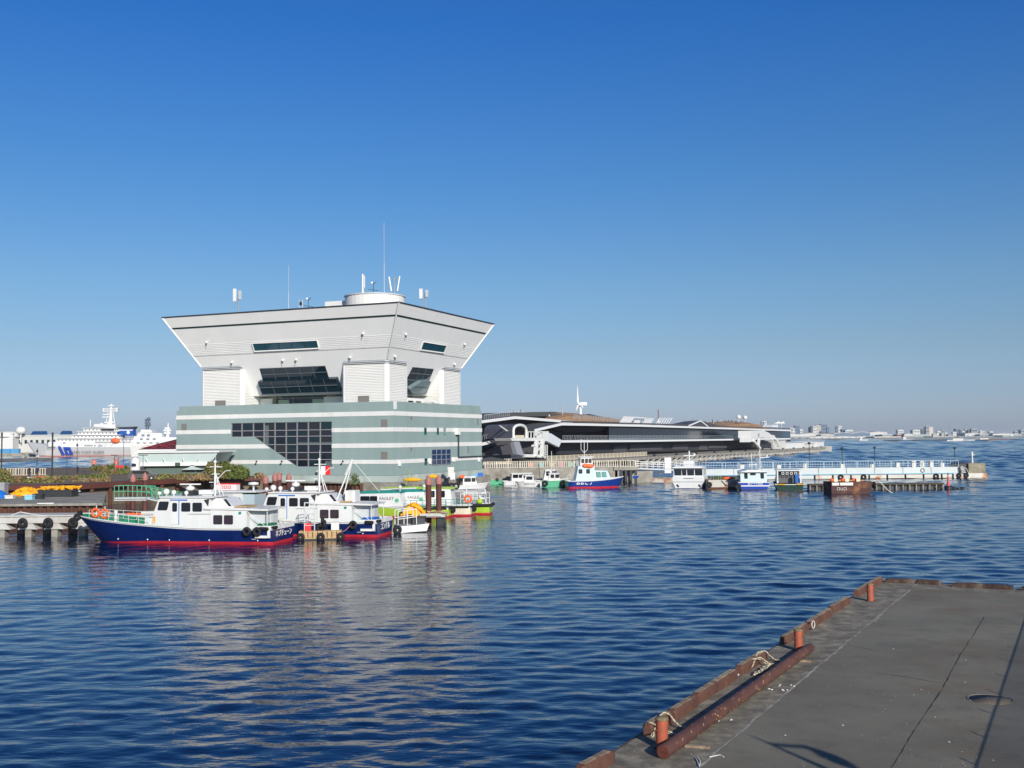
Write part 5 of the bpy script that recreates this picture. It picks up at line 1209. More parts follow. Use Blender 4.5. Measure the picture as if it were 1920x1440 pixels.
# things on the building quay, right side
for px_, py_, D, m, lab in ((805,893,181,'orange','coiled orange hose on the quay right of the lime mast'),):
    pass
qy = lambda px, D: xat(px, D)
crate('water_tank', 840, 851, 876, 897, 2.15, 1.2, M['offwhite'], 'tall pale tank against the sage wall', 'tank', D=192)
crate('locker', 844, 853, 887, 899, 2.15, 1.0, M['white'], 'white steel locker in front of the pale tank', 'locker', D=189)
crate('fish_crate', 896, 905, 886, 892, 2.15, 1.0, M['blue'], 'blue crates at the right corner of the building quay', 'crate', D=203)
crate('fish_crate', 862, 870, 888, 892, 2.15, 1.0, M['orange'], 'orange crate on the building quay', 'crate', D=197)
crate('fish_crate', 884, 894, 888.5, 892, 2.15, 1.0, mat('sky_plastic', (.12,.4,.65), .5), 'sky blue crate on the building quay', 'crate', D=200)
def float_(px, py, D, L_, m, label):
    x = xat(px,D); b = MB(); z = pz(px,py,D); b.ball((0,0,.3), .34, 12, 0, (L_/.68,1.2,.9)); b.add([(L_/2*.9,0,.35),(-L_/2*.9,0,.35),(0,.2,.7)], [(0,1,2)])
    tag(b.build('canoe', m, None, (x, D, z)), label, 'canoe', 'yellow canoes on the quay')
float_(773, 903, 178.2, 3.2, M['yellow'], 'yellow canoe upside down on the quay edge left of the brown piles')
float_(812, 897, 182, 2.4, M['yellow'], 'yellow canoe behind the tops of the two brown piles')
for k, px_ in enumerate((846, 855, 839)):
    x = xat(px_,188); tyre(None, (x,187.6,1.1), .6, .2); o = bpy.context.scene.collection.objects[-1]; tag(o, ['black tyre fender on the quay wall behind the white cruiser, right one','black tyre fender on the quay wall nearest the cruiser','black tyre fender on the quay wall, leftmost near the aqua punt'][k], 'tyre', 'tyres on the quay wall')
Wc = [M['boat_white']]*3
GRN = [M['aqua'], M['aqua'], M['aqua']]
# white cabin cruiser right of the piles, facing right
def cru(px, py, L, lab, deg=8, D=None):
    return simple_boat(px, py, deg, L, 2.4, .75, 1.15, [M['navy'] if L > 6.8 else M['boat_white'], M['boat_white'], M['boat_white']], lab, 'boat', 'white cabin cruisers', rake=1.0, D=D, boot=.05,
        cabs=((L*.25, L*.66, .95, .6, 2.25, .5, .1, ((.12,.52),(.6,.82)), None),), name='cabin_cruiser')
cru(848, 918, 6.9, 'white cabin cruiser with dark side windows at the foot of the building quay', 16)
simple_boat(826, 912, 8, 4.2, 1.7, .55, .7, GRN, 'aqua green punt with a tyre moored behind the white cruiser', 'boat', name='punt', extra=lambda r, zg, hb, pt: tyre(r, (.5,-.98,.35), .42, .16))
simple_boat(913, 908.5, 4, 3.9, 1.8, .85, .9, GRN, 'bright green low punt right of the building corner', 'boat', name='punt', extra=lambda r, zg, hb, pt: [tyre(r, (x,-.9,.95), .35, .13) for x in (.4,2.0,3.4)])
cru(943, 909.5, 6.2, 'white cabin cruiser between the green punt and the white work boat', 10)
cru(962, 903.5, 6.0, 'half hidden white cruiser behind the fence side boats', 20, D=216)
simple_boat(1012, 912, 182, 4.6, 2.0, .75, 1.0, Wc, 'small white open launch with black lettering on its side', 'boat', name='launch', cabs=((1.0,3.2,.8,.6,2.1,.5,.3,((.2,.7),),None),), rake=.8,
    extra=lambda r, zg, hb, pt: text_on('ロロロロロ', .42, M['dark'], r, (2.0, .98, .5), (-1,0,0)))
simple_boat(1005, 905, 5, 6.5, 2.4, .9, 1.3, Wc, 'white launch with tall mast behind the green tug', 'boat', name='launch', D=213, cabs=((1.2,4.4,1.0,.8,3.0,.8,.5,((.2,.4),(.55,.8)),None),),
    extra=lambda r, zg, hb, pt: MB().tube([(3,0,2.9),(3,0,6.6)], .05, 6).build('mast', M['white'], r))
simple_boat(1016, 913.5, 0, 5.0, 2.2, 1.15, 1.3, GRN, 'small green tug with two big black tyres', 'boat', name='tug', rake=.4, cabs=((1.2,3.5,.85,1.0,2.55,.4,.2,((.2,.45),(.58,.85)),None),),
    extra=lambda r, zg, hb, pt: [tyre(r, (x,-1.2,.75), .6, .22) for x in (.55,3.9)])
# pilot boat
NV = [M['red_boot'], mat('pilot_blue', (.008,.035,.22), .3), M['white']]
PBc = mat('pale_blue_white', (.5,.62,.7), .4)
def pilot_extra(r, zg, hb, pt):
    b = MB(); prof(b, [(1.4,1.3),(4.9,1.3),(4.9,4.0),(1.9,4.0)], 1.2); hs = b.build('deckhouse', PBc, r)
    b = MB(); prof(b, [(2.3,4.05),(4.6,4.05),(4.4,5.6),(2.4,5.6)], 1.05); wh_ = b.build('wheelhouse', M['boat_white'], r)
    b = MB(); b.box(2.0,4.8,-1.25,1.25,5.6,5.72); b.build('roof', M['boat_white'], wh_)
    for s in (1,-1):
        for a_ in (2.55,3.25,3.9): win(wh_, a_, a_+.45, 4.6, 5.3, s*1.05)
        for a_ in (2.0,3.4): win(hs, a_, a_+.6, 2.7, 3.4, s*1.2)
    b = MB(); prof(b, [(4.9,1.3),(8.0,1.5),(7.3,3.1),(4.9,3.2)], 1.15); fc = b.build('fore_cabin', PBc, r)
    for s in (1,-1):
        for a_ in (5.3,6.35): win(fc, a_, a_+.75, 2.0, 2.85, s*1.15, m=mat('sea_glass', (.12,.3,.25), .15), sl=-.12)
    b = MB(); b.ball((4.0,-1.35,4.0), .55, 12, 0, (1.4,.4,.7)); b.ball((3.2,-1.35,4.1), .5, 12, 0, (1.1,.4,.8)); b.build('life_raft', M['orange'], r)
    b = MB(); b.tube([(3.3,0,5.7),(3.3,0,8.6)], .06, 6)
    for s in (-.6,.6): b.tube([(3.3,0,6.4),(3.3+s,0,7.0),(3.3+s,0,8.8)], .05, 6)
    b.build('mast', M['white'], r)
    rail(r, [(.3,1.2,1.3),(1.4,1.2,1.3)], .9); rail(r, [(2.0,-1.2,4.02),(2.0,1.2,4.02)], .8, posts=.5)
    text_on('おおとり', .75, M['white'], r, (2.9, -1.62, .95), (1,0,0), bold=.02)
simple_boat(1063, 915.5, 8, 10.6, 3.4, 1.35, 2.0, NV, 'blue hulled pilot boat with tall pale blue wheelhouse and orange raft', 'boat', name='pilot_boat', rake=1.4, boot=.3, extra=pilot_extra)
# white yacht seen from astern
def yacht_extra(r, zg, hb, pt):
    b = MB(); b.box(-.02,9,-2.75,2.75,1.2,2.1); b.build('topsides', M['boat_white'], r)
    b = MB(); prof(b, [(.15,2.1),(8.0,2.1),(7.0,3.6),(.35,3.6)], 2.6); c = b.build('saloon', M['boat_white'], r)
    for k, (a_, c_) in enumerate(((-2.45,-1.2),(-1.0,.15),(.35,1.05),(1.2,2.4))):
        b = MB(); b.box(.12,.22,a_,c_,2.35,3.4); b.build('window', M['boat_glass'], c)
    for s in (1,-1):
        for a_ in (1.0,2.4,3.8,5.2): win(c, a_, a_+1.1, 2.55, 3.35, s*2.6)
    b = MB(); b.loft([[(-.3,-2.8,3.62),(-.3,2.8,3.62),(8,2.5,3.62),(8,-2.5,3.62)],[(-.2,-2.2,3.95),(-.2,2.2,3.95),(7.5,2.0,3.95),(7.5,-2.0,3.95)]]); b.build('roof', M['boat_white'], c)
    b = MB(); prof(b, [(1.0,3.95),(4.5,3.95),(3.6,5.0),(1.4,4.9)], .9); b.build('flying_bridge', M['boat_white'], r)
    b = MB(); b.tube([(2.4,0,4.8),(2.6,0,6.6)], .12, 6); b.box(2.3,2.6,-1.0,1.0,5.7,5.85); b.ball((2.5,-.9,5.95),.25,8); b.build('mast', M['white'], r)
    rail(r, [(.2,-2.0,3.95),(.2,2.0,3.95)], .75, posts=.6)
    b = MB(); b.box(-.04,0,-.9,.9,1.75,1.85); b.box(-.03,.02,-2.75,2.75,1.18,1.24); b.build('trim', M['dark'], r)
    for y in (-1.9,1.9): b = MB(); b.bar((-.06,y-.25,.35),(-.06,y+.1,.75),.22); b.build('exhaust', M['dark'], r)
simple_boat(1291, 916.5, 76, 11, 5.6, 1.2, 1.7, [M['navy'], M['boat_white'], M['boat_white']], 'wide white motor yacht seen from astern with four dark stern windows', 'boat', name='motor_yacht', boot=.1, extra=yacht_extra)
# rusty work barge
def rb(r, zg=None, hb=None, pt=None): pass
rbg = empty('work_barge', (xat(1327,190),190,0), R(2), 'pale rusty work barge with red life raft right of the white yacht', 'barge')
M['rusty_pale'] = mat('rusty_pale', (.5,.48,.43), .8, var=.15, vscale=.6, col2=(.28,.11,.04), fac=(.48,.62))
w_ = xat(1381,190)-xat(1327,190); b = MB(); b.box(0,w_,0,6,-.3,1.6); b.build('hull', M['rusty_pale'], rbg); b = MB(); b.box(-.04,w_+.04,-.05,.1,-.2,.35); b.build('waterline_band', M['rust'], rbg)
b = MB(); b.ball((w_*.75,1,1.85), .6, 10, 0, (2.1,.8,.4)); b.build('life_raft', M['orange'], rbg)
rail(rbg, [(.5,.3,1.6),(w_*.45,.3,1.6)], 1.6, posts=.45, m=M['lgrey'])
b = MB(); leaves(b, (2.4,1.4,1.6), 1.6, .8, .6, 240, .14, random.Random(21)); b.build('weeds', [M['leaf'],M['leaf2'],M['leaf']], rbg)
tyre(rbg, (0.1,-.2,.8), .5, .2); b = MB(); b.tube([(w_*.45,-.1,1.5),(w_*.6,-.15,.7),(w_*.9,-.1,.2)], .06, 6); b.build('mooring_rope', M['dark'], rbg)
# blue and white passenger boat (stern on) and dark green boat
M['royal'] = mat('royal_blue', (.01,.05,.36), .35)
def bluex(r, zg, hb, pt):
    b = MB(); prof(b, [(.3,1.35),(9,1.35),(8.5,3.0),(.5,3.0)], 2.2); c = b.build('cabin', mat('pale_mint', (.52,.62,.63), .5), r)
    b = MB(); b.loft([[(0,-2.5,3.02),(0,2.5,3.02),(9,2.3,3.02),(9,-2.3,3.02)],[(.1,-1.0,3.4),(.1,1.0,3.4),(8.8,1,3.4),(8.8,-1,3.4)]]); b.build('roof', M['boat_white'], c)
    for a_, c_ in ((-1.7,-1.2),(-.35,.5),(1.0,1.5)): b = MB(); b.box(.28,.45,a_,c_,1.95 if a_ != -.35 else 2.55,2.85); b.build('window', M['boat_glass'], c)
    for s in (1,-1):
        for k in range(4): win(c, 1+k*1.8, 2.2+k*1.8, 2.0, 2.75, s*2.2)
    b = MB(); b.box(-.07,0,-2.6,2.6,.62,.82); b.build('white_band', M['white'], r); text_on('ロノートロロ', .42, M['white'], r, (-.08, -.2, 1.08), (0,-1,0), bold=.02)
    b = MB(); b.tube([(4,0,3.3),(4,0,6.2)],.06,6); b.bar((4,-.9,4.2),(4,.5,4.2),.1); b.build('mast', M['white'], r)
    tyre(r, (-.1,2.7,.6), .55, .22, 'x')
simple_boat(1414, 919, 82, 11, 5.3, 1.35, 1.8, [M['dark'], M['royal'], M['white']], 'royal blue and white passenger boat moored stern on to the pontoon', 'boat', name='passenger_boat', boot=.15, extra=bluex)
def greenx(r, zg, hb, pt):
    b = MB(); b.box(1.0,8,-2.0,2.0,3.15,3.35); b.build('roof', M['boat_white'], r)
    b = MB(); prof(b, [(2.6,1.1),(8,1.1),(7.6,3.15),(2.6,3.15)], 1.8); c = b.build('cabin', mat('grey_interior', (.10,.10,.11), .6), r)
    for y in (-1.9,1.9): b = MB(); b.box(1.05,1.25,y-.12,y+.12,1.1,3.15); b.build('pillar', M['boat_white'], r)
    for s in (1,-1): b = MB(); b.box(1.2,8,s*1.85-.06,s*1.85+.06,1.1,1.9); b.build('side_panel', M['boat_white'], r)
    b = MB(); b.box(.8,1.2,-1.5,-1.0,1.2,2.6); b.build('blue_jacket', M['blue'], r)
    for y in (-1.1,-.4,.3,1.0): b = MB(); b.torus((1.4,y,2.75), .2, .06, 'x', 12, 6); b.build('white_ring', M['white'], r)
    for y in (-1.7,1.4): b = MB(); b.tube([(-.1,y-.6,.95),(-.1,y+.5,.95)], .1, 6); b.build('yellow_fender', M['yellow'], r)
simple_boat(1481, 919, 80, 10, 4.9, 1.0, 1.5, [M['dark'], mat('bottle_green', (.006,.04,.025), .4), M['white']], 'dark green hulled boat with open white canopy, right of the blue one', 'boat', name='ferry_launch', boot=.1, extra=greenx)
# rusty barge in front of the pontoon
rz_ = empty('rusty_barge', (xat(1557,171),171,0), R(2), 'small rust brown barge loaded with gear in front of the white pontoon', 'barge')
w_ = xat(1628,171)-xat(1557,171); b = MB(); b.prism([(0,0,-.3),(w_,0,-.3),(w_+.7,0,1.85),(0,0,1.85)], (0,4,0)); b.build('hull', mat('barge_rust', (.075,.035,.03), .85, var=.35, vscale=.9, col2=(.25,.11,.045), fac=(.54,.66)), rz_)
b = MB(); b.box(.1,1.2,-.05,.0,1.3,1.75); b.box(1.35,3.4,-.05,0,1.3,1.75); b.build('white_panel', M['offwhite'], rz_)
text_on('ロUロ', .62, M['offwhite'], rz_, (1.6,-.06,.75), (1,0,0))
r_ = random.Random(31)
for k in range(9):
    b = MB(); x = .4+k*(w_-.6)/9; kk = k % 3
    if kk == 0: b.ball((x,1+r_.random(),2.1), .32, 10); nm, mm = 'buoy', M['orange']
    elif kk == 1: b.box(x-.3,x+.3,.8,1.6,1.85,2.3); nm, mm = 'gear_box', M['cream']
    else: b.torus((x,1.2,2.0), .3, .1, 'z', 14, 6); nm, mm = 'rope_coil', M['wood']
    b.build(nm, mm, rz_)
tyre(rz_, (w_+.9,.3,1.3), .6, .22, 'x'); b = MB(); b.tube([(w_+.5,.2,1.8),(w_+1.6,.5,2.1),(w_+3,-.2,.4),(w_+3.6,-.3,.05)], .06, 6); b.build('mooring_rope', M['offwhite'], rz_)
# ---- long floating pontoon
LD = 229.0; lx0, lx1 = xat(1322,LD), xat(1797,LD)
lp = empty('long_pontoon', (lx0,LD,0), 0, 'long white floating pontoon with pale blue railings and rust stained fenders', 'pontoon')
LW = lx1-lx0; zt_ = 2.35
M['pont'] = mat('pontoon_white', (.52,.56,.56), .6, var=.08, vscale=.3)
b = MB(); n = 9
for i in range(n): b.box(LW*i/n+.05, LW*(i+1)/n-.05, 0, 4.5, .95, zt_)
b.build('side_panels', M['pont'], lp)
b = MB(); b.box(0, LW, .08, 4.4, -.3, 2.25); b.build('float', M['dark'], lp)
b = MB(); b.box(0, LW, -.06, 0, .97, 1.12); b.build('blue_line', mat('sky_line', (.2,.45,.6), .5), lp)
M['fend'] = mat('rust_stained_white', (.58,.56,.5), .8, var=.12, vscale=.35, col2=(.42,.14,.03), fac=(.53,.6))
for i in range(14):
    if i in (0,1,2): continue
    b = MB(); b.box(LW*i/14+.15, LW*(i+1)/14-.25, -.35, -.05, .12, .85); b.build('fender', M['fend'] if i > 5 else M['pont'], lp)
for f_ in (.53,.62,.905): tyre(lp, (LW*f_, -.45, .45), .62, .22)
for i in range(15):
    a = LW*i/15+.1; c = LW*(i+1)/15-.1; b = MB()
    b.tube([(a,.1,zt_),(a,.1,zt_+1.2),(a+.2,.1,zt_+1.38),(c-.2,.1,zt_+1.38),(c,.1,zt_+1.2),(c,.1,zt_)], .05, 6); b.tube([(a,.1,zt_+.35),(c,.1,zt_+.35)], .03, 5)
    for k in range(5): x = a+(c-a)*(k+1)/6; b.tube([(x,.1,zt_+.35),(x,.1,zt_+1.35)], .025, 5)
    b.build('railing', mat('rail_blue', (.5,.62,.67), .5) if i == 0 else bpy.data.materials['rail_blue'], lp)
rail(lp, [(0,4.3,zt_),(LW,4.3,zt_)], 1.3, m=bpy.data.materials['rail_blue'], r=.04, posts=2.5)
r_ = random.Random(4)
for px_ in (1391,1460,1508,1579,1634,1683,1713,1728,1746,1766):
    x = xat(px_,230)-lx0; b = MB(); h_ = r_.uniform(.6,1.3); b.box(x-.4,x+.4,1,1.8,zt_,zt_+h_); b.box(x-.45,x+.45,.95,1.85,zt_+h_,zt_+h_+.08); b.build('locker', M['offwhite'], lp)
b = MB(); b.torus((LW*.855,-.05,1.65), .38, .07, 'y', 18, 6); b.build('ring_emblem', M['dark'], lp)
st = MB()
for k in range(6): st.box(LW+.15-.05*k, LW+1.1-.12*k, -.9, .1, .9+k*.27, 1.0+k*.27)
st.tube([(LW+.1,-.9,2.5),(LW+1.2,-.9,1.9),(LW+1.6,-.9,.95)], .05, 6); st.build('steps', M['white'], lp)
eb = empty('mooring_block', (xat(1797,LD),LD-.4,0), 0, 'weathered concrete mooring block with dark opening at the right end of the pontoon', 'mooring block')
w_ = xat(1845,LD)-xat(1797,LD); a_ = w_*.34
b = MB(); b.box(a_,w_,0,6,-.5,3.05); b.build('block', mat('weathered_concrete', (.3,.28,.2), .9, var=.25, vscale=.7, col2=(.16,.14,.1), bump=.03, bscale=3), eb)
b = MB(); b.box(0,a_,.6,5.5,.4,3.0); b.build('dark_opening', M['dark'], eb)
b = MB(); b.box(-1.5,w_+.05,-.5,-.02,.05,1.0); b.build('white_base', M['fend'], eb)
b = MB(); x = xat(1828,LD)-xat(1797,LD); b.tube([(x,2,3.05),(x,2,4.9)], .2, 8, r2=.14); b.box(x-.25,x+.45,1.8,2.2,4.7,4.85); b.lathe([(.22,4.9),(.22,5.3),(.05,5.5)], 8, (x,2,0)); b.build('beacon_light', M['offwhite'], eb)
for k in (-.5,1.0): tyre(eb, (k,-.65,.6), .55, .22)
def lamp_post(px, ytop, D, z, lab):
    x = xat(px,D); h = pz(px,ytop,D)-z; r = empty('harbour_lamp', (x,D,z), 0, lab, 'lamp post', 'thin dark lamp posts beyond the pontoon')
    b = MB(); b.tube([(0,0,0),(0,0,h)], .07, 6); b.build('pole', M['dark'], r); b = MB(); b.lathe([(.05,h+.35),(.32,h+.25),(.3,h),(.1,h-.15)], 8); b.build('lamp_head', M['dark'], r)
lamp_post(1578.5, 842, 231, 2.3, 'thin dark lamp post above the rusty barge'); lamp_post(1639.5, 840.5, 231, 2.3, 'thin lamp post with glinting head, middle of the pontoon'); lamp_post(1789.5, 841, 231, 2.3, 'thin lamp post at the right end of the pontoon')
lamp_post(1517, 832, 231, 2.3, 'thin lamp post behind the dark green boat')
b = MB(); x = xat(1424,231); b.tube([(x,231,2.4),(x,231,pz(1424,842,231))], .1, 6); b.box(x,x+2,230.9,231.1,4.6,4.75); b.ball((x+1.5,231,4.95),.25,8); tag(b.build('flag_mast', M['white']), 'white signal mast behind the blue passenger boat', 'mast')
# gangway bridge to the pontoon
gb = empty('link_bridge', (xat(1192,224),224,0), 0, 'white railed link bridge from the wharf to the floating pontoon', 'bridge')
x1_ = xat(1300,224)-xat(1192,224); b = MB(); b.prism([(0,0,2.9),(x1_+3,0,2.2),(x1_+3,0,1.95),(0,0,2.65)], (0,2.2,0)); b.build('deck', M['lgrey'], gb)
rail(gb, [(0,0,2.9),(x1_,0,2.3)], 1.3, mid=2, r=.06, m=M['white']); rail(gb, [(0,2.2,2.9),(x1_,2.2,2.3)], 1.3, mid=2, r=.06, m=M['white'])
b = MB(); b.tube([(0,0,4.2),(-.8,0,4.5)], .06, 6); b.build('handrail_end', M['white'], gb)
pa = empty('pontoon_float', (xat(1196,222),222,0), 0, 'low pale concrete float under the link bridge left of the yacht', 'pontoon'); b = MB(); b.box(0,xat(1262,222)-xat(1196,222),0,2.5,-.3,.75); b.build('float', M['rusty_pale'], pa); b = MB(); b.box(2,9,.1,2,.76,.95); b.build('rim', M['concrete'], pa)
bt_ = empty('tender', (xat(1187,216.5),216.5,.9), R(-28), 'small blue and white dinghy hanging at the wharf corner', 'dinghy'); b = MB(); b.loft([[(0,-.7,.2),(0,.7,.2),(0,.8,1.0),(0,-.8,1.0)],[(1.7,-.1,.5),(1.7,.1,.5),(1.7,.15,1.2),(1.7,-.15,1.2)]]); b.build('hull', M['royal'], bt_); bt_.scale = (.6,.6,.6); rail(bt_, [(0,-.8,1.0),(1.7,-.1,1.2)], .12, m=M['white'])
wb = MB(); x = xat(1251.5,232); wb.box(x-.7,x+.7,232,233.5,1.5,pz(1251,858,232)); tag(wb.build('white_column', M['white']), 'white square column standing behind the link bridge', 'column')
# dark low breakwater with red beacon
bd = empty('timber_breakwater', (xat(1515,183),183,0), 0, 'dark low timber breakwater with pale posts in front of the pontoon', 'breakwater')
w_ = xat(1768,183)-xat(1515,183); b = MB(); b.box(0,w_,0,1.2,.75,1.05); b.build('deck', mat('wet_timber', (.06,.05,.035), .9, var=.3), bd); b = MB(); b.box(0,w_,.5,1.1,-.5,.75); b.build('screen', M['dark'], bd)
for i in range(21): b = MB(); x = .2+(w_-.4)*i/20; b.box(x-.07,x+.07,-.05,.1,-.4,.8); b.build('post', M['concrete'], bd)
b = MB(); r_ = random.Random(8)
for i in range(26): b.ball((w_-1+r_.uniform(0,4.6), r_.uniform(0,1.5), r_.uniform(-.1,.35)), r_.uniform(.25,.5), 7, 0, (1,1,.7))
tag(b.build('rubble', M['dark'], None, (bd.location.x,183,0)), 'dark rocks at the tip of the low breakwater', 'rocks', kind='stuff')
rbc = empty('red_beacon', (xat(1775.5,183.5),183.5,.4), 0, 'slender red beacon post on the tip of the breakwater', 'beacon'); b = MB(); b.lathe([(.3,0),(.16,.9),(.13,1.6),(.05,1.9)], 10); b.build('post', mat('beacon_red', (.6,.05,.06), .5), rbc); b = MB(); b.lathe([(.12,1.9),(.12,2.15),(.03,2.3)], 8); b.build('lantern', M['dark'], rbc)
# ---- boats moored behind the second patrol boat
GB = [M['red_boot'], M['lime'], M['white']]; GC = [M['red_boot'], M['cream'], M['teal_line']]
def launchx(txt, L):
    def f(r, zg, hb, pt):
        b = MB(); prof(b, [(L*.42,1.25),(L*.93,1.35),(L*.86,2.75),(L*.45,2.85)], 1.35); c = b.build('cabin', M['boat_white'], r)
        b = MB(); prof(b, [(L*.44,2.85),(L*.86,2.78),(L*.84,2.95),(L*.45,3.0)], 1.3); rf = b.build('roof', M['teal_line'], c)
        b = MB(); prof(b, [(L*.5,3.0),(L*.8,2.95),(L*.8,3.06),(L*.5,3.12)], .95); b.build('roof_panel', M['teal_line'], rf)
        for a_, c_ in ((.66,.72),(.73,.81),(.83,.88)): win(c, L*a_, L*c_, 1.75, 2.45, 1.35)
        b = MB(); b.lathe([(.24,0),(.24,.05)], 14); o = b.build('porthole', M['aqua'], c, (L*.475, 1.35, 2.0)); o.rotation_euler.x = -math.pi/2
        text_on(txt, .5, M['dark'], c, (L*.57, 1.37, 2.2), (-1,0,0))
        b = MB(); b.tube([(L*.46,.6,2.9),(L*.46,.6,3.5)], .05, 6); b.ball((L*.46,.6,3.5), .2, 8); b.build('lamp', M['white'], r)
        rail(r, [(.3,1.3,1.1),(L*.4,1.4,1.2)], .8, m=M['teal_line'], r=.03, posts=.7)
        b = MB(); b.tube([(0.02,1.5,1.05),(0.02,-1.4,1.05)], .13, 6); b.tube([(.2,1.62,1.08),(L*.35,1.68,1.1)], .12, 6); b.build('rubber_fender', M['black'], r)
        for y in (-.8,.3): tyre(r, (-.2,y,.75), .34, .13, 'x')
    return f
dgA = math.degrees(rzA)
simple_boat(846, 969, dgA+2, 13.0, 3.2, 1.1, 1.9, GB, 'lime hulled launch with teal roof and cabin lettering, nearest of its row', 'boat', 'lime and cream launches', name='harbour_launch', boot=.2, extra=launchx('EAGLET', 13))
simple_boat(886, 966, dgA+3, 12.5, 3.2, 1.15, 1.9, GC, 'cream sterned launch between the two lime ones', 'boat', 'lime and cream launches', name='harbour_launch', boot=.2, extra=launchx('L. EAGLE', 12.5))
def lime3(r, zg, hb, pt):
    b = MB(); prof(b, [(4.5,1.2),(9.5,1.2),(8.8,3.1),(4.8,3.1)], 1.3); c = b.build('cabin', M['boat_white'], r)
    for a_, c_ in ((.2,.35),(.45,.6),(.7,.85)): win(c, 4.5+5*a_, 4.5+5*c_, 2.1, 2.8, 1.3)
    b = MB(); prof(b, [(4.3,3.1),(9.0,3.1),(8.9,3.25),(4.4,3.25)], 1.45); b.build('roof', M['lime'], c)
    rail(r, [(.4,1.4,1.2),(3.5,1.5,1.2)], 1.3, m=M['white'], r=.04); rail(r, [(.4,-1.4,1.2),(3.5,-1.5,1.2)], 1.3, m=M['white'], r=.04)
    b = MB(); b.tube([(2.8,1.3,1.2),(2.8,1.3,3.3)], .07, 6); b.tube([(.6,.9,1.2),(.6,.9,3.0)], .08, 6); b.build('davit', M['white'], r)
    b = MB(); b.torus((2.6,1.5,1.85), .38, .13, 'y', 18, 8); b.build('life_ring', M['orange'], r); b = MB(); b.torus((.9,1.1,2.2), .36, .12, 'y', 18, 8); b.build('life_ring', M['offwhite'], r)
    b = MB(); b.ball((1.2,1.5,1.55), .42, 12, 0, (1,.8,.8)); b.build('yellow_float', M['lime'], r)
    b = MB(); b.tube([(-.1,1.6,1.1),(-.1,-1.5,1.1)], .2, 6); b.tube([(0,1.6,1.1),(2.0,1.72,1.1)], .2, 6); b.build('rubber_fender', M['black'], r)
simple_boat(921, 963, dgA+4, 12.0, 3.4, 1.15, 1.6, GB, 'lime hulled work boat with white davits and orange ring, rightmost of its row', 'boat', 'lime and cream launches', name='work_boat', boot=.2, extra=lime3)
simple_boat(842, 951, dgA-2, 12, 3.2, 1.1, 1.7, [M['dark'], M['lime'], M['white']], 'lime decked launch behind the brown piles with a thin green mast', 'boat', 'lime and cream launches', name='harbour_launch', D=142, boot=.1,
    extra=lambda r, zg, hb, pt: (prof(MB(), [(3.5,1.2),(9.5,1.2),(8.9,2.7),(3.8,2.9)], 1.4).build('cabin', M['boat_white'], r), prof(MB(), [(3.8,2.9),(8.9,2.75),(8.9,2.85),(3.8,3.0)], 1.2).build('roof', M['lime'], r), MB().tube([(6,0,2.8),(5.2,0,5.4)], .04, 6).build('mast', M['lime'], r)))
# white boat with red sign behind the first patrol boat
def signx(r, zg, hb, pt):
    b = MB(); prof(b, [(1.0,1.2),(6.6,1.2),(6.3,3.9),(1.0,3.9)], 1.5); c = b.build('cabin', M['boat_white'], r)
    b = MB(); b.box(-.6,7.0,-1.75,1.75,3.9,4.02); b.build('roof', M['boat_white'], c)
    b = MB(); b.box(1.5,6.6,1.5,1.55,2.55,2.68); b.build('blue_trim', M['blue'], c)
    for a_, c_ in ((3.0,4.1),(4.7,5.4),(5.7,6.2)): win(c, a_, c_, 3.0, 3.7, 1.5)
    b = MB(); b.box(-.3,1.0,-1.2,1.4,1.3,3.7); b.build('stern_shelter', mat('pale_grey_blue', (.4,.48,.52), .5), r)
    b = MB(); b.box(2.2,4.6,-.4,.4,4.05,4.7); sg = b.build('sign_box', mat('pale_sign', (.72,.62,.62), .5), r); text_on('ロロロ', .42, M['red'], sg, (3.4,.42,4.35), (-1,0,0), bold=.01)
    b = MB(); b.box(2.15,4.65,-.42,.44,4.66,4.76); b.build('sign_top', M['red'], sg)
    b = MB(); b.lathe([(.1,4.0),(.1,4.6),(.55,4.62),(.5,4.85),(.1,4.9)], 12, (.4,.2,0)); b.build('radar', M['white'], r)
    b = MB(); b.torus((2.6,1.62,1.9), .34, .1, 'y', 16, 8); b.build('life_ring', M['orange'], r)
    b = MB(); b.tube([(5,0,4),(4.4,0,5.4)], .05, 6); b.build('mast', M['white'], r)
simple_boat(484, 990, dgA-2, 9.5, 3.6, 1.3, 1.9, [M['navy'], M['boat_white'], M['white']], 'white cabin boat with blue trim and red lettered sign box', 'boat', name='sign_boat', D=112, extra=signx)
b = MB(); c = ony(664, 905, 176); r_ = random.Random(17); leaves(b, (0,0,0), 1.0, .8, 1.9, 260, .12, r_); b.tube([(0,0,0),(.1,0,1.8)], .04, 5)
tag(b.build('weed_bush', [M['leaf'],M['leaf'],M['leaf2']], None, (xat(664,176.5),176.5,1.9)), 'small weedy bush growing on the quay wall above the teal roof', 'bush')
# ================================================================== LONG TERMINAL PIER
TA = Vector((61.3, 399, 0)); TD = Vector((.4501, .893, 0)); TN = Vector((.893, -.4501, 0))
def TP(px, py, w=0):
    p = onp(px, py, TA+TN*w, TN)-TA; return Vector((p.dot(TD), p.dot(TN), p.z))
rzT = math.atan2(TD.y, TD.x)      # local x along the pier, local y = away from the camera side
def TS(px, w=0): return TP(px, 825, w).x
PD = 2.6
s_near, s_tip = TS(905, 0)-20, TS(1549, 0)
tpier = empty('terminal_pier', TA, rzT, 'long concrete pier on rows of pale buttresses under the dark terminal', 'pier')
b = MB(); b.box(s_near, s_tip, 2.5, 85, -.5, PD); b.build('deck', M['concrete'], tpier)
b = MB(); b.box(s_near, s_tip, 0, 2.5, 1.75, PD+.02); b.build('edge_beam', M['concrete'], tpier)
b = MB(); b.box(s_near, s_tip, 2.35, 2.5, -.5, 1.75); b.build('back_wall', M['dark'], tpier)
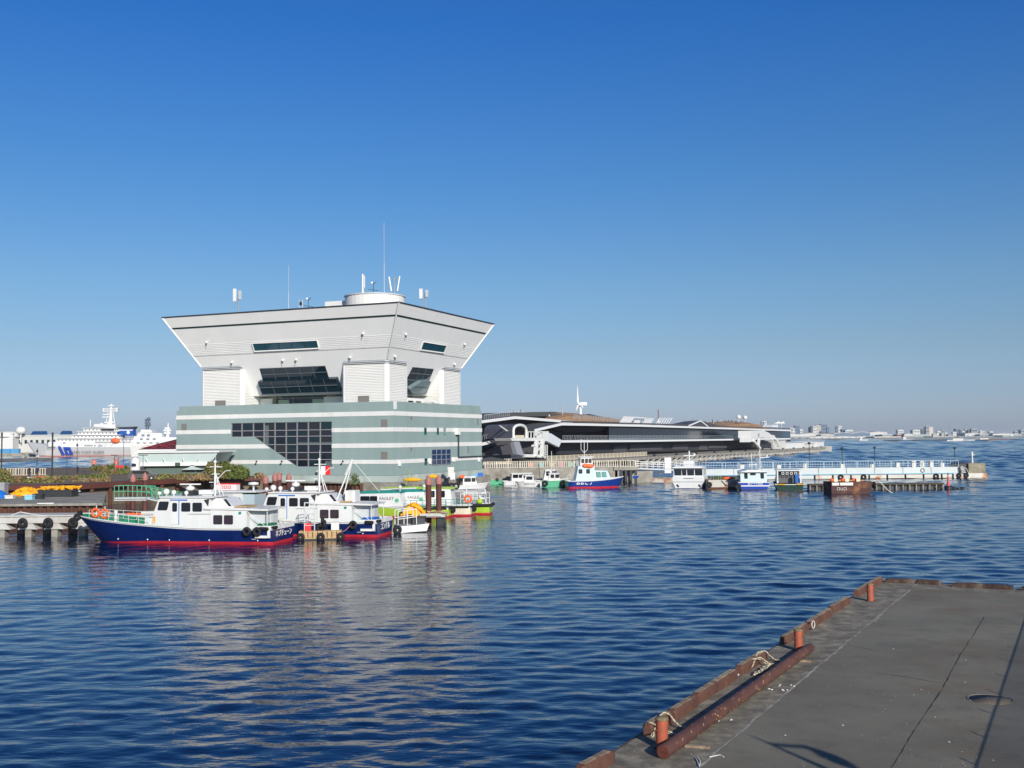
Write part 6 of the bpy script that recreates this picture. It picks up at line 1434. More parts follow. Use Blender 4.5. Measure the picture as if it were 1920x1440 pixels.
s = TS(1215); k = 0
while s < s_tip-1 and k < 80:
    b = MB(); b.prism([(s-.6,.0,1.74),(s+.6,.0,1.74),(s+.6,2.3,1.74),(s-.6,2.3,1.74)], (0,0,-.4)); b.prism([(s-.6,.1,1.3),(s-.6,2.3,1.3),(s-.6,2.3,-.6)], (1.6,0,0)); b.box(s-.4,s+.4,.3,1.1,-.6,1.3); b.build('buttress', M['concrete_l'], tpier); s += 6.2; k += 1
s = TS(1230)
while s < s_tip-10:
    b = MB(); b.box(s-.5,s+.5,.4,1.0,PD,PD+.55); b.box(s-.8,s+.8,.3,1.1,PD+.5,PD+.7); b.build('bollard', M['dark'], tpier); s += 24
b = MB(); b.box(s_tip-.5, s_tip+6, -2, 12, -.5, PD+.5); b.build('end_block', M['concrete_l'], tpier)
f_ = fence_panels('pier_fence', tuple(TA+TD*TS(1025,-8)-TN*8), tuple(TA+TD*TS(1213,-8)-TN*8), 1.5, M['cream'], 'long cream fence along the terminal apron', 26, PD, 'cream fences on the wharf', gap=.25)
tb = empty('cruise_terminal', TA, rzT, 'long low cruise terminal with white edged dark roofs and timber decked hills', 'building')
def Q(px, py, w=-14): p = TP(px, py, w); return (p.x, -p.y, p.z)      # local coordinates on the plane w (local y = -w)
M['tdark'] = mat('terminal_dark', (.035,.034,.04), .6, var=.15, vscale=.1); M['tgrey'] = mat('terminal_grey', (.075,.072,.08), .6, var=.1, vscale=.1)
M['tasph'] = mat('roof_asphalt', (.07,.07,.068), .85, var=.2, vscale=.1); M['tedge'] = mat('roof_edge_white', (.72,.72,.72), .5)
M['tglass2'] = mat('terminal_glass', (.02,.05,.07), .12, spec=.8); M['timber'] = mat('timber_deck', (.33,.2,.11), .85, var=.2, vscale=.15, streak=(3,.3,1))
def slab(name, pts, w, depth, th, m, inset=0, parent=tb):
    P = [Q(x, y, w) for x, y in pts]; b = MB(); n = len(P)
    rings = [[(p[0],p[1]+inset,p[2]) for p in P]+[(p[0],p[1]+inset,p[2]-th) for p in P[::-1]], [(p[0],p[1]+depth,p[2]) for p in P]+[(p[0],p[1]+depth,p[2]-th) for p in P[::-1]]]
    b.loft(rings); return b.build(name, m, parent)
# main front roof and its white edge
rf = [(1004,804.5),(1053,793),(1100,793.8),(1200,796.2),(1300,799.6),(1400,803.2),(1482,806)]
slab('roof', [(x,y-.4) for x, y in rf], -14, 70, .9, M['tasph'], .35); slab('roof_edge', rf, -14, .34, .75, M['tedge'])
slab('parapet', [(x,y-(4.5 if x < 1100 else 3.2)) for x, y in rf[1:]], -15.5, .3, .5, M['tgrey'])
# left lobe roof
rl = [(895,789.5),(905,788),(966,780.5),(1000,783),(1074,789.3)]
slab('roof', [(x,y-.4) for x, y in rl], -22, 60, 1.0, M['tasph'], .35); slab('roof_edge', rl, -22, .34, .8, M['tedge'])
slab('upper_deck', [(895,784),(935,778.5),(966,773.5),(1020,772.5),(1060,778),(1085,786)], -40, 40, 1.5, M['tasph'])
# soffits and walls
def wallq(name, pts, m, w=-22): b = MB(); b.prism([Q(x, y, w) for x, y in pts], (0,1,0)); return b.build(name, m, tb)
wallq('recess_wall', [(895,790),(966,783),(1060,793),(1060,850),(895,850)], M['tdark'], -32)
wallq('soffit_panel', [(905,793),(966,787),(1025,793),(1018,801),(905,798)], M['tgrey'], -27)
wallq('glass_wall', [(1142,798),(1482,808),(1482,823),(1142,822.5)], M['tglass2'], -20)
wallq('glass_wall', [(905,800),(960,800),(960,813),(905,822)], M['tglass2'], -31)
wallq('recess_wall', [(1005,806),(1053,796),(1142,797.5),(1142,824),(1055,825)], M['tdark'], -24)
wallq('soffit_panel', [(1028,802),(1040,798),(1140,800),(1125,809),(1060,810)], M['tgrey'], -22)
wallq('maroon_panel', [(1118,812),(1142,802),(1142,818),(1100,816)], mat('maroon_panel', (.05,.01,.015), .6), -23)
# floor slab with white edge
fl = [(1052,825.5),(1200,825),(1412,822.3),(1482,821.5)]
slab('floor_slab', [(x,y-.3) for x, y in fl], -14, 60, 1.0, M['tdark'], .35); slab('floor_edge', fl, -14, .34, .7, M['tedge'])
fl2 = [(895,831.5),(905,830),(935,822.5),(962,815)]
slab('floor_slab', [(x,y-.3) for x, y in fl2], -16, 30, 1.0, M['tdark'], .35); slab('floor_edge', fl2, -16, .34, .8, M['tedge'])
wallq('ramp_side', [(1025,811),(1033,812.5),(1054,825.8),(1048,838.3),(1025,827)], mat('ramp_white', (.6,.62,.65), .5), -12)
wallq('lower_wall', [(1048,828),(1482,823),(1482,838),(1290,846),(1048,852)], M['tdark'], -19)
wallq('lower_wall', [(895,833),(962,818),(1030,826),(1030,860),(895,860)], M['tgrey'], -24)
for a_, c_, y0, y1 in ((1152,1175,836,848),(1182,1240,833,845),(1262,1290,833,843),(1312,1326,833,844),(1330,1372,836,840)): wallq('service_panel', [(a_,y1),(c_,y1),(c_+(4 if a_ == 1182 else 0),y0),(a_,y0)], M['tgrey'], -18.5)
wallq('lower_arch', [(905,860),(908,848),(930,836),(958,833),(958,860)], M['tgrey'], -20)
# balcony railing posts along the floor edge
for k, (a_, c_) in enumerate(((1055,1075),(1076,1140),(1142,1200),(1200,1260),(1260,1330),(1330,1412))):
    b = MB(); p0 = Vector(Q(a_, 825-(a_-1055)*.0085, -14.4)); p1 = Vector(Q(c_, 825-(c_-1055)*.0085, -14.4)); n = int((c_-a_)/2.6)
    for i in range(n): q = p0.lerp(p1, i/n); b.bar(q, q+Vector((.5,0,1.35)), .1 if k < 5 else .06)
    b.bar(p0+Vector((0,0,1.35)), p1+Vector((0,0,1.35)), .1); b.build('balcony_rail', M['grey'], tb)
b = MB(); p0 = Vector(Q(905,825,-16.4)); p1 = Vector(Q(958,812.5,-16.4))
for i in range(16): q = p0.lerp(p1, i/16); b.bar(q, q+Vector((0,0,1.2)), .08)
b.bar(p0+Vector((0,0,1.2)), p1+Vector((0,0,1.2)), .08); b.build('balcony_rail', M['grey'], tb)
# timber hills and roof furniture
def hill(pts, w, depth, m, name='timber_hill'):
    P = [Vector(Q(x, y, w)) for x, y in pts]; b = MB(); base = min(p.z for p in P)-.5
    rings = []
    for f, sc_ in ((-.35,.55),(0,1),(.5,.9),(1,.4)):
        rings.append([(p.x, p.y+depth*f, base+(p.z-base)*sc_) for p in P]+[(P[-1].x, P[-1].y+depth*f, base-.5),(P[0].x, P[0].y+depth*f, base-.5)])
    b.loft(rings, sm=False); return b.build(name, m, tb)
hill([(1008,782),(1030,776),(1052,773),(1080,775),(1110,780),(1140,788)], -44, 22, M['timber'])
hill([(1330,799),(1345,793),(1370,789.5),(1392,790.5),(1410,797)], -40, 22, M['timber']); hill([(1384,800),(1398,793),(1412,797),(1425,802)], -36, 16, M['timber'])
hill([(960,778),(1000,772.5),(1040,772),(1060,776)], -60, 25, M['tasph'], 'asphalt_hill'); hill([(1090,779),(1105,776),(1125,781),(1135,788)], -66, 18, M['tasph'], 'asphalt_hill')
hill([(1288,796),(1302,789.5),(1312,788),(1330,796)], -36, 12, M['tgrey'], 'asphalt_hill')
b = MB()
for k in range(30):
    f = k/29; x = 1075+130*f; y = 785.5+9*f; p = Vector(Q(x,y,-18)); b.bar(p, p+Vector((1.5,0,1.6)), .22)
b.build('roof_rail_posts', M['grey'], tb)
def pergola(px0, px1, y0, y1, n, lean, lab):
    for i in range(n):
        x = px0+(px1-px0)*i/(n-1); a = Vector(Q(x, y0+(y1-y0)*(i/(n-1))+12.5, -17)); t = Vector(Q(x+lean, y0+(y1-y0)*(i/(n-1)), -17)); b = MB(); b.bar(a, t, .32); b.build('pergola_rib', M['tedge'], tb)
    a = Vector(Q(px0+lean, y0, -17)); c = Vector(Q(px1+lean, y1, -17)); b = MB(); b.bar(a, c, .35); b.build('pergola_beam', M['tedge'], tb)
pergola(1161, 1180, 781.5, 782.5, 8, 9, ''); pergola(1203, 1217, 784.5, 785, 6, 8, '')
b = MB(); a = Vector(Q(1189,782.3,-17)); c = Vector(Q(1224,785,-17)); b.bar(a, c, .35); b.box(Q(1197,0)[0], Q(1204,0)[0], 17.5, 20, Q(1200,796)[2], Q(1200,787)[2]); b.build('pergola_beam', M['tedge'], tb)
for i in range(6):
    b = MB(); x0p = 1230+i*4.6; pts = [Vector(Q(x0p+6*t**.7*1.0+ (2*t), 794.5-10.5*math.sin(t*math.pi/2.1), -17)) for t in (0,.2,.4,.6,.8,1)]; b.tube(pts, .2, 6); b.build('arched_rib', M['tedge'], tb)
b = MB()
for a_, c_ in (((1292,798),(1313,789)),((1313,789),(1327,800))): b.bar(Q(a_[0],a_[1],-15), Q(c_[0],c_[1],-15), .5)
b.build('white_gable', M['tedge'], tb)
b = MB(); p0 = Vector(Q(908,778.5,-23)); p1 = Vector(Q(958,771.5,-23)); p2 = Vector(Q(1075,786,-23)); b.bar(p0,p1,.12); b.bar(p1,Vector(Q(985,772.5,-23)),.12)
for i in range(14): q = p0.lerp(p1,i/14); b.bar(q, q-Vector((0,0,1.3)), .07)
b.build('roof_railing', M['lgrey'], tb)
# roof lights, white globes, people
for px_, y0, y1 in ((1055,774,758),(1099,779,770),(1303,790,782),(1338,789,782),(1352,789,784),(1371,788,782),(1234,789,783)):
    b = MB(); p = Vector(Q(px_,y0,-40)); t = Vector(Q(px_-7,y1,-40)); m_ = p.lerp(t,.6)+Vector((.8,0,.6)); b.tube([p-Vector((0,0,1.5)),p,m_,t], .14, 6); b.build('curved_lamp', M['lgrey'], tb)
for px_, py_ in ((1385,782),(1397,783)):
    p = TA+TD*TP(px_,py_,-38).x-TN*38; z = TP(px_,py_,-38).z; b = MB(); b.ball((0,0,0), 1.25, 12); b.tube([(0,0,-1.2),(0,0,-4.5)], .15, 6)
    tag(b.build('white_balloon', M['white'], None, (p.x,p.y,z)), 'white globe on a pole above the far timber hill, %s one' % ('left' if px_ < 1390 else 'right'), 'globe', 'white globes above the terminal')
for px_, k in ((1457.5,0),(1466,1)):
    p = TA+TD*TS(px_,-30)-TN*30; b = MB(); z0 = TP(px_,794,-30).z; z1 = TP(px_,790,-30).z; b.prism([(-2,0,z0),(2,0,z0),(1.6,0,z1)], (0,.4,0)); b.tube([(0,0,12),(0,0,z0)], .15, 6)
    tag(b.build('sail_sign', M['white'], None, (p.x,p.y,0)), 'white triangular sail on the far end of the terminal roof, %s one' % ['left','right'][k], 'sail', 'white sails on the terminal roof')
b = MB(); b.loft([[Q(1446,801,-20),Q(1460,801,-20),Q(1458,796.5,-20),Q(1449,796.5,-20)],[tuple(Vector(Q(x,y,-20))+Vector((0,5,0))) for x, y in ((1446,801),(1460,801),(1458,796.5),(1449,796.5))]]); b.build('roof_hut', M['tedge'], tb)
PL = [(962.5,769,776,-26,0,'person in dark clothes on the terminal roof, left of a group of three'),(969,768.5,777,-26,1,'person in pale top on the terminal roof, middle of a group of three'),(976,767.5,775.5,-26,0,'person in dark clothes on the terminal roof, right of a group of three')]
for px_, yt, yb, w_, k, lab in PL:
    p = TP(px_, yb, w_); h_ = TP(px_, yt, w_).z-p.z; q = TA+TD*p.x+TN*p.y; person((q.x,q.y,p.z), k, px_, lab, 'people on the terminal roof', min(1.15, h_/1.72))
for k, px_ in enumerate((1284,1336,1345,1351,1359,1362.5,1366,1372,1379,1381.5,1385,1388,1323,1030,1090)):
    yb = 793.5 if 1330 < px_ < 1377 else 796 if px_ > 1320 else 796 if px_ > 1200 else 786
    w_ = -31 if px_ > 1200 else -24; p = TP(px_, yb-3, w_); q = TA+TD*p.x+TN*p.y
    person((q.x,q.y,p.z-.6), k*2+(px_ > 1360), px_*1.3, 'tiny dark figure standing on the terminal roof near the far timber hill' if px_ > 1200 else 'tiny figure on the terminal roof near the near timber hill', 'people near the far timber hill' if px_ > 1200 else 'people near the near timber hill', 1.0)
# boarding towers
def brd():
    r = empty('boarding_bridge', TA, rzT, 'white boarding bridge with arched tunnel mouth at the near end of the terminal', 'boarding bridge')
    W0 = -6
    def q(x, y, w=W0): p = TP(x, y, w); return Vector((p.x, -p.y, p.z))
    # arched tunnel running back to the building
    def arch(x0, x1, yt, yb, w, e=0):
        c = (x0+x1)/2; rr = (x1-x0)/2; pts = [q(x0-e,yb,w)]
        for k in range(9): a = math.pi*(1-k/8); pts.append(q(c+(rr+e)*math.cos(a), yt+rr*.75-(rr*.75+e)*math.sin(a), w))
        pts.append(q(x1+e,yb,w)); return pts
    b = MB(); A1 = arch(962,987,796,822,W0,1.2); d = Vector((6.5,12,0)); rings = [A1, [p+d for p in A1]]; b.loft(rings, closed=False); tn = b.build('tunnel', mat('tunnel_skin', (.12,.11,.125), .4), r)
    b = MB()
    for k in range(9): f = (k+1)/10; b.tube([p+d*f for p in A1[1:-1]], .1, 5)
    b.build('tunnel_rib', M['dark'], tn)
    b = MB(); b.tube(arch(962.5,986.5,797,822,W0-.0), .42, 6); b.build('arch_frame', M['white'], r)
    b = MB(); b.prism([tuple(p+d*.5) for p in arch(964,985,798,822,W0)], (0,.2,0)); b.build('tunnel_inside', M['dark'], r)
    b = MB(); b.prism([tuple(q(966,816)),tuple(q(983,816)),tuple(q(983,822)),tuple(q(966,822))], (0,.3,0)); b.build('apron_gate', M['cream'], r)
    b = MB(); P = [q(957.5,821.5),q(1028,820.5),q(1029,824),q(1020,827),(q(960,826.5))]; b.prism([tuple(p) for p in P], (0,5,0)); b.build('platform', M['white'], r)
    b = MB(); P = [q(1018,808.5),q(1029,808.5),q(1029,820.5),q(1018,820.5)]; b.prism([tuple(p) for p in P], (0,2.5,0)); b.build('control_cabin', M['white'], r)
    b = MB(); p0 = q(990,821.3); p1 = q(1018,821)
    for f in (0,.2,.4,.6,.8,1): u = p0.lerp(p1,f); b.bar(u, u+Vector((0,0,1.7)), .25)
    b.bar(p0+Vector((0,0,1.7)), p1+Vector((0,0,1.7)), .2); b.build('railing', M['white'], r)
    b = MB(); b.prism([tuple(q(x,y)) for x, y in ((963,828),(974,828),(983,855),(970,852))], (0,1.2,0)); b.build('leg', mat('leg_grey', (.3,.31,.34), .5), r)
    for x0, x1, xb in ((1002,1010,1004),(1014,1019,1016)): b = MB(); b.bar(q((x0+x1)/2,826), q(xb,856), .95); b.build('leg', M['white'], r)
    b = MB(); b.bar(q(998,836), q(1020,828), .5); b.bar(q(1003,850), q(1018,834), .35); b.build('brace', M['white'], r)
    b = MB(); b.prism([tuple(q(x,y)) for x, y in ((982,857),(988,851.5),(1012,852.5),(1024,858)) ], (0,4,0)); b.build('carriage', M['white'], r)
    b = MB()
    for k in range(6): x = 1022; b.bar(q(x,836+k*4), q(x+4,836+k*4), .12)
    b.bar(q(1022,834), q(1022,860), .2); b.bar(q(1026,834), q(1026,860), .2); b.build('ladder', M['white'], r)
    b = MB(); b.prism([tuple(q(x,y,-8)) for x, y in ((935.5,797.5),(938,797.5),(958,811),(957,812.5)) ], (0,.5,0)); b.build('sloping_beam', M['tedge'], r)
    b = MB(); b.prism([tuple(q(x,y,-8.8)) for x, y in ((938,798),(963,796),(960,810)) ], (0,.3,0)); b.build('side_panel', M['tgrey'], r)
brd()
def brd2():
    r = empty('boarding_bridge', TA, rzT, 'white boxy boarding bridge on splayed legs at the far end of the terminal', 'boarding bridge')
    def q(x, y, w=-5): p = TP(x, y, w); return Vector((p.x, -p.y, p.z))
    b = MB(); b.prism([tuple(q(x,y)) for x, y in ((1408,807.5),(1434,807),(1434,820),(1408,821))], (0,6,0)); bd_ = b.build('cabin', M['white'], r)
    b = MB(); b.prism([tuple(q(x,y,-4.8)) for x, y in ((1421.5,812.5),(1424,812.5),(1424,818.5),(1421.5,818.5))], (0,.3,0)); b.build('door', M['grey'], bd_)
    b = MB(); b.prism([tuple(q(x,y)) for x, y in ((1434,808),(1441,811),(1446,815),(1453,816.5),(1453,820.5),(1434,820.5))], (0,5,0)); b.build('tunnel', M['white'], r)
    b = MB(); b.prism([tuple(q(x,y)) for x, y in ((1407,821),(1454,820.5),(1454,823),(1420,824),(1407,829))], (0,5,0)); b.build('platform', M['white'], r)
    for a_, c_ in (((1412,826),(1425,841)),((1423,824),(1422,836)),((1447,823),(1450,840)),((1453,822),(1459,836))): b = MB(); b.bar(q(*a_), q(*c_), 1.1); b.build('leg', M['white'], r)
    b = MB()
    for k in range(5): b.bar(q(1453+k*.9,824+k*3), q(1459,824+k*3), .5)
    b.build('stairs', M['white'], r)
    b = MB(); b.prism([tuple(q(x,y,-10)) for x, y in ((1427,841),(1427,830),(1438,827),(1447,830),(1447,841))], (0,3,0)); b.build('gate', M['dark'], r)
brd2()
for k, (a_, c_, yt, yb, lab) in enumerate(((1466,1473,826,838,'small white cabin nearest the far boarding bridge'),(1473,1508,829.5,838.5,'long white shed on the pier end'),(1508,1526,832,838,'lower white annex in the middle of the pier end'),(1526,1545,828,838,'white shed nearest the pier tip'))):
    p = TP(a_,yb,-6); p1 = TP(c_,yb,-6); r = empty('pier_shed', TA, rzT, lab, 'shed', 'white sheds on the pier end'); b = MB(); z = TP((a_+c_)/2,yt,-6).z; b.box(p.x,p1.x,6,16,PD,z); b.build('wall', M['tedge'] if k % 2 else M['offwhite'], r); b = MB(); b.box(p.x-.5,p1.x+.5,5.5,16.5,z,z+.35); b.build('roof', M['lgrey'], r)
# mast with red top, wind turbine
p = TA+TD*TS(1235,-45)-TN*45; zt = TP(1235,768,-45).z; r = empty('signal_mast', (p.x,p.y,10), 0, 'thin mast with dark red top above the arched ribs', 'mast'); b = MB(); b.tube([(0,0,0),(0,0,(zt-10)*.65)], .45, 6); b.build('pole', M['white'], r); b = MB(); b.tube([(0,0,(zt-10)*.65),(0,0,zt-10)], .22, 6); b.build('top', mat('mast_red', (.2,.05,.08), .6), r)
TDp = 900.0; wt = empty('wind_turbine', (xat(1089,TDp),TDp,0), 0, 'white three bladed wind turbine behind the timber hill', 'wind turbine')
hub = ony(1087,757.5,TDp); b = MB(); b.tube([(0,0,0),(0,0,hub.z-.5)], 2.0, 12, r2=1.1); b.build('tower', M['tedge'], wt)
b = MB(); b.prism([(-1,-3,hub.z-1.4),(5.2,-3,hub.z-1.2),(5.2,-3,hub.z+1.4),(-1,-3,hub.z+1.2)], (0,2.6,0)); b.ball((-1.6,-1.7,hub.z), 1.2, 10); nc = b.build('nacelle', M['tedge'], wt)
def blade(px, py, nm='blade'):
    t = ony(px,py,TDp)-Vector((xat(1089,TDp),TDp,0)); a = Vector((-1.9,-2,hub.z)); d = t-a; sd = Vector((d.z,0,-d.x)).normalized(); b = MB()
    rings = []
    for f, w in ((0,.45),(.12,.95),(.3,.85),(.65,.5),(1,.1)): p_ = a+Vector((d.x,0,d.z))*f; rings.append([p_-sd*w, p_+Vector((0,.25*w,0)), p_+sd*w*.6, p_-Vector((0,.25*w,0))])
    b.loft(rings); b.build(nm, M['tedge'], wt)
blade(1082.5,722.5); blade(1079.5,771); blade(1094,765)
# ================================================================== FAR SHORE
FS = 2500.0
land('far_shore', mat('shore_grey', (.16,.17,.17), .9), [(xat(1440,FS),FS),(xat(2300,FS),FS),(xat(2300,6000),6000),(xat(1440,6000),6000)], -1, 4)
land('breakwater', mat('dark_stone', (.05,.06,.07), .9), [(xat(1656,1650),1650),(xat(2300,1500),1500),(xat(2300,1530),1530),(xat(1656,1665),1665)], -1, 2.4)
land('low_mole', mat('mole_stone', (.07,.07,.07), .9), [(xat(1548,2000),2000),(xat(1576,2000),2000),(xat(1576,2040),2040),(xat(1548,2040),2040)], -1, 2.5)
pal = {'w': mat('far_white', (.56,.55,.52), .8), 'c': mat('far_cream', (.48,.44,.36), .8), 'g': mat('far_grey', (.28,.30,.32), .8), 'b': mat('far_blue', (.10,.16,.24), .6), 'd': mat('far_dark', (.10,.11,.13), .8), 'r': mat('far_red', (.22,.07,.06), .8), 'n': mat('far_green', (.3,.38,.33), .8)}
cn = {'w':'white','c':'cream','g':'grey','b':'blue grey','d':'dark','r':'dull red','n':'pale green'}
SK = [(1429,1438,789.5,'w','tower with round cap rising behind the terminal roof'),(1431,1434,791,'b','narrow tower in painted shade beside the round capped one'),  # towers on the shaded side have their shade put into the blue grey
(1481,1486,802,'w','small block'),(1486,1491,803,'w','small block'),(1491,1500,798,'b','tower'),(1500,1506,805,'w','low block'),(1517,1521,801,'b','slim block'),(1521,1525,798.5,'d','slim dark block'),(1525,1531,799,'w','block'),(1531,1540,797.5,'c','broad block'),(1539.5,1552,795.5,'b','tallest tower of the left cluster'),(1551,1556,800.5,'b','slim block'),
(1568,1572.5,799,'b','slim tower in painted shade'),(1572.5,1579,798.5,'w','bright slim tower'),(1579,1589,804,'b','low block'),(1586,1600,806,'w','low stepped block'),
(1470,1500,813,'w','long low shed'),(1500,1540,812,'w','long pale roof shed'),(1540,1564,814,'c','low shed'),(1564,1600,811.5,'b','long bluish hall'),(1600,1632,810,'b','long bluish hall'),(1631,1664,809,'w','long hall with bright roof edge'),(1655,1685,815,'g','long grey hall'),
(1684,1695,806,'w','gabled silo house'),(1683,1709,814,'r','low dull red hall'),(1696,1712,813,'w','white hall'),(1712,1726,806,'w','dome shaped block'),(1723,1728,808,'g','small block'),(1728,1733,805,'d','dark slim block'),(1733,1750,801,'c','big round silo'),(1737,1743,799,'g','top hut of the silo'),
(1709,1742,815,'n','pale green hall'),(1750,1758,813,'c','silo group'),(1758,1765,808,'w','block'),(1765,1772,806,'g','block'),(1766,1778,812,'c','tank farm'),(1772,1776,811,'w','block'),(1778,1786,814,'g','block'),(1787,1794,810,'w','bright block'),(1792,1801,804,'b','block'),(1801,1805,806,'b','slim tower'),(1804,1810,808,'w','block'),(1810,1816,805,'g','block'),(1816,1822,806,'b','block'),(1822,1833,804,'g','group of towers'),(1833,1838,808,'g','block'),(1838,1842,807,'w','block'),(1842,1848,808,'c','block'),(1810,1840,812,'w','long roof hall'),
(1838,1862,814,'g','low hall'),(1856,1863,809,'w','small tower'),(1862,1880,813,'c','broad cream hall'),(1880,1893,817,'w','low tank'),(1862,1900,812.5,'w','long hall at the right'),(1893,1915,814,'n','pale hall by the frame edge'),(1903,1910,809,'g','block near the frame edge'),(1915,1928,806,'g','dark block cut by the right edge'),
(1600,1640,818,'w','low row of white sheds'),(1640,1690,819,'c','low cream sheds'),(1560,1600,818,'w','low bright shed with arched roof'),(1520,1562,818,'w','shed with sloping roof'),(1480,1520,818.5,'g','low quay shed'),(1750,1800,818.5,'g','low grey shed row'),(1800,1870,818.5,'w','low white quay shed')]
SK.sort(key=lambda t: (t[1]-t[0]))
n_ = len(SK); rr_ = random.Random(3)
for i, (a_, c_, yt, k, desc) in enumerate(SK):
    D = FS+ (900 if yt < 804 else 500 if yt < 810 else 200 if yt < 816 else 20)+rr_.uniform(0,80); m_ = pal[k]; x0, x1 = xat(a_,D), xat(c_,D); zt = pz((a_+c_)/2,yt,D)
    where = min(((abs((a_+c_)/2-px),nm) for px, nm in ((1434,'above the terminal roof'),(1488,'just right of the terminal end'),(1525,'above the pier tip'),(1575,'right of the pier tip'),(1620,'above the second lamp post'),(1690,'over the breakwater start'),(1742,'beside the round silo'),(1795,'above the mooring block'),(1830,'above the block beacon'),(1880,'toward the right edge'),(1915,'at the right edge'))))[1]
    r = empty('far_building', ((x0+x1)/2,D,3.9), 0, 'distant %s %s, %s' % (cn[k], desc, where), 'building', 'buildings on the far shore')
    w2 = (x1-x0)/2; h = zt-3.9
    if 'silo' in desc and 'round' in desc: b = MB(); b.lathe([(w2,0),(w2,h),(w2*.6,h+1.5)], 20); b.build('wall', m_, r)
    elif w2*2 > h*2.2:
        b = MB(); b.prism([(-w2,0,0),(w2,0,0),(w2,0,h*.82),(0,0,h),(-w2,0,h*.82)], (0,60,0)); b.build('wall', m_, r)
        b = MB(); b.prism([(-w2-1,-.8,h*.82),(0,-.8,h),(w2+1,-.8,h*.82),(w2+1,-.8,h*.82+1.1),(0,-.8,h+1.1),(-w2-1,-.8,h*.82+1.1)], (0,61,0)); b.build('roof', pal['w'] if k != 'w' else pal['g'], r)
        b = MB(); nn = max(3, int(w2*2/14))
        for j in range(nn): x = -w2+2*w2*(j+.5)/nn; b.box(x-3,x+3,-.3,0,.5,h*.45)
        b.build('door_row', pal['g'] if k in 'wcn' else pal['d'], r)
    else:
        b = MB(); b.box(-w2,w2,0,w2*2,0,h); b.build('wall', m_, r)
        b = MB(); b.box(-w2*.45,w2*.3,w2*.3,w2,h,h+max(1.5,h*.06)); b.build('roof_house', pal['g'], r)
        nf = max(2, int(h/9)); b = MB()
        for j in range(nf): b.box(-w2*.86,w2*.86,-.35,0,h*(j+.35)/nf,h*(j+.7)/nf)
        b.build('window_band', pal['g'] if k in 'wc' else pal['d'], r)
for px_, yt in ((1768,799),(1782.5,798.5),(1757,805)):
    D = 2800; b = MB(); h = pz(px_,yt,D); b.tube([(0,0,3),(0,0,h)], 1.6, 6, r2=.8); tag(b.build('chimney', pal['g'], None, (xat(px_,D),D,0)), {1768:'slim distant chimney, left of a pair above the tank farm',1782.5:'slim distant chimney, right of a pair above the tank farm',1757:'short distant chimney beside the round silo'}[px_], 'chimney', 'distant chimneys')
for px_, L_, lab in ((1702,22,'small white and red ship under way off the dull red hall'),(1619,16,'tiny white boat below the bluish halls'),(1815,60,'moored pale barge behind the mooring block beacon'),(1861,50,'moored grey pink barge toward the right edge')):
    D = 1560 if L_ > 30 else 1950; r = empty('distant_boat', (xat(px_,D),D,0), 0, lab, 'boat', 'distant boats'); b = MB(); b.prism([(-L_/2,0,-.5),(L_/2-2,0,-.5),(L_/2+1,0,2.4),(-L_/2,0,2)], (0,6,0)); b.build('hull', pal['w'] if L_ != 50 else pal['r'], r)
    b = MB(); b.box(-L_*.35,-L_*.1,1,5,2,6.5 if L_ < 30 else 4); b.build('cabin', pal['w'], r)
# the same hills of Tokyo bay beyond
# ================================================================== OBJECTS ON THE NEAR QUAY
M['curb_side'] = mat('curb_brown', (.15,.068,.042), .8, var=.25, vscale=2.5, col2=(.09,.04,.03), bump=.008, bscale=12)
M['curb_top'] = mat('curb_weathered', (.38,.3,.2), .9, var=.3, vscale=5, col2=(.14,.09,.06), bump=.006, bscale=25)
M['curb_dark'] = mat('curb_dark', (.055,.032,.026), .85, var=.5, vscale=3, col2=(.16,.12,.09), fac=(.55,.7), bump=.01, bscale=10)
def curb(p0, p1, label, w=.27, h=.27, dark=False):
    """rounded timber-steel kerb log lying on the quay edge"""
    if dark: h = .2
    p0 = onz(*p0, QZ); p1 = onz(*p1, QZ); d = p1-p0; L_ = d.length; a = math.atan2(d.y, d.x); r = empty('quay_kerb', p0, a, label, 'kerb', 'brown kerb logs along the quay edge')
    b = MB(); rings = []
    for f in [0]+[i/14 for i in range(1,14)]+[1]:
        e = .8 if f in (0,1) else 1; s = w*e/2; c = .05; t = h*(.86 if f in (0,1) else 1)+rnd.uniform(-.006,.006); j = rnd.uniform(-.006,.006)
        rings.append([(f*L_,-s+j,0),(f*L_,s+j,0),(f*L_,s+j,t-c),(f*L_,s-c+j,t),(f*L_,-s+c+j,t),(f*L_,-s+j,t-c)])
    b.loft(rings); b.build('body', M['curb_dark'] if dark else M['curb_side'], r)
    b = MB(); n = max(2, int(L_/.9))
    for i in range(n): b.box(L_*i/n+.02+.16*(i == 0), L_*(i+1)/n-.02-.16*(i == n-1), -w/2+.055+(0 if i % 3 else .01), w/2-.055, h-.012, h+.012)
    b.build('top_plate', M['curb_dark'] if dark else M['curb_top'], r)
    return r
def on_edge(px, py): return (px, py)
curb((1085,1461),(1145,1428),'kerb log at the bottom edge of the view')
curb((1213,1379),(1257,1352),'kerb log nearest the front bollard, crossed by the chain')
curb((1258,1352),(1302,1323),'pale topped kerb log behind the front bollard')
curb((1304,1319),(1377,1271),'kerb log beside the middle of the long rusty pipe')
curb((1384,1266),(1433,1235),'kerb log crossed by the far heap of chain')
curb((1468,1209),(1511,1182),'kerb log just left of the middle bollard')
curb((1514,1180),(1556,1153),'kerb log with a white ring, beyond the middle bollard')
curb((1558,1150),(1590,1130),'kerb log between the middle and far bollards')
curb((1605,1118),(1651,1091),'last kerb log of the long side, beside the far bollard')
curb((1660,1092),(1716,1094),'dark kerb log at the far corner of the quay', dark=True); curb((1718,1094),(1765,1097),'dark kerb log right of the joint on the far edge', dark=True)
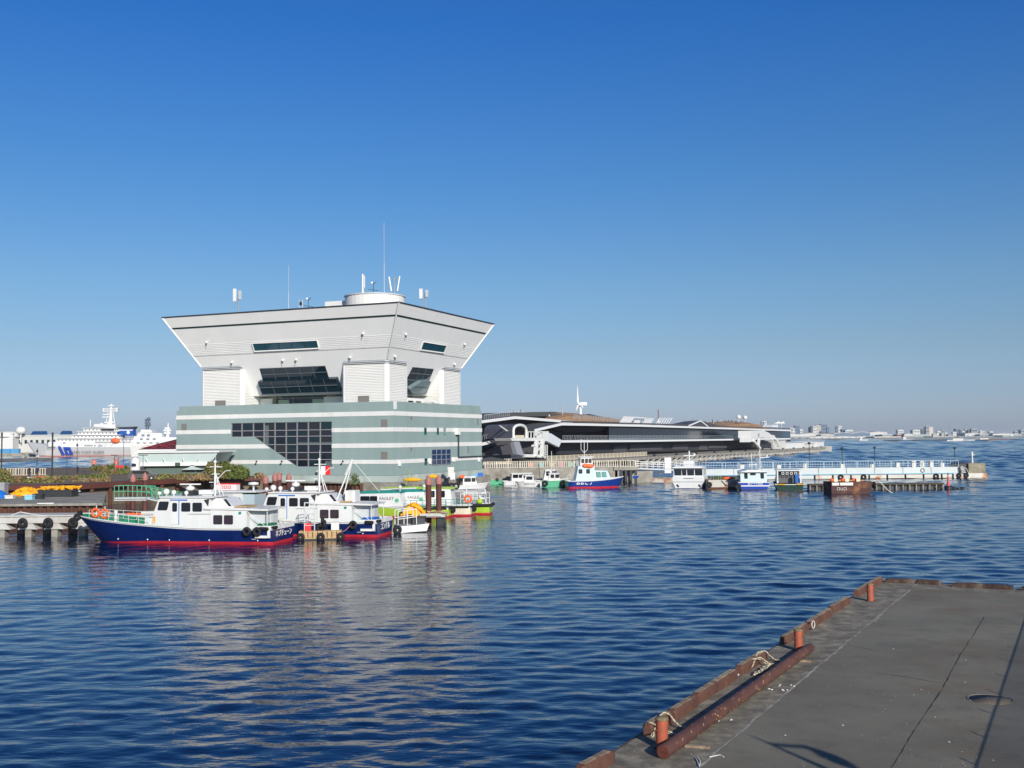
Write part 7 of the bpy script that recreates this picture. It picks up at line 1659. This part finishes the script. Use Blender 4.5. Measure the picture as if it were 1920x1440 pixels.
curb((1786,1100),(1900,1106),'longest dark kerb log on the far edge', dark=True); curb((1916,1107),(1990,1111),'kerb log on the far edge cut by the right side of the view', dark=True)
# long pipe log
p0 = onz(1243,1424,QZ); p1 = onz(1521,1222,QZ); d = p1-p0; L_ = d.length; lr = .155; pl = empty('fender_pipe', p0, math.atan2(d.y,d.x), 'long rusty brown fender pipe lying along the quay between two bollards', 'pipe')
M['pipe'] = mat('pipe_brown', (.12,.052,.038), .7, var=.25, vscale=1.5, col2=(.07,.03,.025), bump=.004, bscale=18)
b = MB(); ring = lambda x, r_, n=24: [(x, r_*math.cos(2*math.pi*k/n), lr+r_*math.sin(2*math.pi*k/n)) for k in range(n)]
rings = [ring(0,lr*.94), ring(.03,lr)]+[ring(L_*f/20, lr) for f in range(1,20)]+[ring(L_-.35,lr),ring(L_-.05,lr*.82),ring(L_,lr*.6)]; b.loft(rings, sm=True, caps=True); b.build('shaft', M['pipe'], pl)
b = MB(); b.loft([ring(-.012,lr*.84), ring(.004,lr*.84)]); b.build('end_disc', mat('pipe_end', (.11,.03,.018), .85, var=.4, vscale=9), pl)
M['scrape'] = mat('scrape_pale', (.45,.31,.17), .8, var=.35, vscale=8); M['rust_o'] = mat('rust_orange', (.38,.17,.035), .85, var=.3, vscale=9)
r_ = random.Random(77)
for nm, mm, cnt, sz in (('scrape', M['scrape'], 46, (.03,.12)), ('rust_patch', M['rust_o'], 20, (.05,.11))):
    for band in range(2):
        b = MB()
        for i in range(cnt//2):
            x = L_*(.02+.6*r_.random()**.9) if r_.random() < .8 else L_*r_.uniform(.6,.95); an0 = math.radians(-r_.uniform(-30,95)); w_ = r_.uniform(.012,.034) if nm == 'scrape' else r_.uniform(.025,.07); da = r_.uniform(.15,.5) if nm == 'scrape' else r_.uniform(.12,.35); sk = r_.uniform(-.08,.08)
            P = []; n = 6
            for k in range(n+1): f = k/n; aa = an0+da*(f-.5); ww = w_*math.sin(math.pi*(f*.9+.05))*r_.uniform(.6,1.2); P.append((x+sk*f, aa, ww))
            V = []
            for xx, aa, ww in P:
                for s in (-1,1): V.append((xx+s*ww, -(lr+.003)*math.cos(aa), lr+(lr+.003)*-math.sin(aa)))
            b.add(V, [(2*k,2*k+1,2*k+3,2*k+2) for k in range(n)])
        b.build(nm, mm, pl)
for px_, py_ in ((1296,1401),(1494,1240)):
    p = onz(px_,py_,QZ); b = MB(); b.box(-.14,.42,-.06,.06,0,.05); o = b.build('timber_chock', M['curb_top'], None, p, -.25); tag(o, 'flat timber chock under the %s end of the rusty pipe' % ('near' if px_ < 1400 else 'far'), 'chock')
b = MB(); rc = random.Random(41)
for i in range(420):
    f = rc.random(); base = KQ1.lerp(KQ0, f*.97+.01); off = rc.choice((rc.uniform(.2,.5), rc.uniform(.35,1.3), rc.gauss(1.75,.25))); p = base+KN*off; s_ = rc.uniform(.006,.022); a_ = rc.uniform(0,3)
    if off < .15: continue
    V = [(p.x+s_*math.cos(a_+k*1.256)*rc.uniform(.6,1.3), p.y+s_*math.sin(a_+k*1.256)*rc.uniform(.6,1.3), QZ+.003) for k in range(5)]; b.add(V+[(p.x,p.y,QZ+.003+s_*.7)], [(k,(k+1)%5,5) for k in range(5)])
tag(b.build('coating_crumbs', M['seam']), 'pale crumbs of broken coating along the quay edge strip', 'debris', kind='stuff')
# bollards
M['bol'] = mat('bollard_orange', (.36,.085,.042), .65, var=.2, vscale=3, col2=(.2,.06,.03), bump=.003, bscale=30, fac=(.5,.72)); M['bolcap'] = mat('bollard_cap', (.2,.15,.085), .9, var=.35, vscale=9)
def bollard(px, py, label, h=.68):
    p = onz(px,py,QZ); r = empty('mooring_bollard', p, .6, label, 'bollard', 'orange mooring bollards')
    b = MB(); b.lathe([(.145,0),(.14,.02),(.135,h-.06),(.13,h-.03)], 24); b.build('post', M['bol'], r)
    b = MB(); b.lathe([(.138,h-.05),(.15,h-.035),(.148,h-.01),(.09,h+.02),(.01,h+.028)], 24); b.build('cap', M['bolcap'], r)
    b = MB(); b.tube([(-.26,0,h*.62),(.26,0,h*.62)], .018, 8); b.build('cross_bar', M['rust'], r)
    b = MB(); b.lathe([(.2,0),(.2,.015),(.14,.02)], 20); b.build('base_flange', M['rust'], r)
bollard(1241.5,1403,'nearest orange bollard with a cross bar, beside the pipe end'); bollard(1497.5,1219.5,'middle orange bollard at the far end of the pipe'); bollard(1632,1127,'far orange bollard near the quay corner', .73)
# chains: interlocked links
M['chain'] = mat('chain_pale_rust', (.5,.43,.31), .8, var=.4, vscale=14)
def chain(pts, label, name='chain', ls=.155, r=.019):
    P = [Vector(p) for p in pts]; S = []; 
    for i in range(len(P)-1):
        n = max(1, int((P[i+1]-P[i]).length/.02))
        for j in range(n): S.append(P[i].lerp(P[i+1], j/n))
    out = [S[0]]
    for q in S:
        if (q-out[-1]).length > ls*.72: out.append(q)
    b = MB()
    for i in range(len(out)-1):
        a, c = out[i], out[i+1]; t = (c-a).normalized(); u = t.cross(Vector((0,0,1))).normalized(); v = u.cross(t)
        if i % 2: u, v = (u+v*.6).normalized(), v
        else: u, v = (v+u*.8).normalized(), u
        m_ = (a+c)/2; l2 = ls*.42; w2 = ls*.27; ringp = []
        for k in range(10): an = 2*math.pi*k/10; cx = l2*math.copysign(abs(math.cos(an))**.8, math.cos(an)); ringp.append(m_+t*cx+u*w2*math.sin(an))
        b.tube(ringp, r, 5, closed=True)
    tag(b.build(name, M['chain']), label, 'chain', 'rusty chains on the quay')
def Z(px, py, h=0): p = onz(px,py,QZ); return p+Vector((0,0,h+.02))
r_ = random.Random(12)
def wig(pts): return [Vector(p)+Vector((r_.uniform(-.04,.04), r_.uniform(-.04,.04), 0)) for p in pts]
chain(wig([Z(1216,1388,.0)+Vector((0,0,-.25)),Z(1230,1373,.27),Z(1243,1362,.28),Z(1255,1360,.27),Z(1270,1366,.05),Z(1285,1369,.02),Z(1300,1371,.02),Z(1311,1371,.04)]), 'upper strand of chain crossing the kerb behind the front bollard')
chain(wig([Z(1220,1378,.25),Z(1238,1380,.2),Z(1256,1380,.05),Z(1270,1381,.02),Z(1283,1380,.02),Z(1297,1378,.04)]), 'lower strand of chain beside the front bollard')
chain(wig([Z(1408,1258,.1),Z(1420,1243,.27),Z(1436,1238,.27),Z(1450,1240,.03),Z(1465,1242,.02),Z(1480,1240,.03)]), 'upper strand of chain over the kerb before the middle bollard')
chain(wig([Z(1410,1252,.2),Z(1425,1250,.26),Z(1440,1249,.05),Z(1455,1250,.02),Z(1468,1249,.02)]), 'second strand of chain before the middle bollard')
pts = [Z(1440,1252,.03)]
for i in range(46): f = i/45; pts.append(Z(1443-28*f+r_.uniform(-3,3), 1254+13*f+r_.uniform(-3,3), .02+r_.random()*.10*(1-f)))
chain(pts, 'loose heap of pale chain between the kerb and the long pipe', ls=.13)
b = MB(); p = onz(1527,1181,QZ); b.torus((0,0,.17), .13, .018, 'y', 20, 6); tag(b.build('mooring_ring', M['offwhite'], None, p+Vector((-.05,-.05,.03)), .9), 'white rope ring hanging on a kerb log beyond the middle bollard', 'ring')
# rusty angle along the quay face
b = MB(); nq = Vector((-qd.y, qd.x, 0)); b.prism([tuple(KA0+nq*.03+Vector((0,0,-.02))), tuple(KQ0+nq*.03+Vector((0,0,-.02))), tuple(KQ0+nq*.03+Vector((0,0,-.25))), tuple(KA0+nq*.03+Vector((0,0,-.25)))], tuple(nq*.05))
tag(b.build('edge_iron', M['curb_side']), 'rusty brown iron edging along the quay face', 'edging')
# manhole
p = onz(1856,1312,QZ); mh = empty('manhole', p+Vector((0,0,.012)), 0, 'round rusty manhole cover in the asphalt by the fence shadow', 'manhole')
b = MB(); b.lathe([(.5,-.01),(.5,.0),(.01,.001)], 40); b.build('cover', mat('manhole_iron', (.125,.1,.08), .8, var=.3, vscale=12, bump=.01, bscale=40), mh); b = MB(); b.torus((0,0,.0), .56, .009, 'z', 40, 6); b.build('rim', M['quay_edge'], mh)
# litter flecks, scraps of rope
r_ = random.Random(99); b = MB(); cam0 = Vector((0,0,0))
for i in range(200):
    if i < 130: px_ = r_.uniform(1420,1920); py_ = r_.uniform(1130,1440)
    else: px_ = r_.uniform(1500,1900); py_ = r_.uniform(1180,1330)
    p = onz(px_,py_,QZ); 
    if (p-KQ1).dot(KN) < .5: continue
    s = r_.uniform(.006,.02) if r_.random() < .85 else r_.uniform(.02,.04); a = r_.uniform(0,3.1); n = 5; z = QZ+.0075
    V = [(p.x+s*math.cos(a+k*1.256)*r_.uniform(.6,1.3), p.y+s*math.sin(a+k*1.256)*r_.uniform(.6,1.3), z) for k in range(n)]; b.add(V+[(p.x,p.y,z+s*.6)], [(k,(k+1)%n,n) for k in range(n)])
tag(b.build('shell_fragments', mat('shell_white', (.42,.4,.36), .8)), 'small white shell fragments scattered over the asphalt', 'litter', kind='stuff')
for k, (px_, py_, n, lab) in enumerate(((1460,1295,5,'white paper scraps in a row beside the seam near the pipe'),(1475,1288,4,'white paper scraps nearer the long joint'),(1364,1354,2,'white fragment beside the middle of the pipe'),(1418,1300,2,'pale fragment on the edge strip'),(1372,1268,7,'crumbs of white coating between kerb and pipe'))):
    b = MB(); c = onz(px_,py_,QZ)
    for i in range(n):
        x, y = r_.uniform(-.25,.25), r_.uniform(-.12,.12); s = r_.uniform(.02,.05); a = r_.uniform(0,3); b.add([(x-s,y,.01),(x,y-s*.5,.012),(x+s*1.2,y+.01,.02),(x,y+s*.6,.014),(x,y,.04)], [(0,1,4),(1,2,4),(2,3,4),(3,0,4)])
    tag(b.build('paper_scrap', M['offwhite'], None, c+Vector((0,0,.008))), lab, 'scrap')
for k, (pp_, lab) in enumerate(((((1304,1422),(1308,1430),(1311,1440),(1316,1448)),'white rope scrap hanging at the bottom edge'),(((1330,1421),(1340,1419),(1350,1417),(1357,1421)),'curled white rope scrap near the bottom edge'),(((1307,1420),(1313,1429),(1312,1436)),'short white rope end beside the longer scrap'))):
    b = MB(); b.tube([onz(x,y,QZ)+Vector((0,0,.02)) for x, y in pp_], .012, 6); tag(b.build('rope_scrap', M['offwhite']), lab, 'rope')
# ================================================================== UNSEEN FENCE AND LAMP (outside the view, placed by their shadows on the quay)
SH = Vector((-SD.x, -SD.y, 0))/math.tan(SUN_EL)          # shadow offset per metre of height
rs0 = onz(1828,1440,QZ); rs1 = onz(1920,1165,QZ); rdir = (rs1-rs0).normalized(); RH = 1.8
rp0 = rs0-SH*RH; ang = math.atan2(rdir.y, rdir.x)
fw = empty('quay_fence', (rp0.x,rp0.y,QZ), ang, 'dark picket fence on the quay to the right, its shadow falling into view', 'fence')
M['fence_dark'] = mat('fence_dark', (.03,.03,.035), .5)
Lf = 34.0
b = MB(); b.bar((-8,0,RH),(Lf,0,RH),.035,.018); b.bar((-8,0,.12),(Lf,0,.12),.035,.02); b.build('rail', M['fence_dark'], fw)
for i in range(-3,14):
    x = 2.38*i+.25; b = MB(); b.tube([(x,0,0),(x,0,RH+.02),(x,-.03,RH+.12),(x,-.1,RH+.24)], .02, 6); b.build('post', M['fence_dark'], fw)
b = MB()
for i in range(int((Lf+8)/.14)): x = -8+i*.14; b.box(x-.011,x+.011,-.009,.009,.12,RH)
tag(b.build('pickets', M['fence_dark'], fw), kind='stuff')
# lamp: shadow of pole top at (1405,1378) and of the head around (1520-1600, 1400-1440)
tip = onz(1405,1378,QZ); LH = 6.4; lp0 = tip-SH*LH
lm = empty('street_lamp', (lp0.x,lp0.y,QZ), 0, 'dark street lamp with curved arm whose shadow falls on the quay', 'lamp post')
def unshadow(px, py, h): q = onz(px,py,QZ)-SH*h; return Vector((q.x-lp0.x, q.y-lp0.y, h))
b = MB(); b.tube([(0,0,0),(0,0,LH-.9)], .095, 10, r2=.075); b.tube([(0,0,LH-.9),(0,0,LH)], .07, 10, r2=.02); b.build('pole', M['fence_dark'], lm)

hb_ = LH-(onz(1440,1396.5,QZ)-tip).length/SH.length
a1 = unshadow(1515,1401,hb_+.1); b = MB(); b.tube([(0,0,hb_),Vector((a1.x*.5,a1.y*.5,hb_+.05)),a1], .065, 8); b.build('arm', M['fence_dark'], lm)
a2 = unshadow(1606,1442,hb_-.05); hv = (a2-a1); u = Vector((-hv.y,hv.x,0)).normalized(); b = MB(); rings = []
for f, w_ in ((0,.04),(.15,.12),(.4,.2),(.75,.18),(1,.05)):
    c = a1+hv*f; rings.append([c+u*w_*math.cos(k*math.pi/4)+Vector((0,0,.1*math.sin(k*math.pi/4))) for k in range(8)])
b.loft(rings, sm=True); b.build('lamp_head', M['fence_dark'], lm)
# ================================================================== HAZE
hb2 = MB(); hb2.box(-17000, 17000, -150, 17000, -3, 48); hm = bpy.data.materials.new('haze'); hm.use_nodes = True; t = hm.node_tree
for nn in list(t.nodes):
    if nn.type == 'BSDF_PRINCIPLED': t.nodes.remove(nn)
vp = t.nodes.new('ShaderNodeVolumePrincipled'); vp.inputs['Color'].default_value = (.80,.88,1,1); vp.inputs['Density'].default_value = .00006; vp.inputs['Anisotropy'].default_value = 0
t.links.new(vp.outputs[0], t.nodes['Material Output'].inputs['Volume']); hm.cycles.homogeneous_volume = True
hz = hb2.build('haze', hm); hz.display_type = 'WIRE'; tag(hz, kind='stuff')
